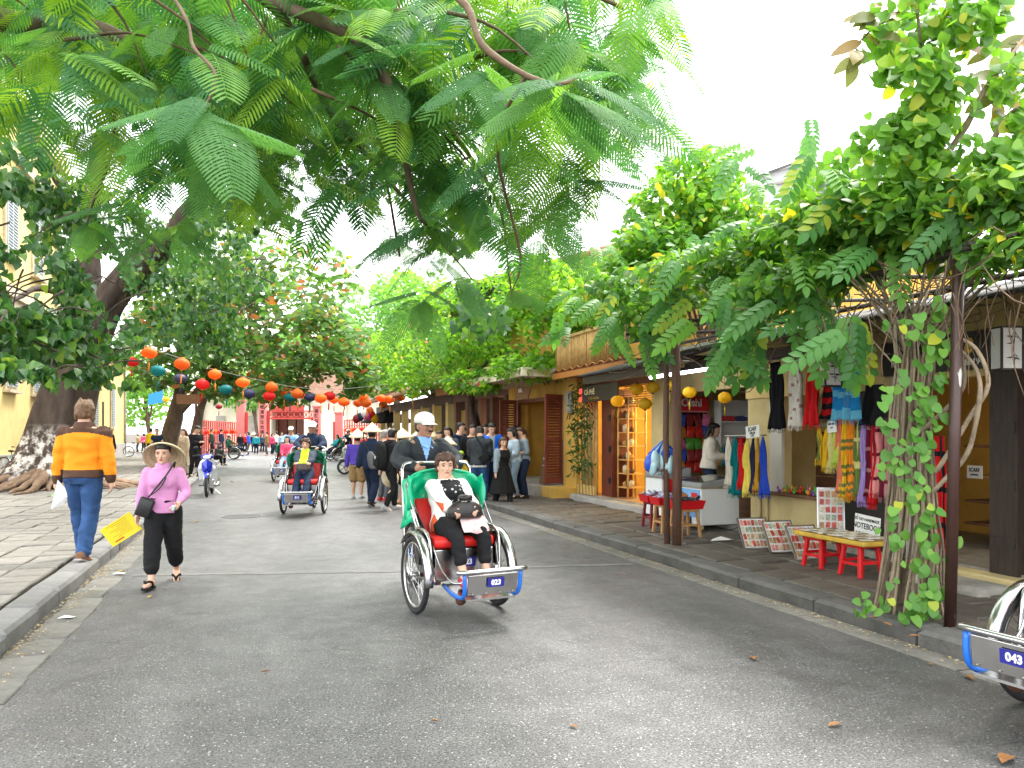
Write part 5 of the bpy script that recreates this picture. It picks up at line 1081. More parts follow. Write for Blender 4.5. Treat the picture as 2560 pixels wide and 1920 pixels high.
    # ---- clothes
    if top:
        a = top.get('add', .012); mb = MB(); lo = top.get('hem', -.03); tor(mb, lo, top.get('neck', .3), a, top.get('flare', 0))
        if top.get('bust') and fem:
            for s in (-1,1): mb.ell(pel+up*(.19*H)+X*(s*.042*H)-bk*(.058*H), (.042*H,.036*H,.04*H), 10, 8)
        sl = top.get('sleeve', 1.0); rs = top.get('cuff', .024)
        for S, E, Wr in ((SL,EL,hl),(SR_,ER,hr)):
            if sl <= .5: e = S+(E-S)*(sl*2); rtube(mb, [S-up*.012*H, S*.5+e*.5, e], [.036*H+a,.034*H+a,.032*H+a], 12)
            else:
                e = E+(Wr-E)*((sl-.5)*2); rtube(mb, [S-up*.012*H, (S+E)/2, E, (E+e)/2, e], [.036*H+a,.032*H+a,.028*H+a,.027*H+a,rs*H+a*.5], 12)
        if top.get('collar'): mb.tube([neck-up*.02*H, neck+up*.022*H], [.05*H+a,.046*H+a*.5], 14)
        me = fuse(mb, vg, 2); wrinkle(me, top.get('fold', .006) if res < 2 else .004, 9, len(label)); finish(top.get('name', 'jacket'), me, top['mats'], body, top.get('cond'))
        if top.get('skirt'):
            z0, w0, w1 = top['skirt']; mb = MB(); rr = []
            for i in range(7):
                u = i/6; c = pel+up*(.05*H)*(1-u)+Vector((0,0,0)); c = Vector((pel.x, pel.y, pel.z+.05*H-(pel.z+.05*H-z0)*u)); rr.append((c, X, Vector((0,1,0)), (w0+(w1-w0)*u)*H, (w0*.72+(w1-w0)*u)*H, (w0*.8+(w1-w0)*u)*H))
            ring_loft(mb, rr, 28, p=2.1); me = fuse(mb, vg, 1); wrinkle(me, .012, 6, 3, (1.6,1.6,.3)); finish('skirt', me, top.get('skirt_mats', top['mats'][:1]), body)
    if bottom:
        a = bottom.get('add', .012); ln = bottom.get('len', .97); mb = MB(); tor(mb, -.08, .095, a*.6); b1 = bottom.get('wide', 1.0)
        for Hh, K, Fo in ((HL,KL,fl),(HR,KR,fr)):
            if ln > .5: e = K+(Fo-K)*((ln-.5)*2); rtube(mb, [Hh+up*.01*H, Hh*.6+K*.4, K, K*.5+e*.5, e], [.058*H*fat+a*.6,.053*H*fat+a,.038*H*b1+a,.037*H*b1+a,.031*H*b1+a], 14)
            else: e = Hh+(K-Hh)*(ln*2); rtube(mb, [Hh+up*.01*H, Hh*.6+e*.4, e], [.058*H*fat+a*.6,.055*H*fat+a,.052*H+a], 14)
        me = fuse(mb, vg, 2); wrinkle(me, bottom.get('fold', .006) if res < 2 else .003, 10, len(label)+5, (1,1,1.8)); finish(bottom.get('name', 'trousers'), me, bottom['mats'], body, bottom.get('cond'))
    if shoes:
        for Fo, m in ((fl,fm[0]),(fr,fm[1])):
            def fp(x, y, z): return Fo + m @ Vector((x,y,z))*H
            sm = shoes['mats']
            if shoes.get('type') == 'sandal':
                mb = MB(); vs = []
                for z in (-.058,-.044):
                    for (x, y) in ((-.018,.042),(.018,.042),(.022,0),(.022,-.03),(.028,-.075),(.024,-.11),(.0,-.132),(-.024,-.11),(-.028,-.075),(-.022,-.03),(-.022,0)): vs.append(fp(x,y,z))
                n = 11; mb.add(vs, [tuple(range(n)), tuple(range(2*n-1,n-1,-1))]+[(i,(i+1)%n,n+(i+1)%n,n+i) for i in range(n)])
                for s in (-1,1): mb.tube(catmull([fp(s*.026,-.025,-.045), fp(s*.024,-.05,-.008), fp(s*.006,-.08,-.005), fp(0,-.1,-.02)],4), .0075*H, 7)
                mb.build('sandal', sm[0], body, smooth=False)
            else:
                mb = MB(); rr = [(fp(0,y,z), m @ Vector((1,0,0)), m @ Vector((0,0,-1)), w*H, h*H, h2*H) for y, z, w, h, h2 in ((.05,-.03,.016,.02,.016),(.042,-.03,.024,.035,.022),(.015,-.03,.027,.045,.022),(-.02,-.03,.028,.036,.022),(-.06,-.034,.031,.02,.018),(-.1,-.038,.028,.012,.014),(-.122,-.04,.014,.006,.01))]
                ring_loft(mb, rr, 14, p=2.6); me = fuse(mb, vg*.8, 1); lz = (Fo+m @ Vector((0,0,-.043*H))).z
                finish('shoe', me, sm, body, (lambda c, Fo=Fo, m=m: 1 if (m.transposed() @ (c-Fo)).z < -.042*H else 0) if len(sm) > 1 else None)
    # ---- hair
    if hair:
        mb = MB(); b_ = .03 if hair != 'thin' else .0
        rr = [(-.3,.26,-.12,.42),(-.14,.345,-.07,.475+b_),(.05,.365,-.02,.5+b_),(.18,.37,.16,.505+b_),(.27,.375,.40,.51+b_),(.38,.36,.42,.49+b_),(.48,.3,.35,.42),(.55,.2,.22,.28),(.59,.06,.06,.1)]
        if hat == 'cap': rr = rr[:4]
        ring_loft(mb, [(hp(0,0,z), HX, HY, w*hh, f*hh, b*hh) for z, w, f, b in rr], 20, p=2.2)
        rl = random.Random(label)
        if hair == 'messy':
            for i in range(70):
                a = rl.uniform(0,6.28); z = rl.uniform(-.3,.55); q = .44*math.sqrt(max(0,1-(z/.62)**2))
                if math.sin(a) < -.3 and z < .25: continue
                mb.ell(hp(math.cos(a)*q*.88, math.sin(a)*q+.04, z), (rl.uniform(.05,.09)*hh, rl.uniform(.05,.09)*hh, rl.uniform(.1,.16)*hh), 7, 5)
        if hair == 'curly':
            for i in range(90):
                a = rl.uniform(0,6.28); z = rl.uniform(-.2,.56); q = .47*math.sqrt(max(0,1-(z/.62)**2))
                if (math.sin(a) < -.35 and z < .24) or (z < .05 and math.sin(a) < .25): continue
                mb.ell(hp(math.cos(a)*q*.9, math.sin(a)*q+.03, z), rl.uniform(.09,.15)*hh, 7, 5)
        if hair in ('long','bob'):
            e = -1.25 if hair == 'long' else -.62
            for x in (-.3,-.18,-.06,.06,.18,.3): mb.tube([hp(x,.3,.2), hp(x*1.1,.42,-.2), hp(x*1.1,.45,-.6 if hair == 'long' else -.4), hp(x*.9,.4,e)], [.14*hh,.15*hh,.14*hh,.06*hh], 8)
            for x in (-.36,.36): mb.tube([hp(x,.08,.15), hp(x*1.05,.08,-.25), hp(x,.12,-.55)], [.1*hh,.1*hh,.05*hh], 8)
        if hair == 'pony': mb.tube([hp(0,.45,.15), hp(0,.62,.0), hp(0,.6,-.4), hp(0,.52,-.9)], [.1*hh,.13*hh,.11*hh,.04*hh], 8)
        me = fuse(mb, max(vb*.9, .007) if res < 2 else vb, 0 if hair == 'curly' else 1); wrinkle(me, .006 if hair == 'curly' else .003, 40, 2, (1,1,.5)); finish('hair', me, [hairm], body)
    if res < 2:
        for s in (-1,1):
            MB().ell(hp(s*.155,-.383,.035), (.068*hh,.02*hh,.026*hh), 10, 6, hm).build('eye', EYED, body, smooth=True)
            MB().tube([hp(s*.06,-.41,.12), hp(s*.16,-.415,.145), hp(s*.25,-.365,.115)], [.014*hh,.018*hh,.008*hh], 6).build('eyebrow', hairm, body, smooth=True)
        MB().ell(hp(0,-.425,-.262), (.105*hh,.02*hh,.034*hh), 12, 6, hm).build('lips', lips, body, smooth=True)
    if hat == 'non':
        mb = MB(); hr_, ht = .215, .17; o = hp(0,.05,.42); sub = []
        for (r, z) in ((hr_,-.055),(hr_*.99,-.04),(hr_*.8,-.005),(hr_*.6,.035),(hr_*.4,.075),(hr_*.2,.112),(.006,.148)): sub.append((r,z))
        ins = [(max(r-.004,.001), z-.008) for r, z in sub][::-1]
        tilt = Matrix.Rotation(R(extra.get('tilt', -6) if extra else -6), 3, 'X')
        mb.lathe(sub+ins, 30, o, hm @ tilt, cap=False); hb = mb.build('conical_hat', STRAW, body, smooth=True)
        if res == 0:
            for r, z in ((.19,-.036),(.15,-.004),(.11,.03),(.075,.058)): 
                b2 = MB(); b2.lathe([(r,z-.012),(r-.003,z-.015),(r-.006,z-.012)], 30, o, hm @ tilt, cap=False); b2.build('hoop', M('hat hoop', (.42,.33,.18), .7), hb)
    if hat == 'cap':
        cm = (extra or {}).get('cap', CAPM); mb = MB()
        ring_loft(mb, [(hp(0,0,z), HX, HY, w*hh, f*hh, b*hh) for z, w, f, b in ((.12,.405,.45,.56),(.3,.41,.45,.56),(.46,.37,.41,.5),(.58,.24,.27,.33),(.64,.05,.05,.06))], 24, p=2.1)
        c = mb.build('cap', cm, body, smooth=True); mb = MB(); vs = []
        for k in range(9):
            a = math.pi*(1.12+.76*k/8); vs += [hp(math.cos(a)*.38, math.sin(a)*.4, .2), hp(math.cos(a)*.42, math.sin(a)*.74-.02, .13-.05*abs(math.cos(a)))]
        mb.add(vs, [(2*k,2*k+1,2*k+3,2*k+2) for k in range(8)]); pk_ = mb.build('peak', cm, c, smooth=True); so = pk_.modifiers.new('t','SOLIDIFY'); so.thickness = .006
    body['_h'] = 0; del body['_h']
    return dict(o=body, hl=hl, hr=hr, pel=pel, up=up, bk=bk, shl=shl, hp=hp, SL=SL, SR=SR_, hm=hm, H=H, EL=EL, ER=ER)
# ================================================================ pedal cyclos, motorbikes, bicycles
GREEN = M('green hood vinyl', (.0,.42,.2), .3, var=.12, scale=5, bump=.2, bscale=12, spec=.5)
GREEND = M('dark green hood vinyl', (.005,.13,.07), .4, var=.15, scale=5, bump=.2, bscale=12)
REDS = M('red vinyl cushion', (.62,.015,.012), .4, var=.1, scale=6); BLUEP = M('blue frame paint', (.01,.13,.55), .35, var=.1, coat=.3)
PLATE = M('blue number plate', (.02,.02,.22), .4, var=.03); PLW = M('plate numerals', (.8,.8,.8), .5, var=0)
MIRR = M('polished steel panel', (.42,.41,.40), .22, 1.0, var=.12, scale=5); DKSTEEL = M('dark lacquer panel', (.02,.018,.018), .15, .3, var=.3, scale=6)
def wheel(parent, c, rad, nsp=28, tyre=.027, name='wheel', spokes=True, hubl=.09):
    hub = MB().tube([(-hubl/2,0,0),(hubl/2,0,0)], .022, 10); hub.tube([(-hubl*.42,0,0),(-hubl*.36,0,0)], .036, 10); hub.tube([(hubl*.36,0,0),(hubl*.42,0,0)], .036, 10)
    w = hub.build(name, CHROME, parent, smooth=True, loc=c)
    MB().torus((0,0,0), rad-tyre, tyre, 'X', 40, 8).build('tyre', RUBBER, w, smooth=True)
    MB().torus((0,0,0), rad-tyre*2-.008, .014, 'X', 40, 6, flat=1.1).build('rim', STEEL, w, smooth=True)
    if spokes:
        mb = MB()
        for i in range(nsp):
            a = 2*math.pi*i/nsp; s = 1 if i % 2 else -1; b = a+(.5 if (i//2) % 2 else -.5); R0 = rad-tyre*2-.01
            mb.tube([(s*hubl*.38, .034*math.cos(b), .034*math.sin(b)), (0, R0*math.cos(a), R0*math.sin(a))], .0022, 4, cap=False)
        mb.build('spokes', CHROME, w)
    return w
def number_plate(parent, txt, loc, rot, w=.15, h=.075):
    p = MB().box((0,0,0), (w,.006,h)).build('number_plate', PLATE, parent, loc=loc); p.rotation_euler = rot
    text_obj(txt, h*.82, PLW, p, (0,-.005,0), (R(90),0,0), 'numerals', weight=h*.03, sx=.95); return p
def cyclo(label, loc, rz, num, hoodm=GREEN, tilt=0.0, group='pedal cyclos on the street', detail=True, folded=True):
    c = thing('cyclo', label, 'cyclo', loc, rz, group); c.rotation_euler = (tilt, 0, rz); RW, TX = .345, .395
    for s in (-1,1):
        wheel(c, (s*TX,0,RW), RW)
        # fender arc over the wheel
        mb = MB(); n = 20; vs = []
        for i in range(n+1):
            a = R(40)+R(148)*i/n; ca, sa = math.cos(a), math.sin(a)
            for x, r in ((-.042,.372),(-.03,.385),(0,.39),(.03,.385),(.042,.372)): vs.append((s*TX+x, r*ca, RW+r*sa))
        mb.add(vs, [(i*5+k,i*5+k+1,(i+1)*5+k+1,(i+1)*5+k) for i in range(n) for k in range(4)]); f = mb.build('fender', CHROME, c, smooth=True); so = f.modifiers.new('t','SOLIDIFY'); so.thickness = .004
        mb = MB(); mb.tube([(s*(TX+.03),-.03,RW),(s*(TX+.03),-.37,RW+.03)], .006, 6); mb.build('fender_stay', CHROME, c)
        # side panel and arm tubes
        mb = MB(); P2 = [(-.2,.42),(.3,.4),(.36,.72),(.3,.95),(.12,.82),(-.02,.74),(-.2,.66)]
        mb.add([(s*.30,y,z) for y,z in P2]+[(s*.312,y,z) for y,z in P2], [tuple(range(7)), tuple(range(13,6,-1))]+[(i,(i+1)%7,7+(i+1)%7,7+i) for i in range(7)]); mb.build('side_panel', DKSTEEL, c)
        mb = MB(); mb.tube(catmull([(s*.33,.4,1.16),(s*.335,.22,.92),(s*.34,.1,.76),(s*.335,-.08,.74),(s*.33,-.2,.66),(s*.32,-.24,.4),(s*.3,-.26,.3)],4), .016, 8); mb.build('arm_tube', CHROME, c, smooth=True)
        mb = MB(); mb.tube([(s*.345,.42,1.12),(s*.35,.08,.72)], .011, 7); mb.tube([(s*.36,.36,1.12),(s*.355,.0,.76)], .009, 7); mb.tube([(s*.352,.3,1.0),(s*.352,.24,.94)], .017, 8); mb.build('hood_strut', CHROME, c, smooth=True)
        mb = MB(); mb.tube(catmull([(s*.2,-.2,.27),(s*.235,-.5,.25),(s*.24,-.72,.26),(s*.245,-.79,.33),(s*.25,-.8,.46)],4), .018, 8); mb.build('blue_rail', BLUEP, c, smooth=True)
        mb = MB(); mb.tube(catmull([(s*.3,-.2,.62),(s*.27,-.32,.44),(s*.24,-.5,.35),(s*.2,-.62,.36)],4), .009, 7); mb.build('step_tube', CHROME, c, smooth=True)
    mb = MB(); mb.tube([(-TX,0,RW),(TX,0,RW)], .018, 8); mb.tube([(-.33,-.1,.3),(.33,-.1,.3)], .012, 7); mb.tube([(-.3,.1,.31),(.3,.1,.31)], .012, 7); mb.build('axle', RUST, c, smooth=True)
    for s in (-1,1): MB().box((s*.27,0,.3), (.05,.5,.03)).build('leaf_spring', RUST, c)
    MB().ell((-.16,-.5,.2), (.05,.05,.05), 10, 8).build('bell_housing', RUST, c, smooth=True); MB().ell((.2,-.4,.23), (.05,.05,.05), 10, 8).build('bell_housing', RUST, c, smooth=True)
    # seat box, cushions, foot board
    MB().add([(-.28,-.2,.3),(.28,-.2,.3),(.28,-.2,.58),(-.28,-.2,.58),(-.28,.3,.3),(.28,.3,.3),(.28,.3,.58),(-.28,.3,.58)], [(0,1,2,3),(7,6,5,4),(0,4,5,1),(1,5,6,2),(2,6,7,3),(3,7,4,0)]).build('seat_box', MIRR, c, bevel=.01)
    MB().box((0,.05,.635), (.58,.52,.1)).build('seat_cushion', REDS, c, bevel=.035, smooth=True)
    MB().box((0,.34,.8), (.56,.09,.38), Matrix.Rotation(R(-20),3,'X')).build('back_cushion', REDS, c, bevel=.03, smooth=True)
    MB().add([(-.22,-.2,.28),(.22,-.2,.28),(.22,-.76,.25),(-.22,-.76,.25),(-.22,-.2,.265),(.22,-.2,.265),(.22,-.76,.235),(-.22,-.76,.235)], [(0,1,2,3),(7,6,5,4),(0,4,5,1),(1,5,6,2),(2,6,7,3),(3,7,4,0)]).build('foot_board', MIRR, c)
    fp_ = MB().box((0,-.79,.37), (.44,.015,.17), Matrix.Rotation(R(10),3,'X')).build('foot_guard', MIRR, c, bevel=.004)
    for x in (-.18,-.06,.06,.18): MB().ell((x,-.795,.3), .006, 6, 4).build('rivet', CHROME, c)
    MB().tube(catmull([(-.29,-.76,.475),(-.27,-.81,.48),(0,-.82,.48),(.27,-.81,.48),(.29,-.76,.475)],3), .02, 9).build('bumper_bar', CHROME, c, smooth=True)
    number_plate(c, num, (.02,-.812,.385), (R(10),0,0)); number_plate(c, num, (.02,-.207,.46), (0,0,0), .16, .08)
    # push hoop behind the seat
    MB().tube(catmull([(-.34,.42,.4),(-.345,.46,.8),(-.345,.5,1.2),(-.335,.52,1.27),(-.28,.53,1.31),(0,.53,1.31),(.28,.53,1.31),(.335,.52,1.27),(.345,.5,1.2),(.345,.46,.8),(.34,.42,.4)],4), .018, 9).build('push_hoop', CHROME, c, smooth=True)
    # folded hood: pleated vinyl hung over a bow behind the head
    mb = MB(); nu, nv = 30, 12; vs = []; rl = random.Random(num)
    for i in range(nu+1):
        a = math.pi*i/nu; x = -.36*math.cos(a); arch = math.sin(a)
        for j in range(nv+1):
            v = j/nv; top = Vector((x*1.0, .36+.06*arch, .92+.33*arch**.36)); bot = Vector((x*1.0, .34+.08*arch, .72+.14*arch))
            p = top.lerp(bot, v); pl_ = .03*math.sin(v*17+math.sin(i*.7))*(1-abs(v-.4)); p.y += pl_*(.3+arch*.5)+.012*math.sin(i*1.3+v*4); p.x += (.02*math.sin(v*14+i*.3))*(1 if x > 0 else -1)*(1-arch)
            if v < .35: p.y -= (1-arch)*.16*(1-v/.35)
            vs.append(p)
    mb.add(vs, [(i*(nv+1)+j,i*(nv+1)+j+1,(i+1)*(nv+1)+j+1,(i+1)*(nv+1)+j) for i in range(nu) for j in range(nv)]); h = mb.build('hood', hoodm, c, smooth=True); so = h.modifiers.new('t','SOLIDIFY'); so.thickness = .008
    for s in (-1,1):                                       # side flaps bunched along the struts
        mb = MB(); vs = []
        for i in range(9):
            u = i/8
            for j in range(7):
                v = j/6; vs.append((s*(.345+.03*math.sin(v*9+u*5)+.02*u), .22+.26*v-.06*u, 1.2-.42*u-.06*v+.02*math.sin(v*11)))
        mb.add(vs, [(i*7+j,i*7+j+1,(i+1)*7+j+1,(i+1)*7+j) for i in range(8) for j in range(6)]); f = mb.build('hood_flap', hoodm, c, smooth=True); so = f.modifiers.new('t','SOLIDIFY'); so.thickness = .01
    MB().tube(catmull([(-.365,.24,.92),(-.35,.3,1.12),(-.27,.36,1.215),(0,.4,1.255),(.27,.36,1.215),(.35,.3,1.12),(.365,.24,.92)],4), .012, 7).build('hood_bow', hoodm, c, smooth=True)
    # rear frame, saddle, drive
    mb = MB(); mb.tube([(0,.1,.32),(0,.5,.32),(0,.72,.3)], .022, 8); mb.tube([(0,.72,.3),(0,.95,.9)], .018, 8); mb.tube([(0,.42,.62),(0,.9,.78)], .018, 8); mb.tube([(0,.72,.3),(.05,1.2,.33)], .011, 7); mb.tube([(0,.72,.3),(-.05,1.2,.33)], .011, 7); mb.tube([(.05,1.2,.33),(0,.93,.84)], .01, 7); mb.tube([(-.05,1.2,.33),(0,.93,.84)], .01, 7); mb.build('rear_frame', BLUEP, c, smooth=True)
    wheel(c, (0,1.2,.335), .335)
    mb = MB(); mb.ell((0,1.0,.95), (.1,.13,.045), 12, 8); mb.tube([(0,.93,.95),(0,.8,.93)], [.05,.02], 8); mb.build('saddle', BLACK, c, smooth=True)
    mb = MB(); mb.torus((.045,.72,.3), .09, .008, 'X', 24, 5); mb.tube([(.05,.72,.3),(.06,.68,.15)], .01, 6); mb.tube([(-.05,.72,.3),(-.06,.76,.45)], .01, 6); mb.build('crank', STEEL, c)
    MB().box((.1,.68,.14), (.09,.07,.025)).build('pedal', BLACK, c); MB().box((-.1,.76,.46), (.09,.07,.025)).build('pedal', BLACK, c)
    MB().tube([(-.352,.42,.93),(-.352,.36,.8)], .005, 5).build('brake_lever', CHROME, c)
    return c
CY = {}
CY['a'] = cyclo('near pedal cyclo numbered 023 with bright green hood and red seat', (-.505,6.98,0), R(26), '023')
CY['b'] = cyclo('cyclo numbered 011 with a dark green hood rolling down the street', G(760,1284), R(5), '011', GREEND)
CY['c'] = cyclo('cyclo carrying a pink jacketed passenger behind cyclo 011', G(715,1203), R(6), '034', GREEND)
CY['d'] = cyclo('cyclo numbered 043 nosing off the right kerb with silver fender', (3.23,4.21,.0), R(-66), '043', GREEN, R(-5.5))
CY['e'] = cyclo('empty looking cyclo parked at the left kerb with big black wheels', G(585,1148), R(112), '027', GREEND)
CY['f'] = cyclo('cyclo crossing at the street end with a teal clad passenger', G(835,1152), R(-48), '018', GREEND)
# ---- blue underbone motorbike at the left kerb
def motorbike(label, loc, rz, c1, c2, group='motorbikes'):
    m = thing('motorbike', label, 'motorbike', loc, rz, group)
    for y in (-.62,.62):
        w = wheel(m, (0,y,.28), .28, 0, .04, spokes=False)
        for k in range(5):
            a = 2*math.pi*k/5; MB().bar((0,0,0), (0,.2*math.cos(a),.2*math.sin(a)), .03, .02).build('spoke', BLACK, w)
    for s in (-1,1): MB().tube([(s*.07,-.62,.28),(s*.07,-.5,.72)], .022, 8).build('fork_leg', STEEL, m, smooth=True)
    mb = MB(); ring_loft(mb, [(Vector((0,y,z)), Vector((1,0,0)), Vector((0,0,1)), w, h, h) for y, z, w, h in ((-.9,.5,.03,.02),(-.8,.58,.06,.03),(-.65,.6,.07,.035),(-.5,.56,.06,.04))], 12); mb.build('front_mudguard', c1, m, smooth=True)
    mb = MB(); mb.add([(-.2,-.42,.42),(.2,-.42,.42),(.24,-.46,.7),(.17,-.52,.88),(.06,-.6,.98),(-.06,-.6,.98),(-.17,-.52,.88),(-.24,-.46,.7),(0,-.6,.48),(0,-.66,.75)], [(0,8,9,7),(8,1,2,9),(2,3,9),(3,4,9),(4,5,9),(5,6,9),(6,7,9)]); o = mb.build('leg_shield', c2, m, smooth=False); so = o.modifiers.new('t','SOLIDIFY'); so.thickness = .03
    mb = MB(); mb.add([(-.1,-.61,.62),(.1,-.61,.62),(.13,-.6,.85),(0,-.66,.95),(-.13,-.6,.85),(0,-.7,.72)], [(0,1,5),(1,2,5),(2,3,5),(3,4,5),(4,0,5)]); o = mb.build('front_badge_panel', c1, m); so = o.modifiers.new('t','SOLIDIFY'); so.thickness = .015
    for s in (-1,1):
        mb = MB(); mb.ell((s*.15,-.56,.72), (.05,.03,.06), 10, 6); mb.build('indicator', M('clear lens', (.6,.62,.65), .15), m, smooth=True)
        mb = MB(); mb.tube(catmull([(s*.05,-.5,.98),(s*.2,-.46,1.04),(s*.32,-.38,1.02)],4), .014, 7); mb.build('handlebar', BLACK, m, smooth=True)
        MB().tube([(s*.26,-.4,1.03),(s*.36,-.36,1.015)], .02, 8).build('grip', BLACK, m, smooth=True); MB().tube([(s*.2,-.44,1.04),(s*.26,-.42,1.2)], .006, 6).build('mirror_stalk', BLACK, m)
        mr = MB().ell((s*.28,-.42,1.23), (.06,.015,.04), 10, 6).build('mirror', BLACK, m, smooth=True)
    mb = MB(); mb.ell((0,-.56,1.0), (.15,.1,.08), 14, 8); mb.build('headlamp_cowl', c1, m, smooth=True); MB().ell((0,-.645,.99), (.09,.03,.05), 12, 6).build('headlamp', M('headlamp glass', (.75,.78,.8), .1, .2), m, smooth=True)
    mb = MB(); ring_loft(mb, [(Vector((0,y,z)), Vector((1,0,0)), Vector((0,0,1)), w, h, h) for y, z, w, h in ((-.4,.5,.06,.06),(-.1,.45,.08,.08),(.15,.5,.12,.12),(.5,.62,.12,.1),(.85,.72,.06,.05))], 14); mb.build('body', c1, m, smooth=True)
    mb = MB(); ring_loft(mb, [(Vector((0,y,z)), Vector((1,0,0)), Vector((0,0,1)), w, h, h) for y, z, w, h in ((-.05,.72,.06,.03),(.1,.74,.12,.045),(.4,.76,.13,.05),(.75,.8,.1,.04))], 14); mb.build('seat', BLACK, m, smooth=True)
    MB().box((0,.1,.3), (.22,.36,.24)).build('engine', STEEL, m, bevel=.04); MB().tube([(.14,.1,.22),(.16,.45,.28),(.16,.8,.36)], [.025,.05,.045], 10).build('exhaust', CHROME, m, smooth=True)
    MB().tube([(-.05,.15,.2),(-.22,.12,.03)], .012, 6).build('kick_stand', STEEL, m); MB().tube([(.05,.15,.2),(.24,.12,.03)], .012, 6).build('kick_stand', STEEL, m)
    MB().tube([(-.25,-.05,.26),(.25,-.05,.26)], .015, 7).build('foot_peg', BLACK, m)
    return m
BLUEM = M('metallic blue plastic', (.015,.03,.42), .22, .2, var=.06, coat=.6); SILV = M('silver plastic', (.6,.62,.66), .25, .4, var=.05, coat=.4)
mp_ = G(500,1243); mp_.y += .6
motorbike('blue and white motorbike on its stand at the left kerb', mp_, R(16), BLUEM, SILV)
MB2 = motorbike('grey motorbike with a red jacketed rider heading into the street', G(878,1186)+Vector((.35,.1,0)), R(-75), M('grey green moped plastic', (.25,.3,.28), .3, var=.1), M('pale moped plastic', (.5,.55,.5), .3, var=.1))
# ---- bicycles
def bicycle(label, loc, rz, fm, lean=0.0):
    b = thing('bicycle', label, 'bicycle', loc, rz, 'bicycles on the left pavement'); b.rotation_euler = (0, lean, rz)
    for y in (-.52,.52): wheel(b, (0,y,.33), .33, 24, .017, hubl=.06)
    mb = MB(); bb = (0,.08,.29)
    for p, q, r in ((bb,(0,.2,.78),.015),(bb,(0,-.36,.62),.017),((0,.18,.7),(0,-.36,.74),.015),((0,-.36,.62),(0,-.34,.84),.017)): mb.tube([p,q], r, 7)
    for s in (-.05,.05): mb.tube([bb,(s,.52,.33)], .009, 6); mb.tube([(0,.19,.74),(s,.52,.33)], .008, 6); mb.tube([(0,-.37,.62),(s,-.52,.33)], .011, 6)
    mb.build('frame', fm, b, smooth=True)
    MB().tube(catmull([(-.28,-.2,.98),(-.2,-.34,.98),(0,-.38,.95),(.2,-.34,.98),(.28,-.2,.98)],4), .011, 7).build('handlebar', CHROME, b, smooth=True); MB().tube([(0,-.35,.82),(0,-.37,.95)], .012, 7).build('stem', CHROME, b)
    for s in (-1,1): MB().tube([(s*.28,-.26,.985),(s*.28,-.15,.98)], .018, 7).build('grip', BLACK, b, smooth=True)
    mb = MB(); mb.ell((0,.23,.86), (.09,.13,.04), 10, 6); mb.tube([(0,.2,.76),(0,.22,.85)], .014, 7); mb.build('saddle', BLACK, b, smooth=True)
    for y in (-.52,.52):
        mb = MB(); n = 14; vs = []
        for i in range(n+1):
            a = R(20 if y > 0 else 40)+R(150)*i/n
            for x in (-.025,.025): vs.append((x, y+.355*math.cos(a), .33+.355*math.sin(a)))
        mb.add(vs, [(2*i,2*i+1,2*i+3,2*i+2) for i in range(n)]); o = mb.build('mudguard', CHROME, b, smooth=True); so = o.modifiers.new('t','SOLIDIFY'); so.thickness = .003
    mb = MB(); bk_ = M('wicker basket', (.25,.2,.13), .8, var=.3)
    for i in range(6):
        z = .68+.05*i; k = .9+.04*i; q = [(sx*.16*k, -.62+sy*.12*k, z) for sx, sy in ((-1,-1),(1,-1),(1,1),(-1,1),(-1,-1))]; mb.tube(q, .004, 4)
    for i in range(7):
        for sy in (-1,1): mb.tube([(-.15+.05*i,-.62+sy*.11,.68),(-.17+.056*i,-.62+sy*.135,.94)], .003, 4)
    for i in range(5):
        for sx in (-1,1): mb.tube([(sx*.145,-.73+.05*i,.68),(sx*.17,-.74+.058*i,.94)], .003, 4)
    mb.box((0,-.62,.68), (.3,.22,.01)); mb.build('basket', bk_, b)
    MB().torus((.04,.08,.29), .085, .006, 'X', 20, 5).build('chainring', STEEL, b); MB().tube([(-.02,.5,.5),(0,.6,.62)], .006, 5).build('carrier_stay', STEEL, b); MB().box((0,.55,.68), (.12,.36,.015)).build('carrier', STEEL, b)
    MB().tube([(.05,.3,.3),(.2,.34,.02)], .008, 5).build('kick_stand', STEEL, b)
    return b
bicycle('pale blue bicycle with basket leaning behind the banyan roots', G(35,1192,PAV), R(70), M('sky blue bike paint', (.15,.4,.5), .35), R(5))
bicycle('second bicycle with wicker basket behind the pale blue one', G(-20,1176,PAV), R(78), M('dark blue bike paint', (.03,.05,.15), .35), R(4))
bicycle('black bicycle with basket parked by the low yellow building', G(345,1142,PAV), R(100), M('black bike paint', (.02,.02,.02), .35), R(-6))
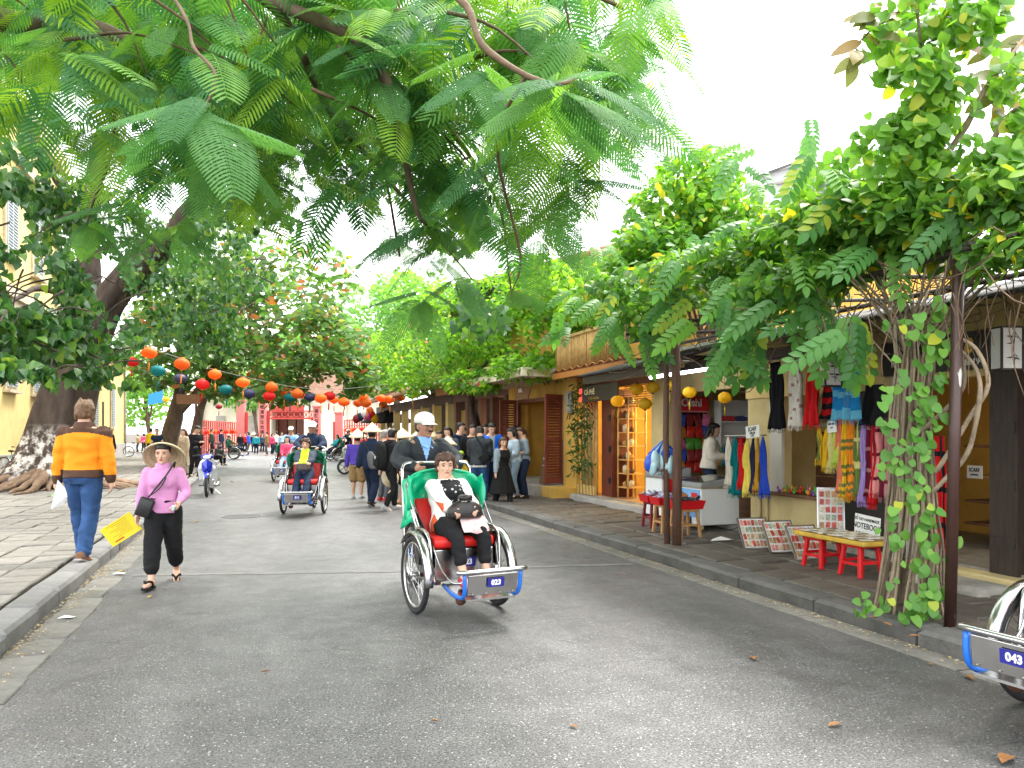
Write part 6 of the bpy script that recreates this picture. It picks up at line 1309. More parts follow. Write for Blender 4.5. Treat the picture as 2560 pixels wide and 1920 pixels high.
# ================================================================ the people
def rib(c): return c
ORANGE = cloth('orange jacket', (.82,.27,.012), .75, .08); BROWN = cloth('brown yoke', (.085,.045,.03), .85); JEAN = cloth('blue denim', (.03,.075,.19), .85, .3, scale=7)
PINK = cloth('pink knit', (.62,.27,.5), .85, .06, bump=.25, bscale=150); BLK = cloth('black cloth', (.012,.012,.013), .9, .2); NAVY = cloth('navy cloth', (.012,.022,.05), .8, .2); CHAR = cloth('charcoal jacket', (.025,.03,.035), .6, .25)
SHIRTB = cloth('light blue shirt', (.25,.46,.8), .8, .05); WHITEC = cloth('white cardigan', (.8,.78,.74), .8, .05); ORCUFF = cloth('orange red cuff', (.6,.1,.03), .8, .05); GREYC = cloth('slate grey coat', (.06,.07,.1), .85, .15)
def floral():
    m = cloth('black floral blouse', (.012,.012,.014), .7, .1); t = m.node_tree; N = t.nodes; L = t.links; b = N['Principled BSDF']
    tc = N.new('ShaderNodeTexCoord'); v = N.new('ShaderNodeTexVoronoi'); v.inputs['Scale'].default_value = 22; v.inputs['Randomness'].default_value = 1; L.new(tc.outputs['Object'], v.inputs['Vector'])
    r = N.new('ShaderNodeValToRGB'); r.color_ramp.elements[0].position = .2; r.color_ramp.elements[0].color = (.5,.5,.5,1); r.color_ramp.elements[1].position = .3; r.color_ramp.elements[1].color = (.012,.012,.014,1); L.new(v.outputs['Distance'], r.inputs[0]); L.new(r.outputs[0], b.inputs['Base Color']); return m
FLOR = floral(); BRSH = M('brown suede shoe', (.16,.075,.04), .85); SOLE = M('pale sole', (.6,.58,.55), .8); BLSH = M('black shoe', (.015,.015,.016), .5); REDSH = M('red shoe', (.5,.03,.04), .45); GREYSHOE = M('grey trainer', (.3,.32,.34), .7)
def world_of(obj_loc, rz, v): return Vector(obj_loc)+Matrix.Rotation(rz,3,'Z') @ Vector(v)
# -- man in the orange jacket, walking away
mloc = G(196,1402,PAV)+Vector((0,.1,0))
def cj(c):
    if c.z > 1.475+.06*(abs(c.x)/.3)**2*-1: return 1
    if c.z < 1.045 and abs(c.x) < .235: return 1
    if c.z < .985 and abs(c.x) >= .235: return 1
    return 0
om = person('man in an orange jacket with brown yoke and jeans walking away, holding white paper', mloc, R(192), 1.86, feet=((.08,-.26,.10),(-.06,.20,.10)), foot_rot=((6,-6),(-8,18)), hands=((.30,-.06,.87),(-.305,.0,.86)), skinm=SK_L, res=0, hair='messy', hairm=HAIRBL, lean=4,
  top=dict(mats=[ORANGE, BROWN], cond=cj, hem=-.025, add=.03, collar=True, cuff=.026, fold=.009), bottom=dict(mats=[JEAN], len=1.0, add=.014, wide=1.12, fold=.007, name='jeans'), shoes=dict(mats=[BRSH, SOLE]), curl=.55, palm=((-1,.1,0),(1,.1,0)), fat=1.03)
pw = world_of(mloc, R(192), om['hl']); 
pp_ = thing('paper_sheet', 'folded white sheet of paper in the orange jacketed man\'s hand', 'paper', pw+Vector((.02,-.06,-.05)))
MB().add([(-.06,0,-.28),(.03,-.02,.06),(.14,.03,-.1),(.05,.05,-.24)], [(0,3,2,1)]).build('sheet', PAPER, pp_).modifiers.new('t','SOLIDIFY').thickness = .002
MB().add([(-.07,.02,-.13),(.0,.03,-.05),(.05,.04,-.16)], [(0,1,2)]).build('green_leaflet', M('green leaflet', (.3,.6,.2), .7), pp_).modifiers.new('t','SOLIDIFY').thickness = .002
# -- woman in the pink sweater
wloc = Vector((-3.68,8.12,0)); wrz = R(14)
pw_ = person('woman in a pink turtleneck and black trousers wearing a conical hat, walking', wloc, wrz, 1.5, True, pelvis=(0,0,.79), feet=((.085,.26,.12),(-.07,-.26,.07)), foot_rot=((6,38),(-10,-4)), hands=((.175,-.2,.86),(-.26,-.05,.64)), elbow=(Vector((.6,1,-.3)),Vector((-.8,.8,-.2))), head=(-3,2), skinm=SK_L, res=0, hair='short', hat='non', lips=LIPR, lean=0,
  top=dict(mats=[PINK], hem=-.035, add=.012, sleeve=.9, bust=True, collar=True, cuff=.02, fold=.003, name='sweater'), bottom=dict(mats=[BLK], len=.86, add=.016, wide=1.25, fold=.006), shoes=dict(mats=[BLK], type='sandal'), curl=.8, palm=((-1,-.3,.2),(1,-.3,.1)), fat=1.1, extra=dict(tilt=-52))
for ch in pw_['o'].children:
    if ch.name.startswith('conical_hat'):
        d_ = pw_['hm'] @ Vector((0,.1,-.1)); ch.location = d_
R3w = Matrix.Rotation(wrz,3,'Z')
hw = world_of(wloc, wrz, pw_['hr'])
YP = M('yellow menu card', (.78,.6,.03), .6, var=.04)
yc = thing('yellow_menu', 'bright yellow printed card held in the pink sweater woman\'s hand', 'card', hw+Vector((-.05,-.04,-.06)))
ry = Euler((R(10),R(-33),R(10))).to_matrix()
MB().box(ry @ Vector((-.13,0,-.02)), (.34,.004,.22), ry).build('card', YP, yc)
for i in range(8): MB().box(ry @ Vector((-.13+.02*(i%3),-.0035,.07-.02*i)), (.22-.05*(i%3),.001,.004), ry).build('printed_line', M('brown print', (.35,.2,.02), .7), yc)
MB().box(ry @ Vector((-.2,-.0035,-.1)), (.1,.001,.014), ry).build('printed_line', M('red print', (.5,.05,.03), .7), yc)
hb = thing('shoulder_bag', 'small black leather bag hanging at the pink sweater woman\'s hip', 'bag', world_of(wloc, wrz, (-.15,-.15,.72)))
MB().box((0,0,.11), (.15,.07,.2), R3w @ Matrix.Rotation(R(20),3,'Y')).build('pouch', M('black leather', (.014,.014,.015), .35, bump=.2), hb, bevel=.02, smooth=True)
st_ = [Vector(v) for v in ((-.12,-.13,.93),(-.02,-.15,1.06),(.06,-.14,1.17),(.11,-.07,1.27),(.115,0,1.285),(.08,.09,1.2))]
MB().tube([world_of(wloc,wrz,v)-hb.location for v in catmull(st_,4)], .0085, 6).build('strap', MATS['black leather'], hb, smooth=True)
MB().tube([world_of(wloc,wrz,v)-hb.location for v in catmull([Vector((-.1,-.14,.95)),Vector((.0,-.165,1.03)),Vector((.055,-.15,1.14)),Vector((.03,-.16,1.08))],4)], .006, 6).build('strap', MATS['black leather'], hb, smooth=True)
tis = MB().box((0,0,0), (.03,.03,.05), Euler((.3,.2,0)).to_matrix()).build('tissue', M('pale blue tissue', (.5,.7,.8), .8), None, bevel=.006, loc=world_of(wloc,wrz,pw_['hl'])+Vector((-.01,-.09,-.03))); tag(tis, 'pale blue tissue pack in the pink sweater woman\'s fist', 'tissue')
# -- crew of cyclo 023
ca, ra = CY['a'].location.copy(), R(26)
def cdr(c):
    if c.y < .97 and c.z > 1.3 and abs(c.x) < (c.z-1.32)*.3+.002: return 1
    return 0
dr = person('cyclo driver in a dark jacket, pale blue shirt and white cap behind cyclo 023', ca, ra, 1.66, pelvis=(0,1.0,1.03), lean=10, hands=((.2,.52,1.27),(-.22,.52,1.27)), feet=((.1,.7,.25),(-.1,.78,.55)), head=(20,4), skinm=SK_D, res=0, hair='short', hat='cap', elbow=(Vector((1,.5,-.4)),Vector((-1,.5,-.4))),
  top=dict(mats=[CHAR, SHIRTB], cond=cdr, hem=-.06, add=.03, collar=True, fold=.012), bottom=dict(mats=[BLK], len=1.0, add=.012), shoes=dict(mats=[BLK], type='sandal'), curl=1.2)
hp = dr['hp']; MB().tube([hp(-.11,-.43,-.2), hp(0,-.45,-.185), hp(.11,-.43,-.2)], [.012,.008,.012], 6).build('moustache', HAIRM, dr['o'], smooth=True)
for s in (-1,1): MB().add([dr['hp'](s*.02,-.2,-.66), dr['hp'](s*.3,-.12,-.5), dr['hp'](s*.36,-.3,-.86), dr['hp'](s*.12,-.46,-.98)], [(0,1,2,3)]).build('shirt_collar', SHIRTB, dr['o']).modifiers.new('t','SOLIDIFY').thickness = .008
def cpa(c):
    if c.y < .2-.0*c.z and abs(c.x) < .085 and c.z > .8 and c.y < .24-(c.z-.8)*.0: return 1
    return 0
def cps(c):
    dz = c.z
    if abs(c.x) > .17 and dz < .98 and c.y < .12: return 2
    if abs(c.x) < .095 and c.y < .17: return 1
    return 0
ps = person('seated woman with curly brown hair in a white cardigan riding in cyclo 023', ca, ra, 1.5, True, pelvis=(0,.1,.735), lean=-22, hands=((.11,-.17,.92),(-.12,-.17,.91)), feet=((.13,-.38,.36),(-.1,-.42,.36)), foot_rot=((14,4),(-6,4)), head=(-12,0), skinm=SK_L, res=0, hair='curly', hairm=HAIRB, elbow=(Vector((1,.6,-.7)),Vector((-1,.6,-.7))),
  top=dict(mats=[WHITEC, FLOR, ORCUFF], cond=cps, hem=-.05, add=.018, sleeve=.85, cuff=.036, bust=True, fold=.008, name='cardigan'), bottom=dict(mats=[BLK], len=.82, add=.008, name='leggings'), shoes=dict(mats=[REDSH]), curl=1.0, fat=1.3, knee=(Vector((.25,-1,.4)),Vector((-.1,-1,.4))))
bagm = M('dark leather handbag', (.022,.018,.017), .35, var=.2, bump=.2)
hb2 = thing('handbag', 'dark leather handbag on the lap of the woman in cyclo 023', 'bag', world_of(ca, ra, (0,-.2,.85)), ra)
mb = MB(); ring_loft(mb, [(Vector((0,0,z)), Vector((1,0,0)), Vector((0,1,0)), w, d_, d_) for z, w, d_ in ((0,.15,.05),(.02,.165,.058),(.09,.155,.05),(.13,.11,.036),(.15,.06,.025))], 18, p=3); mb.build('body', bagm, hb2, smooth=True)
MB().torus((0,-.01,.18), .05, .016, 'Z', 22, 8, flat=1.4).build('rolled_handle', bagm, hb2, smooth=True)
sc_ = MB(); vs = [(x*.12, -.02-.08*abs(v), .0-.09*v+.012*math.sin(x*4+v*3)) for v in (0,.5,1,1.5) for x in (-1,-.5,0,.5,1)]; sc_.add(vs, [(i*5+k,i*5+k+1,(i+1)*5+k+1,(i+1)*5+k) for i in range(3) for k in range(4)])
o = sc_.build('lap_scarf', M('white scarf with red print', (.72,.7,.68), .8, col2=(.7,.25,.25), scale=12), None, smooth=True, loc=world_of(ca,ra,(.07,-.17,.86)), rz=ra); o.modifiers.new('t','SOLIDIFY').thickness = .006; tag(o, 'white scarf with red print lying on the lap under the handbag', 'scarf')
# -- cyclo 011 crew
cb, rb_ = CY['b'].location.copy(), R(5)
LIME = cloth('lime scarf', (.5,.7,.03), .8, .1)
person('driver in a dark blue jacket and pale cap standing over cyclo 011', cb, rb_, 1.7, pelvis=(0,1.0,1.04), lean=6, hands=((.2,.5,1.29),(-.2,.5,1.29)), feet=((.1,.7,.25),(-.1,.78,.55)), skinm=SK_D, res=1, hat='cap', top=dict(mats=[NAVY], hem=-.06, add=.03, collar=True, fold=.01), bottom=dict(mats=[BLK], len=1), shoes=dict(mats=[BLSH]), elbow=(Vector((1,.4,-.4)),Vector((-1,.4,-.4))))
def c11(c): return 1 if (abs(c.x) < .075 and c.y < .2 and c.z > 1.0) else 0
person('seated woman in a slate coat and lime scarf riding in cyclo 011', cb, rb_, 1.54, True, pelvis=(0,.11,.775), lean=-12, hands=((-.06,-.12,1.0),(.06,-.13,1.0)), feet=((.1,-.5,.345),(-.1,-.5,.345)), skinm=SK_L, res=1, hair='curly', hairm=HAIRB, lips=LIPR, elbow=(Vector((1.4,.4,-.4)),Vector((-1.4,.4,-.4))), top=dict(mats=[GREYC, LIME], cond=c11, hem=-.05, add=.024, collar=True, fold=.01, name='coat'), bottom=dict(mats=[NAVY], len=1, add=.012), shoes=dict(mats=[BLSH]), fat=1.12)
mb = MB(); ring_loft(mb, [(Vector((0,0,z)), Vector((1,0,0)), Vector((0,1,0)), w, .06, .06) for z, w in ((0,.13),(.03,.15),(.1,.14),(.13,.1))], 14, p=3); o = mb.build('handbag', M('brown patterned bag', (.09,.07,.065), .7, var=.4, scale=30), None, smooth=True, loc=world_of(cb,rb_,(0,-.13,.87)), rz=rb_); tag(o, 'brown patterned bag on the lap in cyclo 011', 'bag')
cc, rc_ = CY['c'].location.copy(), R(6)
PINKJ = cloth('rose jacket', (.6,.06,.14), .8); person('driver in a light blue shirt and white cap behind the pink jacketed rider', cc, rc_, 1.66, pelvis=(0,1.0,1.04), lean=10, hands=((.2,.5,1.29),(-.2,.5,1.29)), feet=((.1,.7,.25),(-.1,.78,.55)), skinm=SK_M, res=2, hat='cap', top=dict(mats=[SHIRTB], hem=-.05, add=.02), bottom=dict(mats=[BLK]), shoes=dict(mats=[BLSH]))
person('passenger in a rose jacket and jeans sitting in the second cyclo', cc, rc_, 1.56, True, pelvis=(0,.11,.775), lean=-12, hands=((.1,-.15,.9),(-.1,-.15,.9)), feet=((.1,-.5,.345),(-.1,-.5,.345)), skinm=SK_L, res=2, hair='bob', top=dict(mats=[PINKJ], add=.02), bottom=dict(mats=[cloth('pale jeans', (.25,.35,.5))]), shoes=dict(mats=[BLSH]))
TEAL = cloth('teal top', (.02,.3,.36), .8)
cf, rf_ = CY['f'].location.copy(), R(-48)
person('cyclo rider in a dark jacket and cap at the far end of the street', cf, rf_, 1.66, pelvis=(0,1.0,1.04), lean=8, hands=((.2,.5,1.29),(-.2,.5,1.29)), feet=((.1,.7,.25),(-.1,.78,.55)), skinm=SK_D, res=2, hat='cap', top=dict(mats=[NAVY], add=.02), bottom=dict(mats=[BLK]))
person('woman in a teal top with dark hair riding the far cyclo', cf, rf_, 1.56, True, pelvis=(0,.11,.775), lean=-12, hands=((.1,-.15,.9),(-.1,-.15,.9)), feet=((.1,-.5,.345),(-.1,-.5,.345)), skinm=SK_L, res=2, hair='long', top=dict(mats=[TEAL], add=.02), bottom=dict(mats=[NAVY]), shoes=dict(mats=[BLSH]))
ce, re_ = CY['e'].location.copy(), R(112)
person('man in a tan hat slouched in the parked cyclo at the left kerb', ce, re_, 1.66, pelvis=(0,.11,.775), lean=-22, hands=((.1,-.15,.9),(-.1,-.15,.9)), feet=((.1,-.75,.5),(-.1,-.8,.5)), skinm=SK_D, res=2, hat='cap', top=dict(mats=[cloth('khaki shirt', (.35,.27,.14))], add=.02), bottom=dict(mats=[NAVY]), shoes=dict(mats=[BLSH]))
# motorbike rider
MLOC = MB2.location.copy(); REDJ = cloth('red jacket', (.6,.02,.03), .7)
person('rider in a red jacket and jeans astride the grey motorbike', MLOC, R(-75), 1.66, pelvis=(0,.2,.87), lean=12, hands=((.3,-.35,1.03),(-.3,-.35,1.03)), feet=((.2,-.02,.34),(-.2,-.02,.34)), skinm=SK_M, res=2, hat='cap', extra=dict(cap=BLK), top=dict(mats=[REDJ], add=.025), bottom=dict(mats=[cloth('faded jeans', (.16,.25,.4))]), shoes=dict(mats=[GREYSHOE]))
# -- the tour group on the right
def W_(H, s=.3, sw=.2): return dict(feet=((.06,-s*.5,.09),(-.06,s*.5,.1)), foot_rot=((6,-8),(-6,25)), hands=((.16*H,sw*.5,.47*H),(-.16*H,-sw*.5,.47*H)))
KHAK = cloth('khaki shorts', (.26,.17,.07)); PURP = cloth('purple jacket', (.07,.04,.3), .7); ORT = cloth('orange shirt', (.85,.2,.03), .8); BLUJ = cloth('bright blue jacket', (.01,.13,.65), .5); GREYST = cloth('grey trousers', (.1,.11,.13)); PALEB = cloth('pale blue shirt', (.4,.5,.6)); GREYB = cloth('grey blue top', (.22,.28,.33)); YELT = cloth('yellow top', (.7,.5,.03)); DKJ = cloth('dark jeans', (.02,.035,.09))
GR = 'tour group on the right'
p = person('man in a navy jacket and conical hat with a grey sling bag, walking away', G(928,1266), R(165), 1.72, **W_(1.72), skinm=SK_M, res=1, hat='non', extra=dict(tilt=0), top=dict(mats=[NAVY], hem=-.06, add=.03, collar=True), bottom=dict(mats=[NAVY], add=.014, wide=1.15), shoes=dict(mats=[BLSH, SOLE]), group=GR)
sg = thing('sling_bag', 'grey sling bag on the back of the navy jacketed man', 'bag', world_of(p['o'].location, R(165), (-.13,.2,.92)), R(165))
mb = MB(); ring_loft(mb, [(Vector((.06*z/.3,0,z)), Vector((1,0,0)), Vector((0,1,0)), w, .05, .04) for z, w in ((-.1,.05),(-.06,.1),(.1,.11),(.2,.09),(.28,.03))], 12, p=3); mb.build('pouch', M('grey nylon', (.13,.13,.14), .7), sg, smooth=True); MB().tube(catmull([(.08,-.02,.26),(.2,-.0,.5),(.27,-.1,.68)],4), .016, 6).build('strap', BLACK, sg)
person('person in a purple jacket, khaki shorts and conical hat', G(893,1246), R(180), 1.6, skinm=SK_M, res=1, hat='non', top=dict(mats=[PURP], add=.03), bottom=dict(mats=[KHAK], len=.5, add=.03, name='shorts'), shoes=dict(mats=[GREYSHOE]), group=GR)
p = person('young man in black with a backpack and grey trainers carrying a conical hat', G(975,1276), R(125), 1.7, **W_(1.7,.25), head=(25,8), skinm=SK_L, res=1, top=dict(mats=[BLK], hem=-.07, add=.03, collar=True), bottom=dict(mats=[BLK], add=.006), shoes=dict(mats=[GREYSHOE, SOLE]), group=GR)
bp_ = thing('backpack', 'black backpack worn by the young man with grey trainers', 'bag', world_of(p['o'].location, R(125), (0,.2,1.0)), R(125))
mb = MB(); ring_loft(mb, [(Vector((0,0,z)), Vector((1,0,0)), Vector((0,1,0)), w, .09, .1) for z, w in ((-.12,.12),(-.08,.16),(.1,.17),(.3,.15),(.4,.09))], 14, p=3); mb.build('pack', BLK, bp_, smooth=True); MB().box((0,.11,.02), (.22,.05,.2)).build('pocket', BLK, bp_, bevel=.02); MB().box((.0,.137,.1), (.04,.004,.06)).build('badge', WHITE, bp_)
for s in (-1,1): MB().tube(catmull([(s*.1,-.06,.38),(s*.12,-.2,.42),(s*.12,-.32,.3),(s*.12,-.26,.0)],4), .018, 6).build('shoulder_strap', BLK, bp_)
def cone_hat(label, loc, rot, r=.21):
    mb = MB(); mb.lathe([(r,0),(r*.75,.04),(r*.5,.08),(r*.25,.12),(.005,.165),(.004,.155),(r*.25,.11),(r*.5,.07),(r*.75,.03),(r-.006,-.004)], 28, cap=False); o = mb.build('conical_hat', STRAW, None, smooth=True, loc=loc); o.rotation_euler = rot; return tag(o, label, 'hat', 'conical hats held in hand')
cone_hat('conical straw hat held low by the young man with a backpack', world_of(p['o'].location, R(125), (.24,-.12,.66)), (R(80),0,R(40)))
person('woman in an orange shirt and conical hat with bare legs in sandals', G(1003,1263), R(150), 1.6, True, **W_(1.6,.3), skinm=SK_M, res=1, hat='non', top=dict(mats=[ORT], hem=-.05, add=.02, sleeve=.5), bottom=dict(mats=[BLK], len=.48, add=.02, name='shorts'), shoes=dict(mats=[BLSH], type='sandal'), group=GR)
person('elderly man in a red jacket and grey trousers with red trainers', G(958,1252), R(140), 1.68, skinm=SK_L, res=1, hairm=M('grey hair', (.25,.24,.23), .6), hands=((.28,-.15,.75),(-.1,-.3,1.35)), top=dict(mats=[REDJ, cloth('blue sleeve', (.02,.2,.6))], cond=lambda c: 1 if c.z > 1.2 and c.y < -.18 else 0, hem=-.05, add=.03), bottom=dict(mats=[GREYST], add=.012), shoes=dict(mats=[REDSH, SOLE]), group=GR)
person('person in grey trousers under a conical hat facing the red jacketed man', G(972,1240), R(60), 1.62, skinm=SK_M, res=1, hat='non', top=dict(mats=[REDJ], add=.02), bottom=dict(mats=[GREYST]), shoes=dict(mats=[BLSH]), group=GR)
person('stooping woman seen from behind under a broad straw conical hat', G(1118,1262), R(170), 1.42, True, skinm=SK_M, res=1, hat='non', extra=dict(tilt=6), top=dict(mats=[NAVY, YELT], cond=lambda c: 1 if abs(c.x) > .13 else 0, add=.02), bottom=dict(mats=[BLK]), shoes=dict(mats=[BLSH]), group=GR)
person('small child in a lime cap among the tour group', G(1150,1256), R(150), 1.18, skinm=SK_L, res=1, hat='cap', extra=dict(cap=cloth('lime cap', (.45,.7,.05))), top=dict(mats=[YELT], add=.02), bottom=dict(mats=[NAVY]), shoes=dict(mats=[BLSH]), group=GR)
p = person('man in a black jacket and jeans bending his head, cross bag on his back', G(1198,1266), R(172), 1.78, skinm=SK_L, res=1, lean=10, head=(10,30), hands=((.15,-.32,1.0),(-.15,-.32,1.0)), top=dict(mats=[CHAR, WHITEC], cond=lambda c: 1 if c.z < .9 else 0, hem=-.05, add=.035, collar=True, fold=.01), bottom=dict(mats=[JEAN], add=.014), shoes=dict(mats=[BLSH, SOLE]), group=GR)
sg = thing('sling_bag', 'dark sling bag across the back of the black jacketed man', 'bag', world_of(p['o'].location, R(172), (-.14,.2,.98)), R(172))
MB().box((0,0,.08), (.2,.07,.16), Matrix.Rotation(R(35),3,'Y')).build('pouch', BLK, sg, bevel=.02); MB().tube(catmull([(-.04,0,.15),(.06,-.02,.35),(.2,-.08,.55)],4), .018, 6).build('strap', BLK, sg)
person('man in a bright blue jacket standing and looking down at his hands', G(1228,1240,PAV), R(10), 1.72, head=(5,20), hands=((.1,-.25,1.0),(-.1,-.25,1.0)), skinm=SK_L, res=1, top=dict(mats=[BLUJ, cloth('grey shirt', (.3,.32,.33))], cond=lambda c: 1 if abs(c.x) < .06 and c.y < -.03 else 0, hem=-.06, add=.03), bottom=dict(mats=[NAVY]), shoes=dict(mats=[BLSH]), group=GR)
p = person('woman in a long black dress with grey sleeves stepping along the kerb', G(1256,1268), R(35), 1.52, True, **W_(1.52,.4), head=(-20,10), skinm=SK_L, res=1, hair='long', hairm=HAIRB, top=dict(mats=[BLK, GREYB], cond=lambda c: 1 if abs(c.x) > .135 else 0, add=.02, skirt=(.3,.11,.2)), bottom=dict(mats=[BLK]), shoes=dict(mats=[M('lime trainer', (.25,.6,.05), .6), SOLE]), group=GR)
MB_ = MB().tube(catmull([world_of(p['o'].location,R(35),v) for v in ((-.1,.12,1.2),(.02,-.14,1.1),(.14,-.15,.85))],4), .006, 5).build('bag_strap', BLACK, None); tag(MB_, 'thin dark strap across the long black dress', 'strap')
person('woman in a pale blue striped shirt and light jeans on the right pavement', G(1288,1246,PAV), R(-70), 1.6, True, head=(-10,15), hands=((.1,-.25,.95),(-.1,-.25,.95)), skinm=SK_L, res=1, hair='bob', top=dict(mats=[PALEB], add=.025), bottom=dict(mats=[cloth('light jeans', (.2,.28,.36))]), shoes=dict(mats=[BLSH, SOLE]), group=GR)
p = person('woman in a grey blue top and navy trousers holding a conical hat', G(1311,1245,PAV), R(-75), 1.62, True, head=(-5,18), hands=((.12,-.22,1.0),(-.16,-.1,.72)), skinm=SK_L, res=1, hair='pony', hairm=HAIRB, top=dict(mats=[GREYB], add=.02, sleeve=.6), bottom=dict(mats=[NAVY], add=.02), shoes=dict(mats=[BLSH]), group=GR)
cone_hat('conical straw hat hanging from the hand of the woman in navy trousers', world_of(p['o'].location, R(-75), (-.2,-.12,.62)), (R(75),R(20),R(-10)))
for (px, py, rz_, H_, mt, lab, ht, hr_) in ((1098,1242,10,1.66,YELT,'man in a yellow top behind the straw hats facing the road',None,'short'),(1122,1238,-15,1.62,GREYC,'woman with glasses in a slate coat behind the tour group',None,'bob'),(1146,1232,60,1.74,NAVY,'man in a navy suit standing by the dark shop post',None,'short'),(1180,1236,5,1.68,BLK,'laughing man in black behind the bending man',None,'short'),(1072,1240,40,1.6,ORT,'person in orange under a conical hat beside the driver','non','short'),(1045,1244,160,1.6,ORT,'orange shirted back under a conical hat close to the driver','non','short'),(1215,1228,0,1.7,CHAR,'man on the phone in charcoal behind the blue jacket',None,'short'),(1296,1232,-60,1.66,NAVY,'person in navy half hidden behind the two pavement women',None,'short'),(1160,1222,0,1.62,YELT,'person in yellow at the dark shop doorway',None,'short')):
    person(lab, G(px,py,PAV if px > 1110 else 0), R(rz_), H_, skinm=SK_L, res=2, hat=ht, hair=hr_, head=(random.uniform(-15,15), 8), top=dict(mats=[mt], add=.025), bottom=dict(mats=[NAVY if mt is not NAVY else BLK]), shoes=dict(mats=[BLSH]), group=GR)
# -- left pavement
LG = 'people on the left pavement'; BEIGE = cloth('beige dress', (.42,.34,.24)); BLUT = cloth('royal blue shirt', (.03,.1,.6)); WHT = cloth('white shirt', (.75,.75,.75))
def lp(label, px, py, rz_, H_, mt, bt_, fem=False, hair='short', hat=None, res=2, **k):
    return person(label, G(px,py,PAV), R(rz_), H_, fem, skinm=k.pop('skinm', SK_L), res=res, hair=hair, hat=hat, top=dict(mats=[mt], add=.022, **k.pop('topk', {})), bottom=dict(mats=[bt_]), shoes=dict(mats=[BLSH]), group=LG, **k)
lp('woman in a black tee shirt walking beyond the straw hat', 393, 1166, 10, 1.66, NAVY, BLK, True, 'pony', res=1, topk=dict(sleeve=.25))
lp('man in a yellow jacket beyond the black tee shirt woman', 376, 1150, 170, 1.74, cloth('yellow jacket', (.75,.55,.02)), BLK)
lp('man in a black jacket reading his phone beside the blue motorbike', 488, 1192, 55, 1.74, BLK, BLK, res=1, head=(10,25), hands=((.1,-.28,1.15),(-.05,-.3,1.15)), feet=((.06,-.12,.08),(-.08,.15,.08)))
lp('woman with brown hair in a long beige dress near the motorbike', 462, 1188, -30, 1.62, BEIGE, BEIGE, True, 'long', res=1, hairm=HAIRB, topk=dict(skirt=(.42,.1,.16)))
lp('hooded person sitting on the left kerb in grey', 545, 1160, 60, 1.6, cloth('dark grey hoodie', (.07,.08,.075)), BLK, pelvis=(0,.1,.3), feet=((.08,-.35,.02),(-.08,-.38,.02)), hands=((.08,-.4,.35),(-.08,-.4,.35)), lean=28)
lp('man in dark green standing behind the kerb sitter', 528, 1138, 90, 1.72, cloth('dark green coat', (.03,.05,.035)), BLK)
lp('man in navy wearing a dark cap behind the parked cyclo', 552, 1132, 80, 1.72, NAVY, NAVY, hat='cap', extra=dict(cap=BLK))
lp('man in a royal blue shirt between the almond trunks', 437, 1148, 150, 1.7, BLUT, NAVY)
lp('person in white beside the royal blue shirt', 447, 1146, 60, 1.6, WHT, WHT, True, 'bob')
lp('passer by in dark clothes beyond the orange jacket', 268, 1176, 180, 1.7, BLK, YELT)
FG = 'far crowd before the temple gate'; rr_ = random.Random(4)
cols = [NAVY, BLK, WHT, GREYC, REDJ, PALEB, KHAK, BLUT, TEAL, PINKJ]
nm = ['navy','black','white','slate','red','pale blue','khaki','royal blue','teal','rose']
for i, px in enumerate((600,612,622,634,655,668,680,692,704,640,730,745,778,790,800,345,360)):
    k = (i*3+1) % 10; py = 1133+rr_.uniform(-3,6)
    person('tiny far figure in %s %s' % (nm[k], ['by the red gate pillar','before the temple gate','at the end of the road','crossing at the street end'][i % 4]), G(px, py, 0), R(rr_.uniform(0,360)), rr_.uniform(1.5,1.75), i % 2 == 0, skinm=SK_L, res=2, hair='bob' if i % 2 == 0 else 'short', hat='non' if i == 3 else None, top=dict(mats=[cols[k]], add=.02), bottom=dict(mats=[[NAVY,BLK,GREYST][i%3]]), group=FG)
# -- shop keeper and a child at the stall counter
person('shop woman in a cream sweater with long black hair behind the freezers', P(11.25,7.3,.2), R(75)+TH*0, 1.58, True, skinm=SK_L, res=1, hair='long', head=(5,12), hands=((.1,-.25,1.0),(-.1,-.25,1.0)), top=dict(mats=[cloth('cream sweater', (.66,.62,.53))], add=.04, hem=-.03), bottom=dict(mats=[NAVY]), shoes=dict(mats=[BLSH]))
person('dark haired head of a person sitting low behind the toy counter', P(8.15,7.42,.0), R(-50), 1.5, skinm=SK_M, res=1, pelvis=(0,0,.42), feet=((.1,-.3,.25),(-.1,-.3,.25)), hands=((.1,-.25,.6),(-.1,-.25,.6)), top=dict(mats=[NAVY], add=.02), bottom=dict(mats=[BLK]))
bpy.data.scenes.remove(_tmp)
# ================================================================ stall goods, lanterns, gate, litter
def onp(px, py, t):                                      # point of the vertical plane t = const on a sight line
    r = (px-1280)/FPX; s = (t*CT-r*t*ST)/(ST+r*CT); Y = s*CT+t*ST; return s, CAM_H-(py-HORIZON)/FPX*Y, Y
def onp_s(px, py, s):                                    # same for a plane across the street
    r = (px-1280)/FPX; t = (s*ST+r*s*CT)/(CT-r*ST); Y = s*CT+t*ST; return t, CAM_H-(py-HORIZON)/FPX*Y, Y
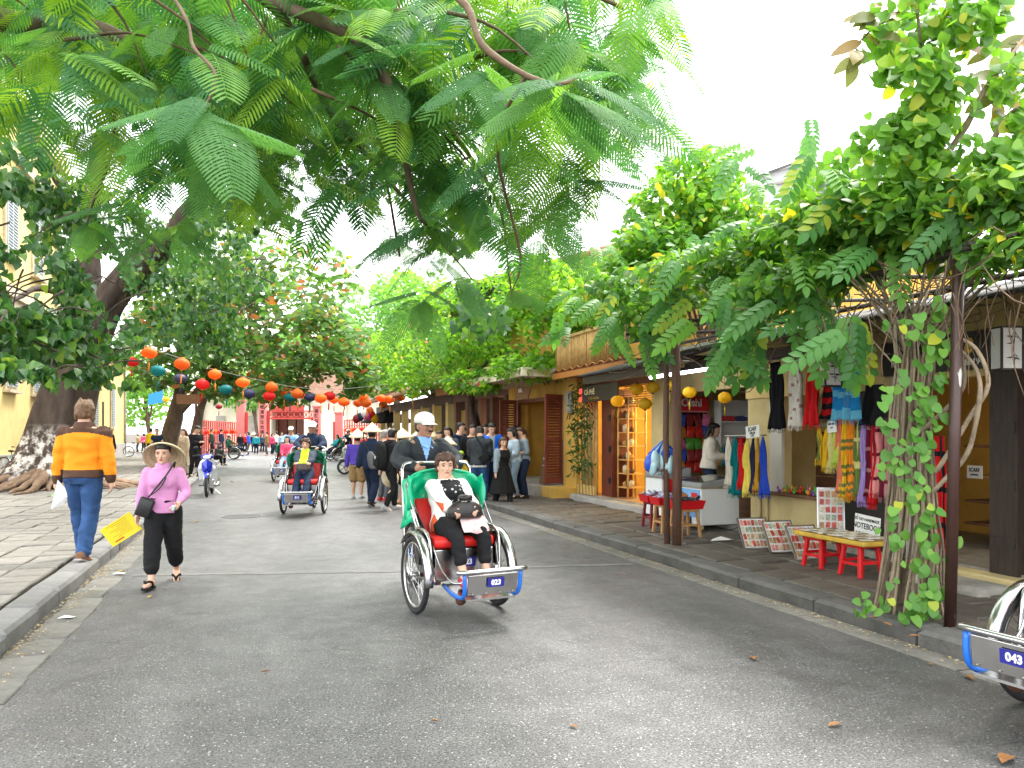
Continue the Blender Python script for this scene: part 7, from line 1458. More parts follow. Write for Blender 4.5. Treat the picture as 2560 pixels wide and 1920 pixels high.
# ---- silk and paper lanterns
def lantern_parts(root, r, mat, ribm, squash=.74, tassel=True, tm=None):
    mb = MB(); n = 36; prof = []
    for i in range(11):
        ph = -math.pi/2*.93+math.pi*.93*i/10; prof.append((r*math.cos(ph), r*squash*math.sin(ph)))
    mb.lathe(prof, n, wob=lambda a: 1-.1*abs(math.sin(7*a))); mb.build('shade', mat, root, smooth=True)
    mb = MB(); mb.lathe([(r*.28,r*squash*.96),(r*.26,r*squash*1.12),(0,r*squash*1.12)], 10); mb.lathe([(0,-r*squash*1.18),(r*.16,-r*squash*1.1),(r*.26,-r*squash*.94)], 10); mb.build('cap', ribm, root)
    if tassel:
        mb = MB(); mb.tube([(0,0,-r*squash*1.1),(0,0,-r*1.3)], r*.03, 5); mb.tube([(0,0,-r*1.3),(0,0,-r*1.45),(0,0,-r*2.5)], [r*.04,r*.12,r*.1], 7); mb.build('tassel', tm or mat, root, smooth=True)
def silk(n, c): return leaf_mat(n, [(0,tuple(x*.85 for x in c)),(1,tuple(min(x*1.12,.95) for x in c))], .5, .45, .3, 1.25, (1,1,1))
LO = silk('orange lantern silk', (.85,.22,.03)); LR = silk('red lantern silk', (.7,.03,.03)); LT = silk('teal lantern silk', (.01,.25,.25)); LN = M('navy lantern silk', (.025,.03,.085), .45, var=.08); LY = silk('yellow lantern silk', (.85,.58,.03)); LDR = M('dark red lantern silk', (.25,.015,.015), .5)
TAO = M('orange tassel', (.8,.3,.05), .7)
LC = dict(o=(LO,'orange'), r=(LR,'red'), t=(LT,'teal'), n=(LN,'navy'), y=(LY,'yellow'), d=(LDR,'dark red'))
lan = [(373,882,'o',36),(395,927,'t',34),(455,910,'o',34),(451,946,'n',30),(537,936,'o',31),(506,961,'r',31),(564,974,'t',31),(607,956,'o',31),(622,984,'n',29),(679,968,'o',29),(673,990,'r',29),(712,980,'o',26),(725,993,'t',27),(743,984,'o',28),(775,993,'n',27),(802,996,'o',28),(824,990,'r',27),(860,1005,'o',27),(859,993,'o',24),(915,1007,'o',26),(909,994,'o',23),(895,1008,'o',23),(953,996,'o',24),(974,999,'o',25),(958,1012,'o',21),(1003,994,'o',21),(1031,987,'o',27),(331,905,'r',28),(630,938,'o',25),(652,945,'o',23),(712,965,'o',23),(760,988,'o',22),(835,1000,'o',21),(547,1016,'d',16),(500,982,'d',19),(415,998,'y',16),(660,1000,'o',18)]
proto = {}
for k in LC:
    t = thing('paper_lantern', 'x', 'lantern'); lantern_parts(t, .25, LC[k][0], BLACK if k in 'tn' else TAO, .74, True, TAO if k in 'oy' else LC[k][0]); proto[k] = [t, False]
where = {'o':'round orange silk lantern strung across the street with a pale tassel','r':'round red silk lantern strung among the orange ones','t':'round teal lantern hanging on the street wire','n':'round navy blue lantern hanging on the street wire','y':'small yellow lantern hanging before the almond trunk','d':'dark red lantern hanging in the shade of the almond'}
for (px, py, k, sz) in lan:
    t = proto[k][0] if not proto[k][1] else copy_tree(proto[k][0]); proto[k][1] = True
    t.location = at(px, py, 865/sz); t.rotation_euler = (random.uniform(-.08,.08), random.uniform(-.08,.08), random.uniform(0,6)); t.scale = (1,1,random.uniform(.92,1.05)); tag(t, where[k], 'lantern', LC[k][1]+' lanterns on the street wires')
WIRE = M('pale cable', (.35,.34,.3), .6); WIRED = M('dark cable', (.03,.03,.03), .6)
def wire(label, pts, r=.008, mat=WIRE):
    q = catmull([Vector(p) for p in pts], 8); o = MB().tube([p-q[0] for p in q], r, 5).build('cable', mat, None, smooth=True, loc=q[0]); tag(o, label, 'cable')
wire('pale cable carrying the near row of lanterns across the street', [at(300,830,23),at(373,868,24),at(455,897,25.5),at(537,924,28),at(679,957,30),at(760,970,31),at(860,972,31.5),at(1000,955,31.5),at(1110,930,31)])
wire('pale cable carrying the farther row of lanterns', [at(420,880,36),at(630,925,36),at(760,962,37),at(910,975,36),at(1100,955,35)])
for i, (px, py) in enumerate(((1544,1003),(1592,973),(1632,969),(1674,964),(1724,981),(1613,1010),(1812,994))):
    t_ = 6.35; s, z, Y = onp(px, py, t_); c = P(s, t_, z)
    lab = ['yellow silk lantern hanging lowest beside the red folding doors','yellow silk lantern under the black cafe board','yellow silk lantern beside the tube light end','yellow silk lantern behind the thin timber post','yellow silk lantern right of the thick timber post over the snack rack','yellow silk lantern hanging low before the lit cafe shelf','yellow silk lantern half hidden in leaves before the cigarette shelf'][i]
    l = thing('silk_lantern', lab, 'lantern', c, 0, 'yellow silk lanterns'); lantern_parts(l, 17.5*Y/FPX, LY, BLACK, .82, True, M('gold tassel', (.6,.42,.05), .7)); MB().tube([(0,0,.1),(0,0,2.62-z if 2.62 > z else .3)], .003, 4).build('cord', BLACK, l)
# ---- tube light under the eave
s0, z0, _ = onp(1626,944,5.95); s1, z1, _ = onp(1772,922,5.95)
tl = thing('tube_light', 'lit white fluorescent tube under the grocery eave', 'lamp', P((s0+s1)/2, 5.95, z0), TH)
MB().tube([(0,(s0-s1)/2,0),(0,(s1-s0)/2,z1-z0)], .022, 10).build('tube', M('lit tube', (1,1,1), .3, emit=(1,1,1), est=9, var=0), tl, smooth=True); MB().box((.02,0,.05+(z1-z0)/2), (.07,abs(s1-s0)+.1,.05)).build('fitting', BLACK, tl)
def lamp(name, loc, power, col, r=.08):
    d = bpy.data.lights.new(name, 'POINT'); d.energy = power; d.color = col; d.shadow_soft_size = r; o = bpy.data.objects.new(name, d); COL.objects.link(o); o.location = loc; return o
bl = thing('brass_lamp', 'lit brass lamp glowing inside the dark timber shop', 'lamp', P(22.9,7.9,2.25), TH)
MB().lathe([(.02,.3),(.05,.28),(.1,.12),(.24,.02),(.25,0),(.22,.02)], 18).build('shade', M('brass', (.6,.35,.08), .3, .9), bl, smooth=True); MB().ell((0,0,-.08), .12, 12, 8).build('bulb', M('lit globe', (1,.8,.5), .3, emit=(1,.75,.4), est=5, var=0), bl, smooth=True); MB().tube([(0,0,.3),(0,0,.75)], .01, 5).build('cord', BLACK, bl)
lamp('brass_lamp_light', P(22.8,7.9,2.0), 14, (1,.75,.45))
for k, (s, t, z) in enumerate(((13.1,8.35,2.4),(14.0,8.35,2.4),(13.5,8.6,1.5))):
    b = thing('cafe_lamp', ['small lit lamp over the packet shelf','lit lamp over the bamboo rack','lit strip tucked in the packet shelf'][k], 'lamp', P(s,t,z), TH); MB().ell((0,0,0), .05, 10, 8).build('bulb', MATS['lit globe'], b, smooth=True); MB().lathe([(.03,.08),(.09,.0)], 12, cap=False).build('shade', MATS['brass'], b)
    lamp('cafe_lamp_light', P(s-.0,t-.12,z-.1), 26, (1,.7,.3))
wl_ = thing('shop_lamp', 'warm lamp bulb glowing inside the open shop on the right', 'lamp', P(5.9,8.2,2.6), TH); MB().ell((0,0,0), .06, 10, 8).build('bulb', MATS['lit globe'], wl_, smooth=True); MB().tube([(0,0,.05),(0,0,.35)], .008, 5).build('cord', BLACK, wl_); lamp('shop_lamp_light', P(5.9,8.05,2.45), 10, (1,.75,.45))
# ---- freezers
def freezer(label, t0, t1, s0, s1, z0, z1, ad):
    f = thing('chest_freezer', label, 'freezer', P((s0+s1)/2,(t0+t1)/2,z0), TH, 'chest freezers'); w, l, h = t1-t0, s1-s0, z1-z0
    FW = M('white enamel', (.78,.8,.82), .3, var=.02); MB().box((0,0,.08+(h-.22)/2), (w,l,h-.22)).build('cabinet', FW, f, bevel=.012)
    zt = h-.14
    MB().add([(-w/2,-l/2,zt),(w/2,-l/2,zt),(w/2,l/2,zt),(-w/2,l/2,zt),(-w/2,-l/2,zt+.06),(w/2,-l/2,zt+.15),(w/2,l/2,zt+.15),(-w/2,l/2,zt+.06)], [(3,2,1,0),(4,5,6,7),(0,1,5,4),(1,2,6,5),(2,3,7,6),(3,0,4,7)]).build('lid', M('grey lid plastic', (.28,.29,.3), .35), f, bevel=.008)
    MB().add([(-w/2+.05,-l/2+.06,zt+.075),(w/2-.05,-l/2+.06,zt+.15),(w/2-.05,l/2-.06,zt+.15),(-w/2+.05,l/2-.06,zt+.075)], [(0,1,2,3)]).build('glass', M('dark freezer glass', (.05,.06,.065), .08, spec=.8), f)
    MB().box((0,0,zt-.01), (w+.02,l+.02,.025)).build('trim', STEEL, f)
    for x in (-1,1):
        for y in (-1,1):
            MB().torus((x*(w/2-.08), y*(l/2-.1), .04), .028, .013, 'X', 14, 6).build('caster', M('yellow caster', (.5,.4,.2), .5), f, smooth=True); MB().box((x*(w/2-.08), y*(l/2-.1), .075), (.03,.03,.03)).build('caster_bracket', STEEL, f)
    return f
f1 = freezer('long white chest freezer with a blue ice cream panel on its street side', 6.35, 7.02, 10.0, 10.78, PAV+.0, .92, 'blue')
ICEB = M('blue ice cream panel', (.03,.22,.6), .35, col2=(.35,.6,.85), scale=3); MB().box((-.342,.0,.4), (.008,.72,.42)).build('ad_panel', ICEB, f1)
MB().box((-.348,.12,.45), (.006,.3,.2), Matrix.Rotation(R(12),3,'X')).build('ad_figure', M('ad brown cone', (.3,.12,.04), .5), f1); MB().box((-.349,-.22,.5), (.006,.16,.12)).build('ad_price_flag', M('ad red', (.65,.03,.03), .4), f1); MB().box((-.3425,.1,.12), (.006,.46,.16)).build('vent_grille', BLACK, f1)
for i in range(6): MB().box((-.347,.1,.06+.025*i), (.006,.42,.006)).build('grille_bar', STEEL, f1)
f2 = freezer('small glass topped freezer with a red drinks panel on its end', 6.42, 6.98, 11.3, 11.85, PAV, 1.0, 'red')
MB().box((-.03,-.279,.45), (.42,.008,.5)).build('ad_panel', M('ad drink red', (.72,.01,.015), .35), f2)
hm_ = MB(); [hm_.torus((.1+sx*.045,-.286,.5), .05, .008, 'Y', 16, 5) for sx in (-1,1)]; hm_.tube([(.01,-.286,.48),(.1,-.286,.38),(.19,-.286,.48)], .008, 5); hm_.build('heart_emblem', WHITE, f2)
for x in (-.2,-.13): mb = MB(); mb.lathe([(.025,0),(.03,.08),(.025,.14),(.012,.18),(.012,.21)], 10, (x,-.286,.3)); mb.build('printed_bottle', M('cola brown', (.03,.012,.01), .2), f2, smooth=True)
cable_pts = [onp(1862,1240,6.3),onp(1855,1280,6.3),onp(1838,1320,6.3)]
wire('black power cable hanging down the end of the white freezer', [P(a,6.32,b)-u_ for (a,b,c_), u_ in zip(cable_pts, (Vector(),Vector(),Vector()))]+[P(9.8,6.2,PAV+.02)], .008, WIRED)
# ---- stools and red baskets
def stool(label, loc, rz, mat, w=.28, h=.4, slat=False, group='low stools'):
    s = thing('stool', label, 'stool', loc, rz, group)
    MB().box((0,0,h-.02), (w,w,.04)).build('seat', mat, s, bevel=.012)
    for x in (-1,1):
        for y in (-1,1): MB().bar((x*w*.52,y*w*.52,0), (x*w*.4,y*w*.4,h-.03), .04, .04).build('leg', mat, s, bevel=.006)
    for x in (-1,1): MB().bar((x*w*.49,-w*.45,h*.4), (x*w*.49,w*.45,h*.4), .02, .03).build('stretcher', mat, s); MB().bar((-w*.45,x*w*.49,h*.45), (w*.45,x*w*.49,h*.45), .02, .03).build('stretcher', mat, s)
    return s
PLR = M('red plastic', (.6,.01,.015), .35, var=.06); PLM = M('maroon plastic', (.2,.015,.03), .4, var=.08); LWOOD = M('pale stool timber', (.45,.25,.1), .6, var=.2, stretch=(6,6,.8))
def basket(label, loc, rz, goods, w=.4, d=.3, h=.11):
    b = thing('plastic_basket', label, 'basket', loc, rz, 'red plastic baskets'); mb = MB(); t = .014
    mb.box((0,0,.006), (w*.86,d*.86,.012))
    for x, y, lx, ly in ((0,-d/2,w,t),(0,d/2,w,t),(-w/2,0,t,d),(w/2,0,t,d)):
        sx, sy = x*.92, y*.92; vs = [(x*.86-lx*.43,y*.86-ly*.43,0),(x*.86+lx*.43,y*.86-ly*.43,0),(x*.86+lx*.43,y*.86+ly*.43,0),(x*.86-lx*.43,y*.86+ly*.43,0),(x-lx/2,y-ly/2,h),(x+lx/2,y-ly/2,h),(x+lx/2,y+ly/2,h),(x-lx/2,y+ly/2,h)]; mb.add(vs, [(3,2,1,0),(4,5,6,7),(0,1,5,4),(1,2,6,5),(2,3,7,6),(3,0,4,7)])
    mb.build('tub', PLR, b); MB().torus((0,0,h), .001, .001, 'Z', 4, 3)
    mb = MB(); rl = random.Random(label)
    for k in range(16): mb.box((rl.uniform(-w*.34,w*.34), rl.uniform(-d*.3,d*.3), h*.8+rl.uniform(0,.05)), (.16,.05,.03), Euler((rl.uniform(-.7,.7), rl.uniform(-.7,.7), rl.uniform(0,3))).to_matrix())
    o = mb.build('packed_goods', goods, b, bevel=.008); o['kind'] = 'stuff'
    return b
g = G(1712,1342,PAV); DG = M('dark wrapped goods', (.05,.05,.06), .25, var=.6, scale=20); VG = M('violet wrapped goods', (.12,.1,.3), .25, col2=(.6,.6,.65), scale=18)
stool('pale wooden stool under the red basket right of the thick post', g, TH, LWOOD, .3, .4); basket('red basket of dark wrapped goods on the right hand wooden stool', g+Vector((0,0,.4)), TH, DG, .46, .34, .12)
g = G(1668,1334,PAV)+Vector((0,.1,0)); stool('pale wooden stool left of the thick post', g, TH, LWOOD, .26, .42); basket('red basket on the wooden stool left of the thick post', g+Vector((0,0,.42)), TH, VG, .4, .3, .11)
g = G(1636,1318,PAV); stool('maroon plastic stool with a red basket on top', g, TH, PLM, .26, .4); basket('red basket of violet packets on the maroon stool', g+Vector((0,0,.4)), TH, VG, .4, .3, .11)
stool('red plastic stool standing inside the bamboo cafe', P(12.9,7.6,.266), TH, PLR, .28, .36)
# ---- bundle of bags hanging on the post
s, z, Y = 9.3, 0, 10.5; hb3 = thing('hanging_bags', 'bunch of blue and clear plastic packed bags hung on the timber post', 'bag', at(1655,1100,10.3))
BB = M('blue plastic bag', (.03,.1,.6), .25, var=.15); CB = M('pale plastic bag', (.55,.68,.72), .2, col2=(.3,.55,.6), scale=9, var=.2); PB = M('mixed ponchos', (.3,.1,.16), .4, col2=(.1,.22,.2), scale=16)
rl = random.Random(8)
for i in range(11):
    x = -.17+.034*i; zz = -.3-.06*math.sin(i*1.9); mb = MB(); mb.ell((x, rl.uniform(-.08,.06), zz), (.075,.05,.13), 9, 7, Euler((0,(x)*1.2,rl.uniform(0,3))).to_matrix()); mb.tube([(x,0,zz+.1),(.02,0,.0)], [.03,.008], 6); mb.build('bag', BB if i % 3 == 0 else CB, hb3, smooth=True)
for i in range(9):
    x = -.19+.045*i; mb = MB(); mb.tube([(x*.8,-.03,-.3),(x,-.05,-.42)], [.03,.022], 7); mb.build('rolled_poncho', PB, hb3, smooth=True)
for k in range(3): MB().tube([(0.02,0,-.02),(.06+.01*k,.02*k,.06+.03*k)], .004, 4).build('tie', PAPER, hb3)
# ---- snack rack and shelves in the grocery
sn = thing('snack_rack', 'hanging rack of colourful snack packets under a red brand header', 'rack', P(12.2,7.45,.95), TH)
MB().box((0,.03,.6), (.85,.02,1.25)).build('back_frame', BLACK, sn)
hd = MB().box((.05,-.06,1.17), (.72,.03,.27)).build('header', M('snack header red', (.7,.02,.025), .4), sn, bevel=.01); text_obj('Oishi', .2, WHITE, sn, (.05,-.08,1.19), (R(90),0,0), weight=.005); MB().box((.05,-.06,1.035), (.72,.03,.03)).build('header_wave', M('header pink', (.75,.25,.25), .5), sn)
PK = [M('snack '+n, c, .3, var=.35, scale=14) for n, c in (('red',(.6,.03,.02)),('blue',(.04,.1,.5)),('green',(.1,.35,.05)),('orange',(.7,.25,.03)),('maroon',(.3,.03,.03)),('pink',(.65,.15,.3)))]
pk = []
for m in PK:
    b = MB(); ring_loft(b, [(Vector((0,0,z)), Vector((1,0,0)), Vector((0,1,0)), .075, d_, d_) for z, d_ in ((-.11,.003),(-.08,.02),(0,.035),(.08,.02),(.11,.003))], 12, p=3); me = b.mesh('packet'); me.materials.append(m); pk.append(me)
for r in range(5):
    for c in range(5): inst('snack_packet', pk[(r*2+c*c+ (c>2)) % 6], sn, Matrix.Translation((-.32+.17*c, -.06-.03*(r%2), .88-.21*r)) @ Euler((R(-12),random.uniform(-.25,.25),random.uniform(-.3,.3))).to_matrix().to_4x4())
cg = thing('cigarette_cabinet', 'white wall cabinet stacked with cigarette cartons', 'cabinet', P(12.1,8.45,1.0), TH)
for x in (-.42,.42): MB().box((x,0,.6), (.02,.22,1.2)).build('side', WHITE, cg)
MB().box((0,.1,.6), (.86,.02,1.2)).build('back', WHITE, cg)
for z in (.0,.4,.8,1.18): MB().box((0,0,z), (.84,.22,.02)).build('shelf', WHITE, cg)
CT_ = [M('carton white', (.7,.68,.66), .5), M('carton red', (.55,.04,.04), .5), M('carton navy', (.05,.06,.2), .5)]
for r, z in enumerate((.41,.81,.02)):
    for i in range(8): MB().box((-.36+.1*i,-.02,z+.05+.0), (.085,.14,.07+.03*((i+r)%2))).build('carton', CT_[(i//3+r)%3], cg)
for z in (1.0,1.22): 
    b = thing('wall_shelf', 'small wall shelf of bottles behind the shop woman' if z > 1.1 else 'lower wall shelf of small goods behind the shop woman', 'shelf', P(11.9,8.0,z), TH); MB().box((0,0,0), (.3,.5,.02)).build('board', BWOOD, b)
    for i in range(6): MB().lathe([(.02,0),(.025,.06),(.02,.1),(.01,.12)], 8, (-.05,-.2+.08*i,.01)).build('bottle', PK[i], b, smooth=True)
mo = thing('monitor', 'thin dark screen standing on the grocery counter', 'screen', P(10.2,7.6,.9), TH); MB().box((0,0,.22), (.03,.36,.28), Matrix.Rotation(R(-12),3,'Y')).build('panel', BLACK, mo, bevel=.008); MB().box((.02,0,.05), (.04,.06,.1)).build('stand', BLACK, mo); MB().box((.02,0,.005), (.16,.2,.012)).build('foot', BLACK, mo)
ctr = thing('shop_counter', 'grocery counter behind the freezers', 'counter', P(10.6,7.75,.2), TH); MB().box((.1,-.2,.34), (.5,1.2,.68)).build('body', BWOOD, ctr); MB().box((.1,-.2,.69), (.56,1.26,.03)).build('top', WHITE, ctr)
box_ = thing('cash_desk_card', 'white printed card standing on the cafe desk', 'card', P(13.0,7.9,1.0), TH); MB().box((0,0,.13), (.02,.5,.26)).build('card', PAPER, box_); MB().box((-.012,.1,.05), (.004,.2,.04)).build('print', BLACK, box_); MB().box((-.012,-.15,.05), (.004,.15,.06)).build('print', BB, box_)
dk = thing('cafe_desk', 'low wooden desk inside the bamboo cafe', 'desk', P(13.0,8.0,.266), TH); MB().box((0,0,.37), (.5,1.1,.73)).build('body', BWOOD, dk, bevel=.01); MB().box((-.26,.2,.45), (.02,.5,.35)).build('recess_shade_plate', BLACK, dk)  # black plate on the solid desk front paints the shade of an opening
# ---- scarves and garments
def plain(name, c): return cloth('scarf '+name, c, .85, .12, bump=.1)
SCM = {k: plain(k, c) for k, c in dict(white=(.72,.68,.62), teal=(.0,.16,.17), red=(.55,.012,.015), yellow=(.78,.62,.12), navy=(.02,.02,.06), mustard=(.5,.26,.03), blue=(.02,.06,.42), gold=(.75,.45,.02), lemon=(.72,.65,.25), lime=(.55,.7,.1), coral=(.75,.2,.12), orange=(.85,.28,.02), green=(.14,.2,.05), lavender=(.4,.27,.62), maroon=(.15,.01,.03), pink=(.75,.3,.29), mauve=(.42,.19,.19), cyan=(.01,.2,.5), sky=(.12,.42,.62), black=(.012,.012,.016), stripe=(.2,.16,.05), cream=(.66,.6,.5)).items()}
def scarf(label, px, y0, y1, wpx, t, base, bands=None, fringe=True, group='scarves hung for sale', name='scarf', flare=1.15, knot=False):
    s, z1, Y = onp(px, y0, t); _, z0, _ = onp(px, y1, t); w = wpx*Y/FPX/CT*1.2; h = z1-z0; c = P(s, t, z1); nx, ny = 14, 22; rl = random.Random(label)
    f1_, f2_ = rl.uniform(0,6), rl.uniform(2.2,4.2); mb = MB(); vs = []
    for j in range(ny+1):
        v = j/ny; ww = w*(.82+(flare-.82)*v) if not knot else w*(.35 if v < .05 else .55+(flare-.55)*v)
        for i in range(nx+1):
            u = i/nx-.5; vs.append((.03*math.sin(u*f2_*6+f1_+v*1.5)*(.5+v)-.012*math.sin(v*9+u*4), -u*ww+.012*math.sin(v*5+f1_), -h*v+.012*math.sin(u*9+f1_)*v))
    fs = [(j*(nx+1)+i, j*(nx+1)+i+1, (j+1)*(nx+1)+i+1, (j+1)*(nx+1)+i) for j in range(ny) for i in range(nx)]; mi = [0]*len(fs)
    mats = [SCM[base]]
    if bands:
        for (k, fn) in bands:
            mats.append(SCM[k]); q = len(mats)-1
            for j in range(ny):
                for i in range(nx):
                    if fn(i, j): mi[j*nx+i] = q
    mb.v = [tuple(v) for v in vs]; mb.f = fs; mb.m = mi; sc = thing(name, label, name.replace('_',' '), c, TH, group)
    o = mb.build('cloth', mats, sc, smooth=True, fix=False); o.modifiers.new('t','SOLIDIFY').thickness = .004
    if fringe:
        mb = MB(); last = vs[ny*(nx+1):]
        for i in range(nx*2):
            a = Vector(last[i//2])*(1-(i%2)*.5)+Vector(last[min(i//2+1,nx)])*((i%2)*.5); mb.tube([a, a+Vector((rl.uniform(-.01,.01), rl.uniform(-.008,.008), -.05))], .0022, 4)
        o = mb.build('fringe', SCM[base], sc)
    return sc
plaidv = lambda i, j: i in (4,9); 
def plaid(c2): return [(c2, lambda i, j: i in (3,10) or j % 7 == 3)]
def bandy(c2): return [(c2, lambda i, j: j in (6,8,13,15,18,20))]
for lab, px, y0, y1, w, base, bands in (('cream white silk scarf knotted on the rack beside the freezer',1823,1092,1212,22,'cream',None),('teal silk scarf knotted on the front rack',1839,1090,1236,26,'teal',None),('crimson scarf knotted between white and yellow on the front rack',1853,1094,1215,16,'red',None),('soft yellow silk scarf knotted on the front rack',1868,1098,1234,28,'yellow',None),('navy floral scarf knotted on the front rack',1884,1096,1230,14,'navy',None),('mustard scarf knotted on the front rack',1895,1096,1226,14,'mustard',None),('royal blue scarf with a white edge knotted on the front rack',1908,1092,1236,18,'blue',None)):
    scarf(lab, px, y0, y1, w, 6.3, base, bands, knot=True)
for lab, px, y0, y1, w, t, base, bands, nm in (('black fringed shawl hanging highest under the eave',1940,905,1072,42,6.45,'black',None,'shawl'),('white printed scarf hanging beside the black shawl',1988,897,1066,34,6.4,'white',[('mauve', lambda i,j: (i*5+j*3)%11==0)],'scarf'),('scarlet shawl with ragged fringe under the eave',2033,892,1062,40,6.4,'red',None,'shawl'),('red and black banded shawl behind the paper lamp',2066,966,1046,26,6.5,'black',[('red', lambda i,j: (j//4)%2==0)],'shawl'),('large blue shawl with pale wavy bands',2114,880,1050,68,6.35,'cyan',[('sky', lambda i,j: (j+ (1 if i%7<3 else 0)) in (13,14,19,20,21,22))],'shawl'),('black shawl hanging behind the vine stems',2186,962,1062,66,6.5,'black',None,'shawl')):
    scarf(lab, px, y0, y1, w, t, base, bands, True, 'shawls under the eave', nm, 1.05)
for lab, px, y0, y1, w, base, bands in (('golden striped scarf at the far end of the second rack',2050,1068,1152,14,'gold',[('green',plaidv)]),('yellow scarf with dark stripe, second on the second rack',2066,1072,1170,16,'gold',[('stripe',plaidv)]),('pale lemon scarf on the second rack',2078,1076,1172,12,'lemon',None),('lime scarf on the second rack',2092,1068,1160,14,'lime',None),('coral scarf behind the yellow plaid one',2100,1046,1230,16,'coral',None),('long yellow plaid scarf with dark bands',2113,1044,1244,22,'gold',bandy('green')),('long orange plaid scarf with dark bands',2130,1044,1240,22,'orange',bandy('stripe')),('olive green plaid scarf on the second rack',2146,1052,1240,18,'green',[('lemon', lambda i,j: j in (5,12,13) or i==7)]),('lavender fringed scarf on the second rack',2160,1050,1256,20,'lavender',None),('maroon scarf with thin lines',2174,1048,1240,14,'maroon',[('mauve', lambda i,j: j%6==2)]),('bright red scarf hanging behind the pink one',2184,1048,1262,12,'red',None),('pink scarf with dark lines',2192,1046,1234,22,'pink',plaid('maroon')),('wide dusty mauve plaid scarf behind the vines',2222,1042,1246,46,'mauve',plaid('maroon'))):
    scarf(lab, px, y0, y1, w, 6.55, base, bands, flare=1.0)
scarf('red checked cloth hanging in the doorway of the open shop', 2352, 1090, 1370, 30, 6.7, 'red', plaid('black'), group=None, name='checked_cloth', flare=1.2); scarf('pink cloth hanging low behind the vine stems', 2366, 1240, 1372, 22, 6.75, 'pink', plaid('red'), group=None, name='checked_cloth', flare=1.2)
for lab, a, b, t in (('steel rail of the front scarf rack',(1812,1090),(1915,1088),6.3),('steel rail carrying the second row of scarves',(2040,1066),(2250,1038),6.55),('wooden rail carrying the shawls under the eave',(1925,900),(2225,885),6.45)):
    sa, za, _ = onp(a[0],a[1],t); sb2, zb, _ = onp(b[0],b[1],t); o = MB().tube([(0,0,0), P(sb2,t,zb)-P(sa,t,za)], .01, 7).build('rack_rail', STEEL, None, loc=P(sa,t,za)); tag(o, lab, 'rail')
def card_sign(label, px, py, wpx, hpx, t, lines, tilt=0, ground=False):
    s, z, Y = onp(px, py, t); w = wpx*Y/FPX/CT; h = hpx*Y/FPX; c = thing('card_sign', label, 'sign', P(s,t,z), TH); c.rotation_euler = (R(tilt),0,TH)
    MB().box((0,0,0), (.012,w,h)).build('card', PAPER, c)
    for txt, sz, y in lines: text_obj(txt, sz*h, BLACK, c, (-.009,0,y*h), RX, weight=.0035*sz, ext=.001, sx=.82)
    return c
card_sign('white card reading SCARF clipped to the front scarf rack', 1882, 1079, 52, 30, 6.22, [('SCARF',.48,.2),('100% silk',.25,-.12),('\uc2a4\uce74\ud504',.22,-.34)], -6)
card_sign('small white card clipped among the yellow scarves', 2080, 1066, 30, 30, 6.5, [('100% SILK',.22,.2),('scarf',.2,-.1)], -5)
card_sign('large white card reading NOTEBOOK leaning under the second rack', 2168, 1320, 78, 62, 6.45, [('S\u1ed4 TAY HANDMADE',.17,.32),('NOTEBOOK',.33,.04),('\uc218\ucca9 \u672c\u5b50 \u30ce\u30fc\u30c8',.2,-.3)], 4)
card_sign('faded card reading SCARF on the shelf inside the open shop', 2437, 1180, 40, 32, 8.2, [('SCARF',.4,.15),('pashmina',.22,-.2)])
# ---- boxed paper lamps with a bamboo print
def box_lamp(label, px, py, wpx, hpx, t):
    s, z, Y = onp(px, py, t); w = wpx*Y/FPX; h = hpx*Y/FPX; l = thing('paper_box_lamp', label, 'lamp', P(s,t,z-h/2), R(6), 'boxed paper lamps'); d = w*.7
    MB().box((0,0,h/2), (w,d,h)).build('paper_shade', M('lamp paper', (.62,.61,.57), .8, var=.05), l)
    for x in (-1,1):
        for y in (-1,1): MB().box((x*w/2,y*d/2,h/2), (.016,.016,h+.01)).build('frame_post', DWOOD, l)
    for z_ in (0,h):
        for y in (-1,1): MB().box((0,y*d/2,z_), (w+.016,.014,.014)).build('frame_rail', DWOOD, l)
        for x in (-1,1): MB().box((x*w/2,0,z_), (.014,d,.014)).build('frame_rail', DWOOD, l)
    mb = MB(); mb.tube([(w*.1,-d/2-.004,h*.1),(w*.05,-d/2-.004,h*.5),(w*.14,-d/2-.004,h*.9)], .003, 4); rl = random.Random(label)
    for i in range(22):
        zc = h*rl.choice((.28,.36,.62,.7,.78)); a = rl.uniform(-2.4,-.2) if i % 2 else rl.uniform(3.3,3.9); ln = rl.uniform(.12,.24)*h; c0 = Vector((w*.08,-d/2-.004,zc)); dd = Vector((math.cos(a),0,math.sin(a)*.6+.1)); nn_ = Vector((-dd.z,0,dd.x))*ln*.09
        mb.add([c0, c0+dd*ln*.4+nn_, c0+dd*ln, c0+dd*ln*.4-nn_], [(0,1,2,3)])
    mb.build('bamboo_print', BLACK, l); MB().tube([(0,0,h),(0,0,h+.35)], .004, 4).build('cord', BLACK, l); return l
box_lamp('boxed paper lamp with bamboo print hanging beside the blue shawl', 2076, 925, 42, 80, 6.2); box_lamp('larger boxed paper lamp with bamboo print at the open shop', 2516, 872, 56, 104, 6.3)
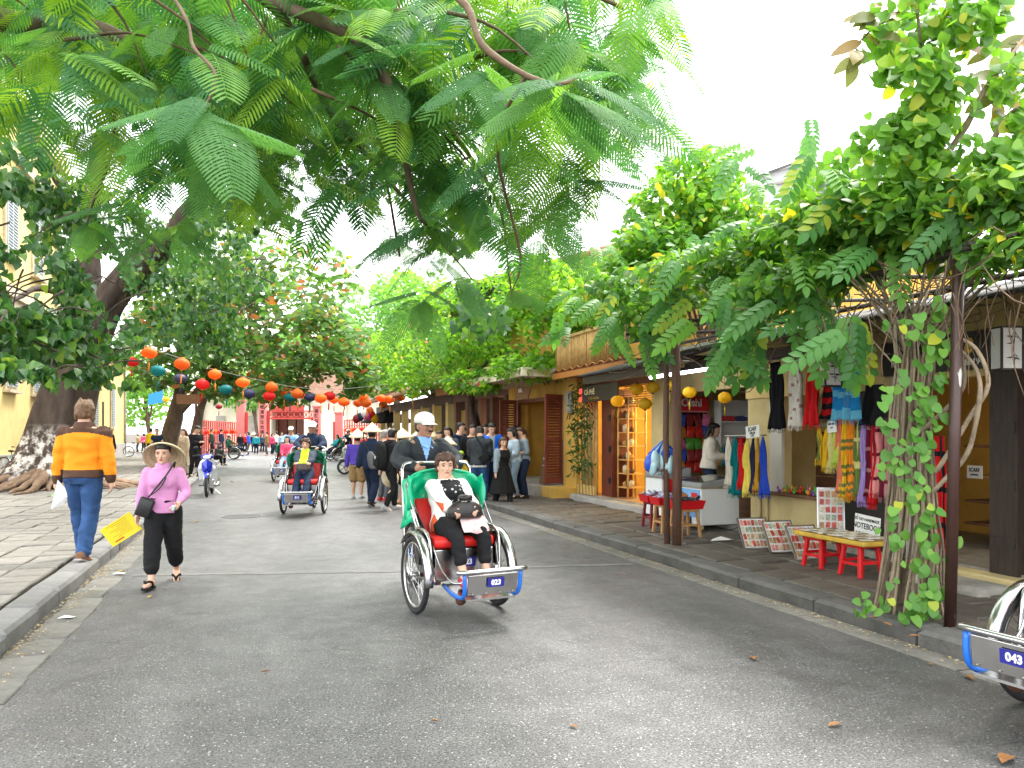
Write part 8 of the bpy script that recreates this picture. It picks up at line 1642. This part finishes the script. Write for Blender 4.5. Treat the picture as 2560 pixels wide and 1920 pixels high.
# ---- magnet boards, table, toys
def magnet_board(label, loc, rz, tilt, w, h, nx, ny, group='boards of souvenir magnets'):
    b = thing('magnet_board', label, 'board', loc, rz, group); b.rotation_euler = (R(tilt),0,rz)
    MB().box((0,0,h/2), (w,.02,h)).build('backing', PAPER, b); 
    for x in (-1,1): MB().box((x*w/2,-.005,h/2), (.016,.03,h+.016)).build('frame', STEEL, b)
    for z in (0,h): MB().box((0,-.005,z), (w,.03,.016)).build('frame', STEEL, b)
    rl = random.Random(label); mm = [M('magnet '+n, c, .45, var=.5, scale=30) for n, c in (('rose',(.65,.25,.22)),('cream',(.65,.55,.4)),('red',(.55,.08,.05)),('sage',(.35,.4,.3)),('tan',(.5,.3,.15)))]
    for i in range(nx):
        for j in range(ny): MB().box(((i+.5)/nx*w*.92-w*.46, -.018, (j+.5)/ny*h*.92+h*.04), (w/nx*.62,.014,h/ny*rl.uniform(.6,.8)), Matrix.Rotation(rl.uniform(-.15,.15),3,'Y')).build('magnet', mm[rl.randrange(5)], b)
    return b
for lab, px, py, k in (('magnet board leaning nearest the white freezer',1897,1372,-10),('middle magnet board of the three on the pavement',1963,1382,-8),('magnet board closest to the yellow table',2027,1398,-4)):
    magnet_board(lab, G(px,py,PAV), TH+R(k), -32, .38, .42, 7, 4)
s, z, Y = onp(2086,1350,6.75); magnet_board('tall narrow magnet board leaning on the counter wall', P(s,6.7,.3), TH+R(-35), -8, .3, .62, 4, 6)
tb = thing('low_table', 'low yellow topped table of cards resting on two red stools', 'table', P(6.7,5.95,PAV), TH); TY = M('yellow table top', (.55,.35,.05), .5, var=.2)
MB().box((0,-.08,.36), (.46,1.05,.05)).build('top', TY, tb, bevel=.012)
cm = [M('card cream', (.6,.54,.4), .6), M('card brown', (.3,.22,.15), .6), M('card white', (.7,.68,.62), .6)]
for i in range(3):
    for j in range(13): o = MB().box((0,0,0), (.12,.065,.008)).build('greeting_card', cm[(i+j)%3], None, loc=P(6.7-.55+j*.075, 5.95-.15+i*.15, PAV+.397+.004*(j%2)), rz=TH+random.uniform(-.2,.2)); tag(o, 'small greeting card laid out on the low yellow table', 'card', 'greeting cards on the low table')
stool('red plastic stool under the far end of the yellow table', P(6.92,5.93,PAV), TH, PLR, .27, .335, group='red stools under the table'); stool('red plastic stool under the near end of the yellow table', P(6.36,5.93,PAV), TH, PLR, .27, .335, group='red stools under the table')
rl = random.Random(3); TC = [M('toy '+n, c, .4) for n, c in (('red',(.6,.04,.03)),('yellow',(.75,.5,.03)),('orange',(.75,.25,.03)),('green',(.1,.4,.08)),('violet',(.25,.08,.4)))]
for i in range(26):
    mb = MB(); c = rl.randrange(5); mb.ell((0,0,.025), (.025,.03,.025), 8, 6); mb.ell((0,-.022,.06), .017, 8, 6); mb.ell((.012,-.022,.08), .007, 6, 4); mb.ell((-.012,-.022,.08), .007, 6, 4)
    o = mb.build('toy_animal', TC[c], None, smooth=True, loc=P(8.0+i*.034+rl.uniform(0,.02), 6.9+rl.uniform(-.06,.12), .78), rz=rl.uniform(0,6)); o.scale = (1,1,rl.uniform(.8,1.5)); tag(o, 'little %s toy animal on the stall counter' % ['red','yellow','orange','green','violet'][c], 'toy', '%s toy animals on the counter' % ['red','yellow','orange','green','violet'][c])
# carved goods in the open shop
wk = thing('rattan_rabbit_basket', 'woven basket ornament on the open shop shelf', 'basket', P(6.0,8.45,1.45), TH); MB().ell((0,0,.1), (.16,.3,.11), 14, 8).build('body', BAMB, wk, smooth=True); MB().tube([(0,.2,.15),(0,.28,.28)], [.03,.008], 6).build('ear', BAMB, wk); MB().tube([(.04,.2,.15),(.06,.27,.28)], [.03,.008], 6).build('ear', BAMB, wk)
dm = thing('carved_panel', 'dark carved panel hung on the yellow wall inside the open shop', 'panel', P(6.1,8.7,1.75), TH)
for i in range(6): MB().box((0,-.22+.09*i,.2+.02*(i%2)), (.03,.06,.42+.06*(i%3)), Matrix.Rotation(.1*(i-3),3,'X')).build('carving', BLACK, dm)
# rubble at the stall foot
for k in range(2):
    st2 = link('stone_block', stone_mesh(.34,.26,.14,200+k,.03,.03), STONE, None, loc=G(1895+30*k,1346-12*k,PAV)+Vector((0,0,.14))); tag(st2, ['broad worn stone block beside the freezer castor','second worn stone block behind the first by the freezer'][k], 'stone')
pc = MB().add([(-.16,-.06,.01),(.1,-.1,.03),(.18,.04,.01),(.02,.09,.05),(-.1,.05,.02)], [(0,1,2,3,4)]).build('crumpled_paper', PAPER, None, loc=G(1803,1352,PAV)); pc.modifiers.new('t','SOLIDIFY').thickness = .003; tag(pc, 'crumpled white paper lying by the freezer castors', 'paper')
# ================================================================ temple gate and the far end
PKP = M('rose gate paint', (.62,.17,.16), .7, var=.15, scale=3); REDP = M('bright red gate paint', (.5,.06,.05), .6, var=.1); DRUM = M('white drum base', (.66,.64,.62), .7)
Yg = 64.0; gate = thing('temple_gate', 'rose coloured temple gate with inscribed pillars and a red lattice between', 'gate', at(725,0,Yg)*Vector((1,1,0)))
def gl(px, py, dy=0): return at(px, py, Yg+dy)-gate.location
ins = ['\u667a\u6559\u6e05\u773e\u751f\u5408\u5883\u958b\u5b89', '\u5fb7\u52dd\u76ca\u5be6\u667a\u6d77\u5357']
for k, (px, top) in enumerate(((603,1002),(658,996),(793,1018),(848,1034))):
    w = .58; h = (1112-top)*Yg/FPX; c = gl(px, 1112)
    pil = MB().box(c+Vector((0,0,h/2)), (w,w,h)).build('pillar', PKP, gate, bevel=.04)
    MB().box(c+Vector((0,0,h+.05)), (w+.14,w+.14,.12)).build('capital', PKP, pil); MB().box(c+Vector((0,0,-.06)), (w+.05,w+.05,.12)).build('base_band', BLACK, pil)
    mb = MB(); mb.lathe([(.2,0),(.38,.1),(.42,.28),(.38,.46),(.28,.55)], 16, gl(px,1112)+Vector((0,0,-.58))); mb.build('drum_base', DRUM, pil, smooth=True)
    if k in (1,2):
        txt = ins[k-1]
        for i, ch in enumerate(txt): text_obj(ch, .36, BLACK, pil, c+Vector((0,-w/2-.01,h-.35-i*.41)), (R(90),0,0), 'character', weight=.006)
    MB().box(c+Vector((.42 if px < 725 else -.42,.1,h*.34)), (.22,.1,h*.8)).build('red_banner', REDP, gate)
MB().box((gl(672,1046)+gl(785,1046))/2, (113*Yg/FPX,.12,.14)).build('lattice_rail', REDP, gate); MB().box((gl(672,1028)+gl(785,1028))/2, (113*Yg/FPX,.1,.1)).build('lattice_rail', REDP, gate)
for i in range(15):
    a = gl(675+i*7.5,1044); b = gl(675+i*7.5,1029); mb = MB(); mb.bar(a, b, .04, .04); 
    if i % 2: mb.torus((a+b)/2, .2, .03, 'Y', 14, 4)
    mb.build('lattice_bar', REDP, gate)
tm_ = thing('temple_hall', 'dark doored temple hall behind the rose gate', 'building', at(720,0,78)*Vector((1,1,0)))
def tl2(px, py, dy=0): return at(px, py, 78+dy)-tm_.location
def tbox(name, mat, x0, x1, y0, y1, d, dy=0):
    a, b = tl2(x0,y1,dy), tl2(x1,y0,dy); return MB().box(((a.x+b.x)/2, a.y+d/2, (a.z+b.z)/2), (abs(b.x-a.x), d, abs(b.z-a.z))).build(name, mat, tm_)
PALE = M('pale temple plaster', (.66,.6,.5), .85, var=.1, stain=.25)
tbox('wall', PALE, 500, 672, 985, 1122, 4); tbox('wall', PALE, 765, 960, 985, 1122, 4); tbox('wall', PALE, 672, 765, 985, 1012, 4); tbox('doorway', DWOOD, 672, 765, 1012, 1122, .3, 2.5)
for k in range(4): tbox('door_panel', [BWOOD, RWOOD][k%2], 676+k*22, 695+k*22, 1030, 1120, .1, 2.2)
tbox('door_board', REDP, 676, 762, 1014, 1026, .15, .0-.2)
for k in range(3): tbox('niche', STONE, 540+k*40, 562+k*40, 1040, 1110, .1, -.12)
mb = MB(); a, b = tl2(480,986), tl2(985,986); mb.add([(a.x,-1.2,a.z),(b.x,-1.2,b.z),(b.x*.85,3,b.z+2.6),(a.x*.85,3,a.z+2.6),(b.x,7,b.z),(a.x,7,a.z)], [(0,1,2,3),(3,2,4,5),(0,3,5),(1,4,2)]); mb.build('roof', TILE, tm_)
for px in (500,585,672,765,860,950): tbox('pillar', PALE, px-5, px+5, 985, 1122, .4, -.5)
def red_fence(label, x0, x1, y0, y1, Y0, Y1):
    f = thing('red_lantern_fence', label, 'fence', at((x0+x1)/2,0,(Y0+Y1)/2)*Vector((1,1,0)), 0, 'red fences flanking the gate'); n = 16
    for i in range(n+1):
        u = i/n; Y = Y0+(Y1-Y0)*u; x = x0+(x1-x0)*u; a = at(x,0,Y)-f.location; a.z = 0; zt = CAM_H-(y0+(y1-y0)*u-HORIZON)/FPX*Y
        MB().box(a+Vector((0,0,zt/2)), (.09,.09,zt)).build('post', REDP, f)
        if i < n:
            Yb = Y0+(Y1-Y0)*(i+1)/n; xb = x0+(x1-x0)*(i+1)/n; b = at(xb,0,Yb)-f.location; b.z = 0; zb = CAM_H-(y0+(y1-y0)*(i+1)/n-HORIZON)/FPX*Yb
            for q in (.98,.8,.55): MB().bar(a+Vector((0,0,zt*q)), b+Vector((0,0,zb*q)), .06, .06).build('rail', REDP, f)
            for k2 in range(2):
                c = a.lerp(b,.25+.5*k2)+Vector((0,-.05,zt*.68)); MB().ell(c, (.14,.14,.17), 8, 6).build('red_lantern', LO if (i+k2)%3 == 0 else LR, f, smooth=True)
    return f
red_fence('red fence hung with lanterns to the left of the gate', 505, 592, 1050, 1056, 50, 66); red_fence('red fence hung with lanterns to the right of the gate', 862, 960, 1050, 1040, 66, 48)
# street sign post under the almond
sp = thing('sign_post', 'dark post carrying a brown name board under the almond tree', 'sign', G(490,1168,PAV)); MB().tube([(0,0,0),(0,0,3.4)], .05, 9).build('post', M('dark red post', (.06,.015,.015), .5), sp, smooth=True); MB().box((-.3,-.06,2.9), (1.0,.04,.42)).build('board', BWOOD, sp); 
bs_ = MB().add([(-.6,0,0),(.6,0,.2),(.6,0,1.2),(-.5,0,.8)], [(0,1,2,3)]).build('blue_tarp', M('blue tarpaulin', (.02,.25,.7), .5), None, loc=at(388,1012,60)); bs_.modifiers.new('t','SOLIDIFY').thickness = .02; tag(bs_, 'small blue tarpaulin showing above the far green bush', 'tarpaulin')
# balloon seller's bunch and a parasol by the far shops
bs2 = thing('toy_balloon_bunch', 'bunch of coloured foil balloons by the far shops', 'balloon', at(915,1100,40)); rl = random.Random(2)
for i, (dx, dz, m) in enumerate(((-.3,1.2,LN),(-.1,1.35,PAPER),(.1,1.25,M('magenta foil', (.6,.05,.3), .3)),(.3,1.3,LR),(.45,1.1,LY),(-.5,1.1,LDR),(.2,1.5,LO))):
    MB().ell((dx,0,dz), (.2,.16,.24), 12, 8).build('balloon', m, bs2, smooth=True); MB().tube([(dx,0,dz-.2),(0,0,0)], .006, 4).build('string', WIRED, bs2)
pr = thing('black_parasol', 'black market parasol over the far right pavement', 'parasol', G(970,1150,PAV)); MB().tube([(0,0,0),(0,0,2.6)], .03, 8).build('pole', STEEL, pr, smooth=True); MB().lathe([(1.5,2.0),(1.48,2.05),(.8,2.45),(.05,2.7)], 8, cap=False).build('canopy', BLK, pr).modifiers.new('t','SOLIDIFY').thickness = .01
# ================================================================ litter on the road
FLM = M('fallen brown leaf', (.22,.1,.03), .6, var=.3, scale=20); FLY = M('fallen yellow leaf', (.55,.36,.04), .6, var=.2, scale=20); lt = leaf_tpl(.22, 0, 0, .5, -.1)
for i, (px, py, sz, m, lab) in enumerate(((1880,1640,.15,FLM,'curled brown leaf lying alone on the open asphalt'),(2070,1815,.13,FLM,'flat tan leaf on the asphalt beyond the large leaf'),(2525,1888,.22,FLM,'large orange brown leaf at the bottom of the road'),(2412,1688,.16,FLM,'long brown leaf beside the dark kerb gutter'),(2318,1660,.07,FLM,'small brown leaf in the dark kerb gutter'),(368,1494,.09,FLY,'small yellow leaf at the feet of the pink sweater woman'),(498,1304,.13,FLY,'yellow leaf on the road behind the pink sweater woman'),(650,1680,.1,FLM,'thin twig like leaf on the near asphalt'),(1075,1800,.09,FLM,'narrow straw coloured leaf on the near asphalt'),(1425,1812,.08,FLM,'tiny dry leaf in the middle of the near asphalt'),(312,1428,.12,FLY,'pale dry leaf against the left kerb'),(585,1205,.2,FLM,'dry leaf on the road by the motorbike'),(720,1190,.2,FLM,'dry leaf on the far road'),(20,1690,.08,FLY,'small leaf on the left gutter slabs'),(2230,1565,.13,FLM,'brown leaf among the vine roots'),(2270,1590,.12,FLM,'second brown leaf among the vine roots'),(2195,1545,.1,FLM,'curled leaf on the kerb under the vine'))):
    me = tri_mesh('fallen_leaf', lt); o = link('fallen_leaf', me, m, None, True, loc=G(px,py,PAV+.03 if 2180 < px < 2300 else .008), rz=random.uniform(0,6)); sz *= .72; o.scale = (sz*(.5 if 'thin' in lab or 'narrow' in lab else 1),sz,sz); tag(o, lab, 'leaf', 'fallen leaves')
for px, py, lab in ((165,1544,'flattened white paper scrap in the left gutter'),(297,1434,'small white scrap by the left kerb')):
    o = MB().add([(-.06,-.03,0),(.05,-.04,.01),(.07,.03,.0),(-.03,.04,.012)], [(0,1,2,3)]).build('paper_scrap', PAPER, None, loc=G(px,py,.02)); tag(o, lab, 'paper', 'paper scraps')
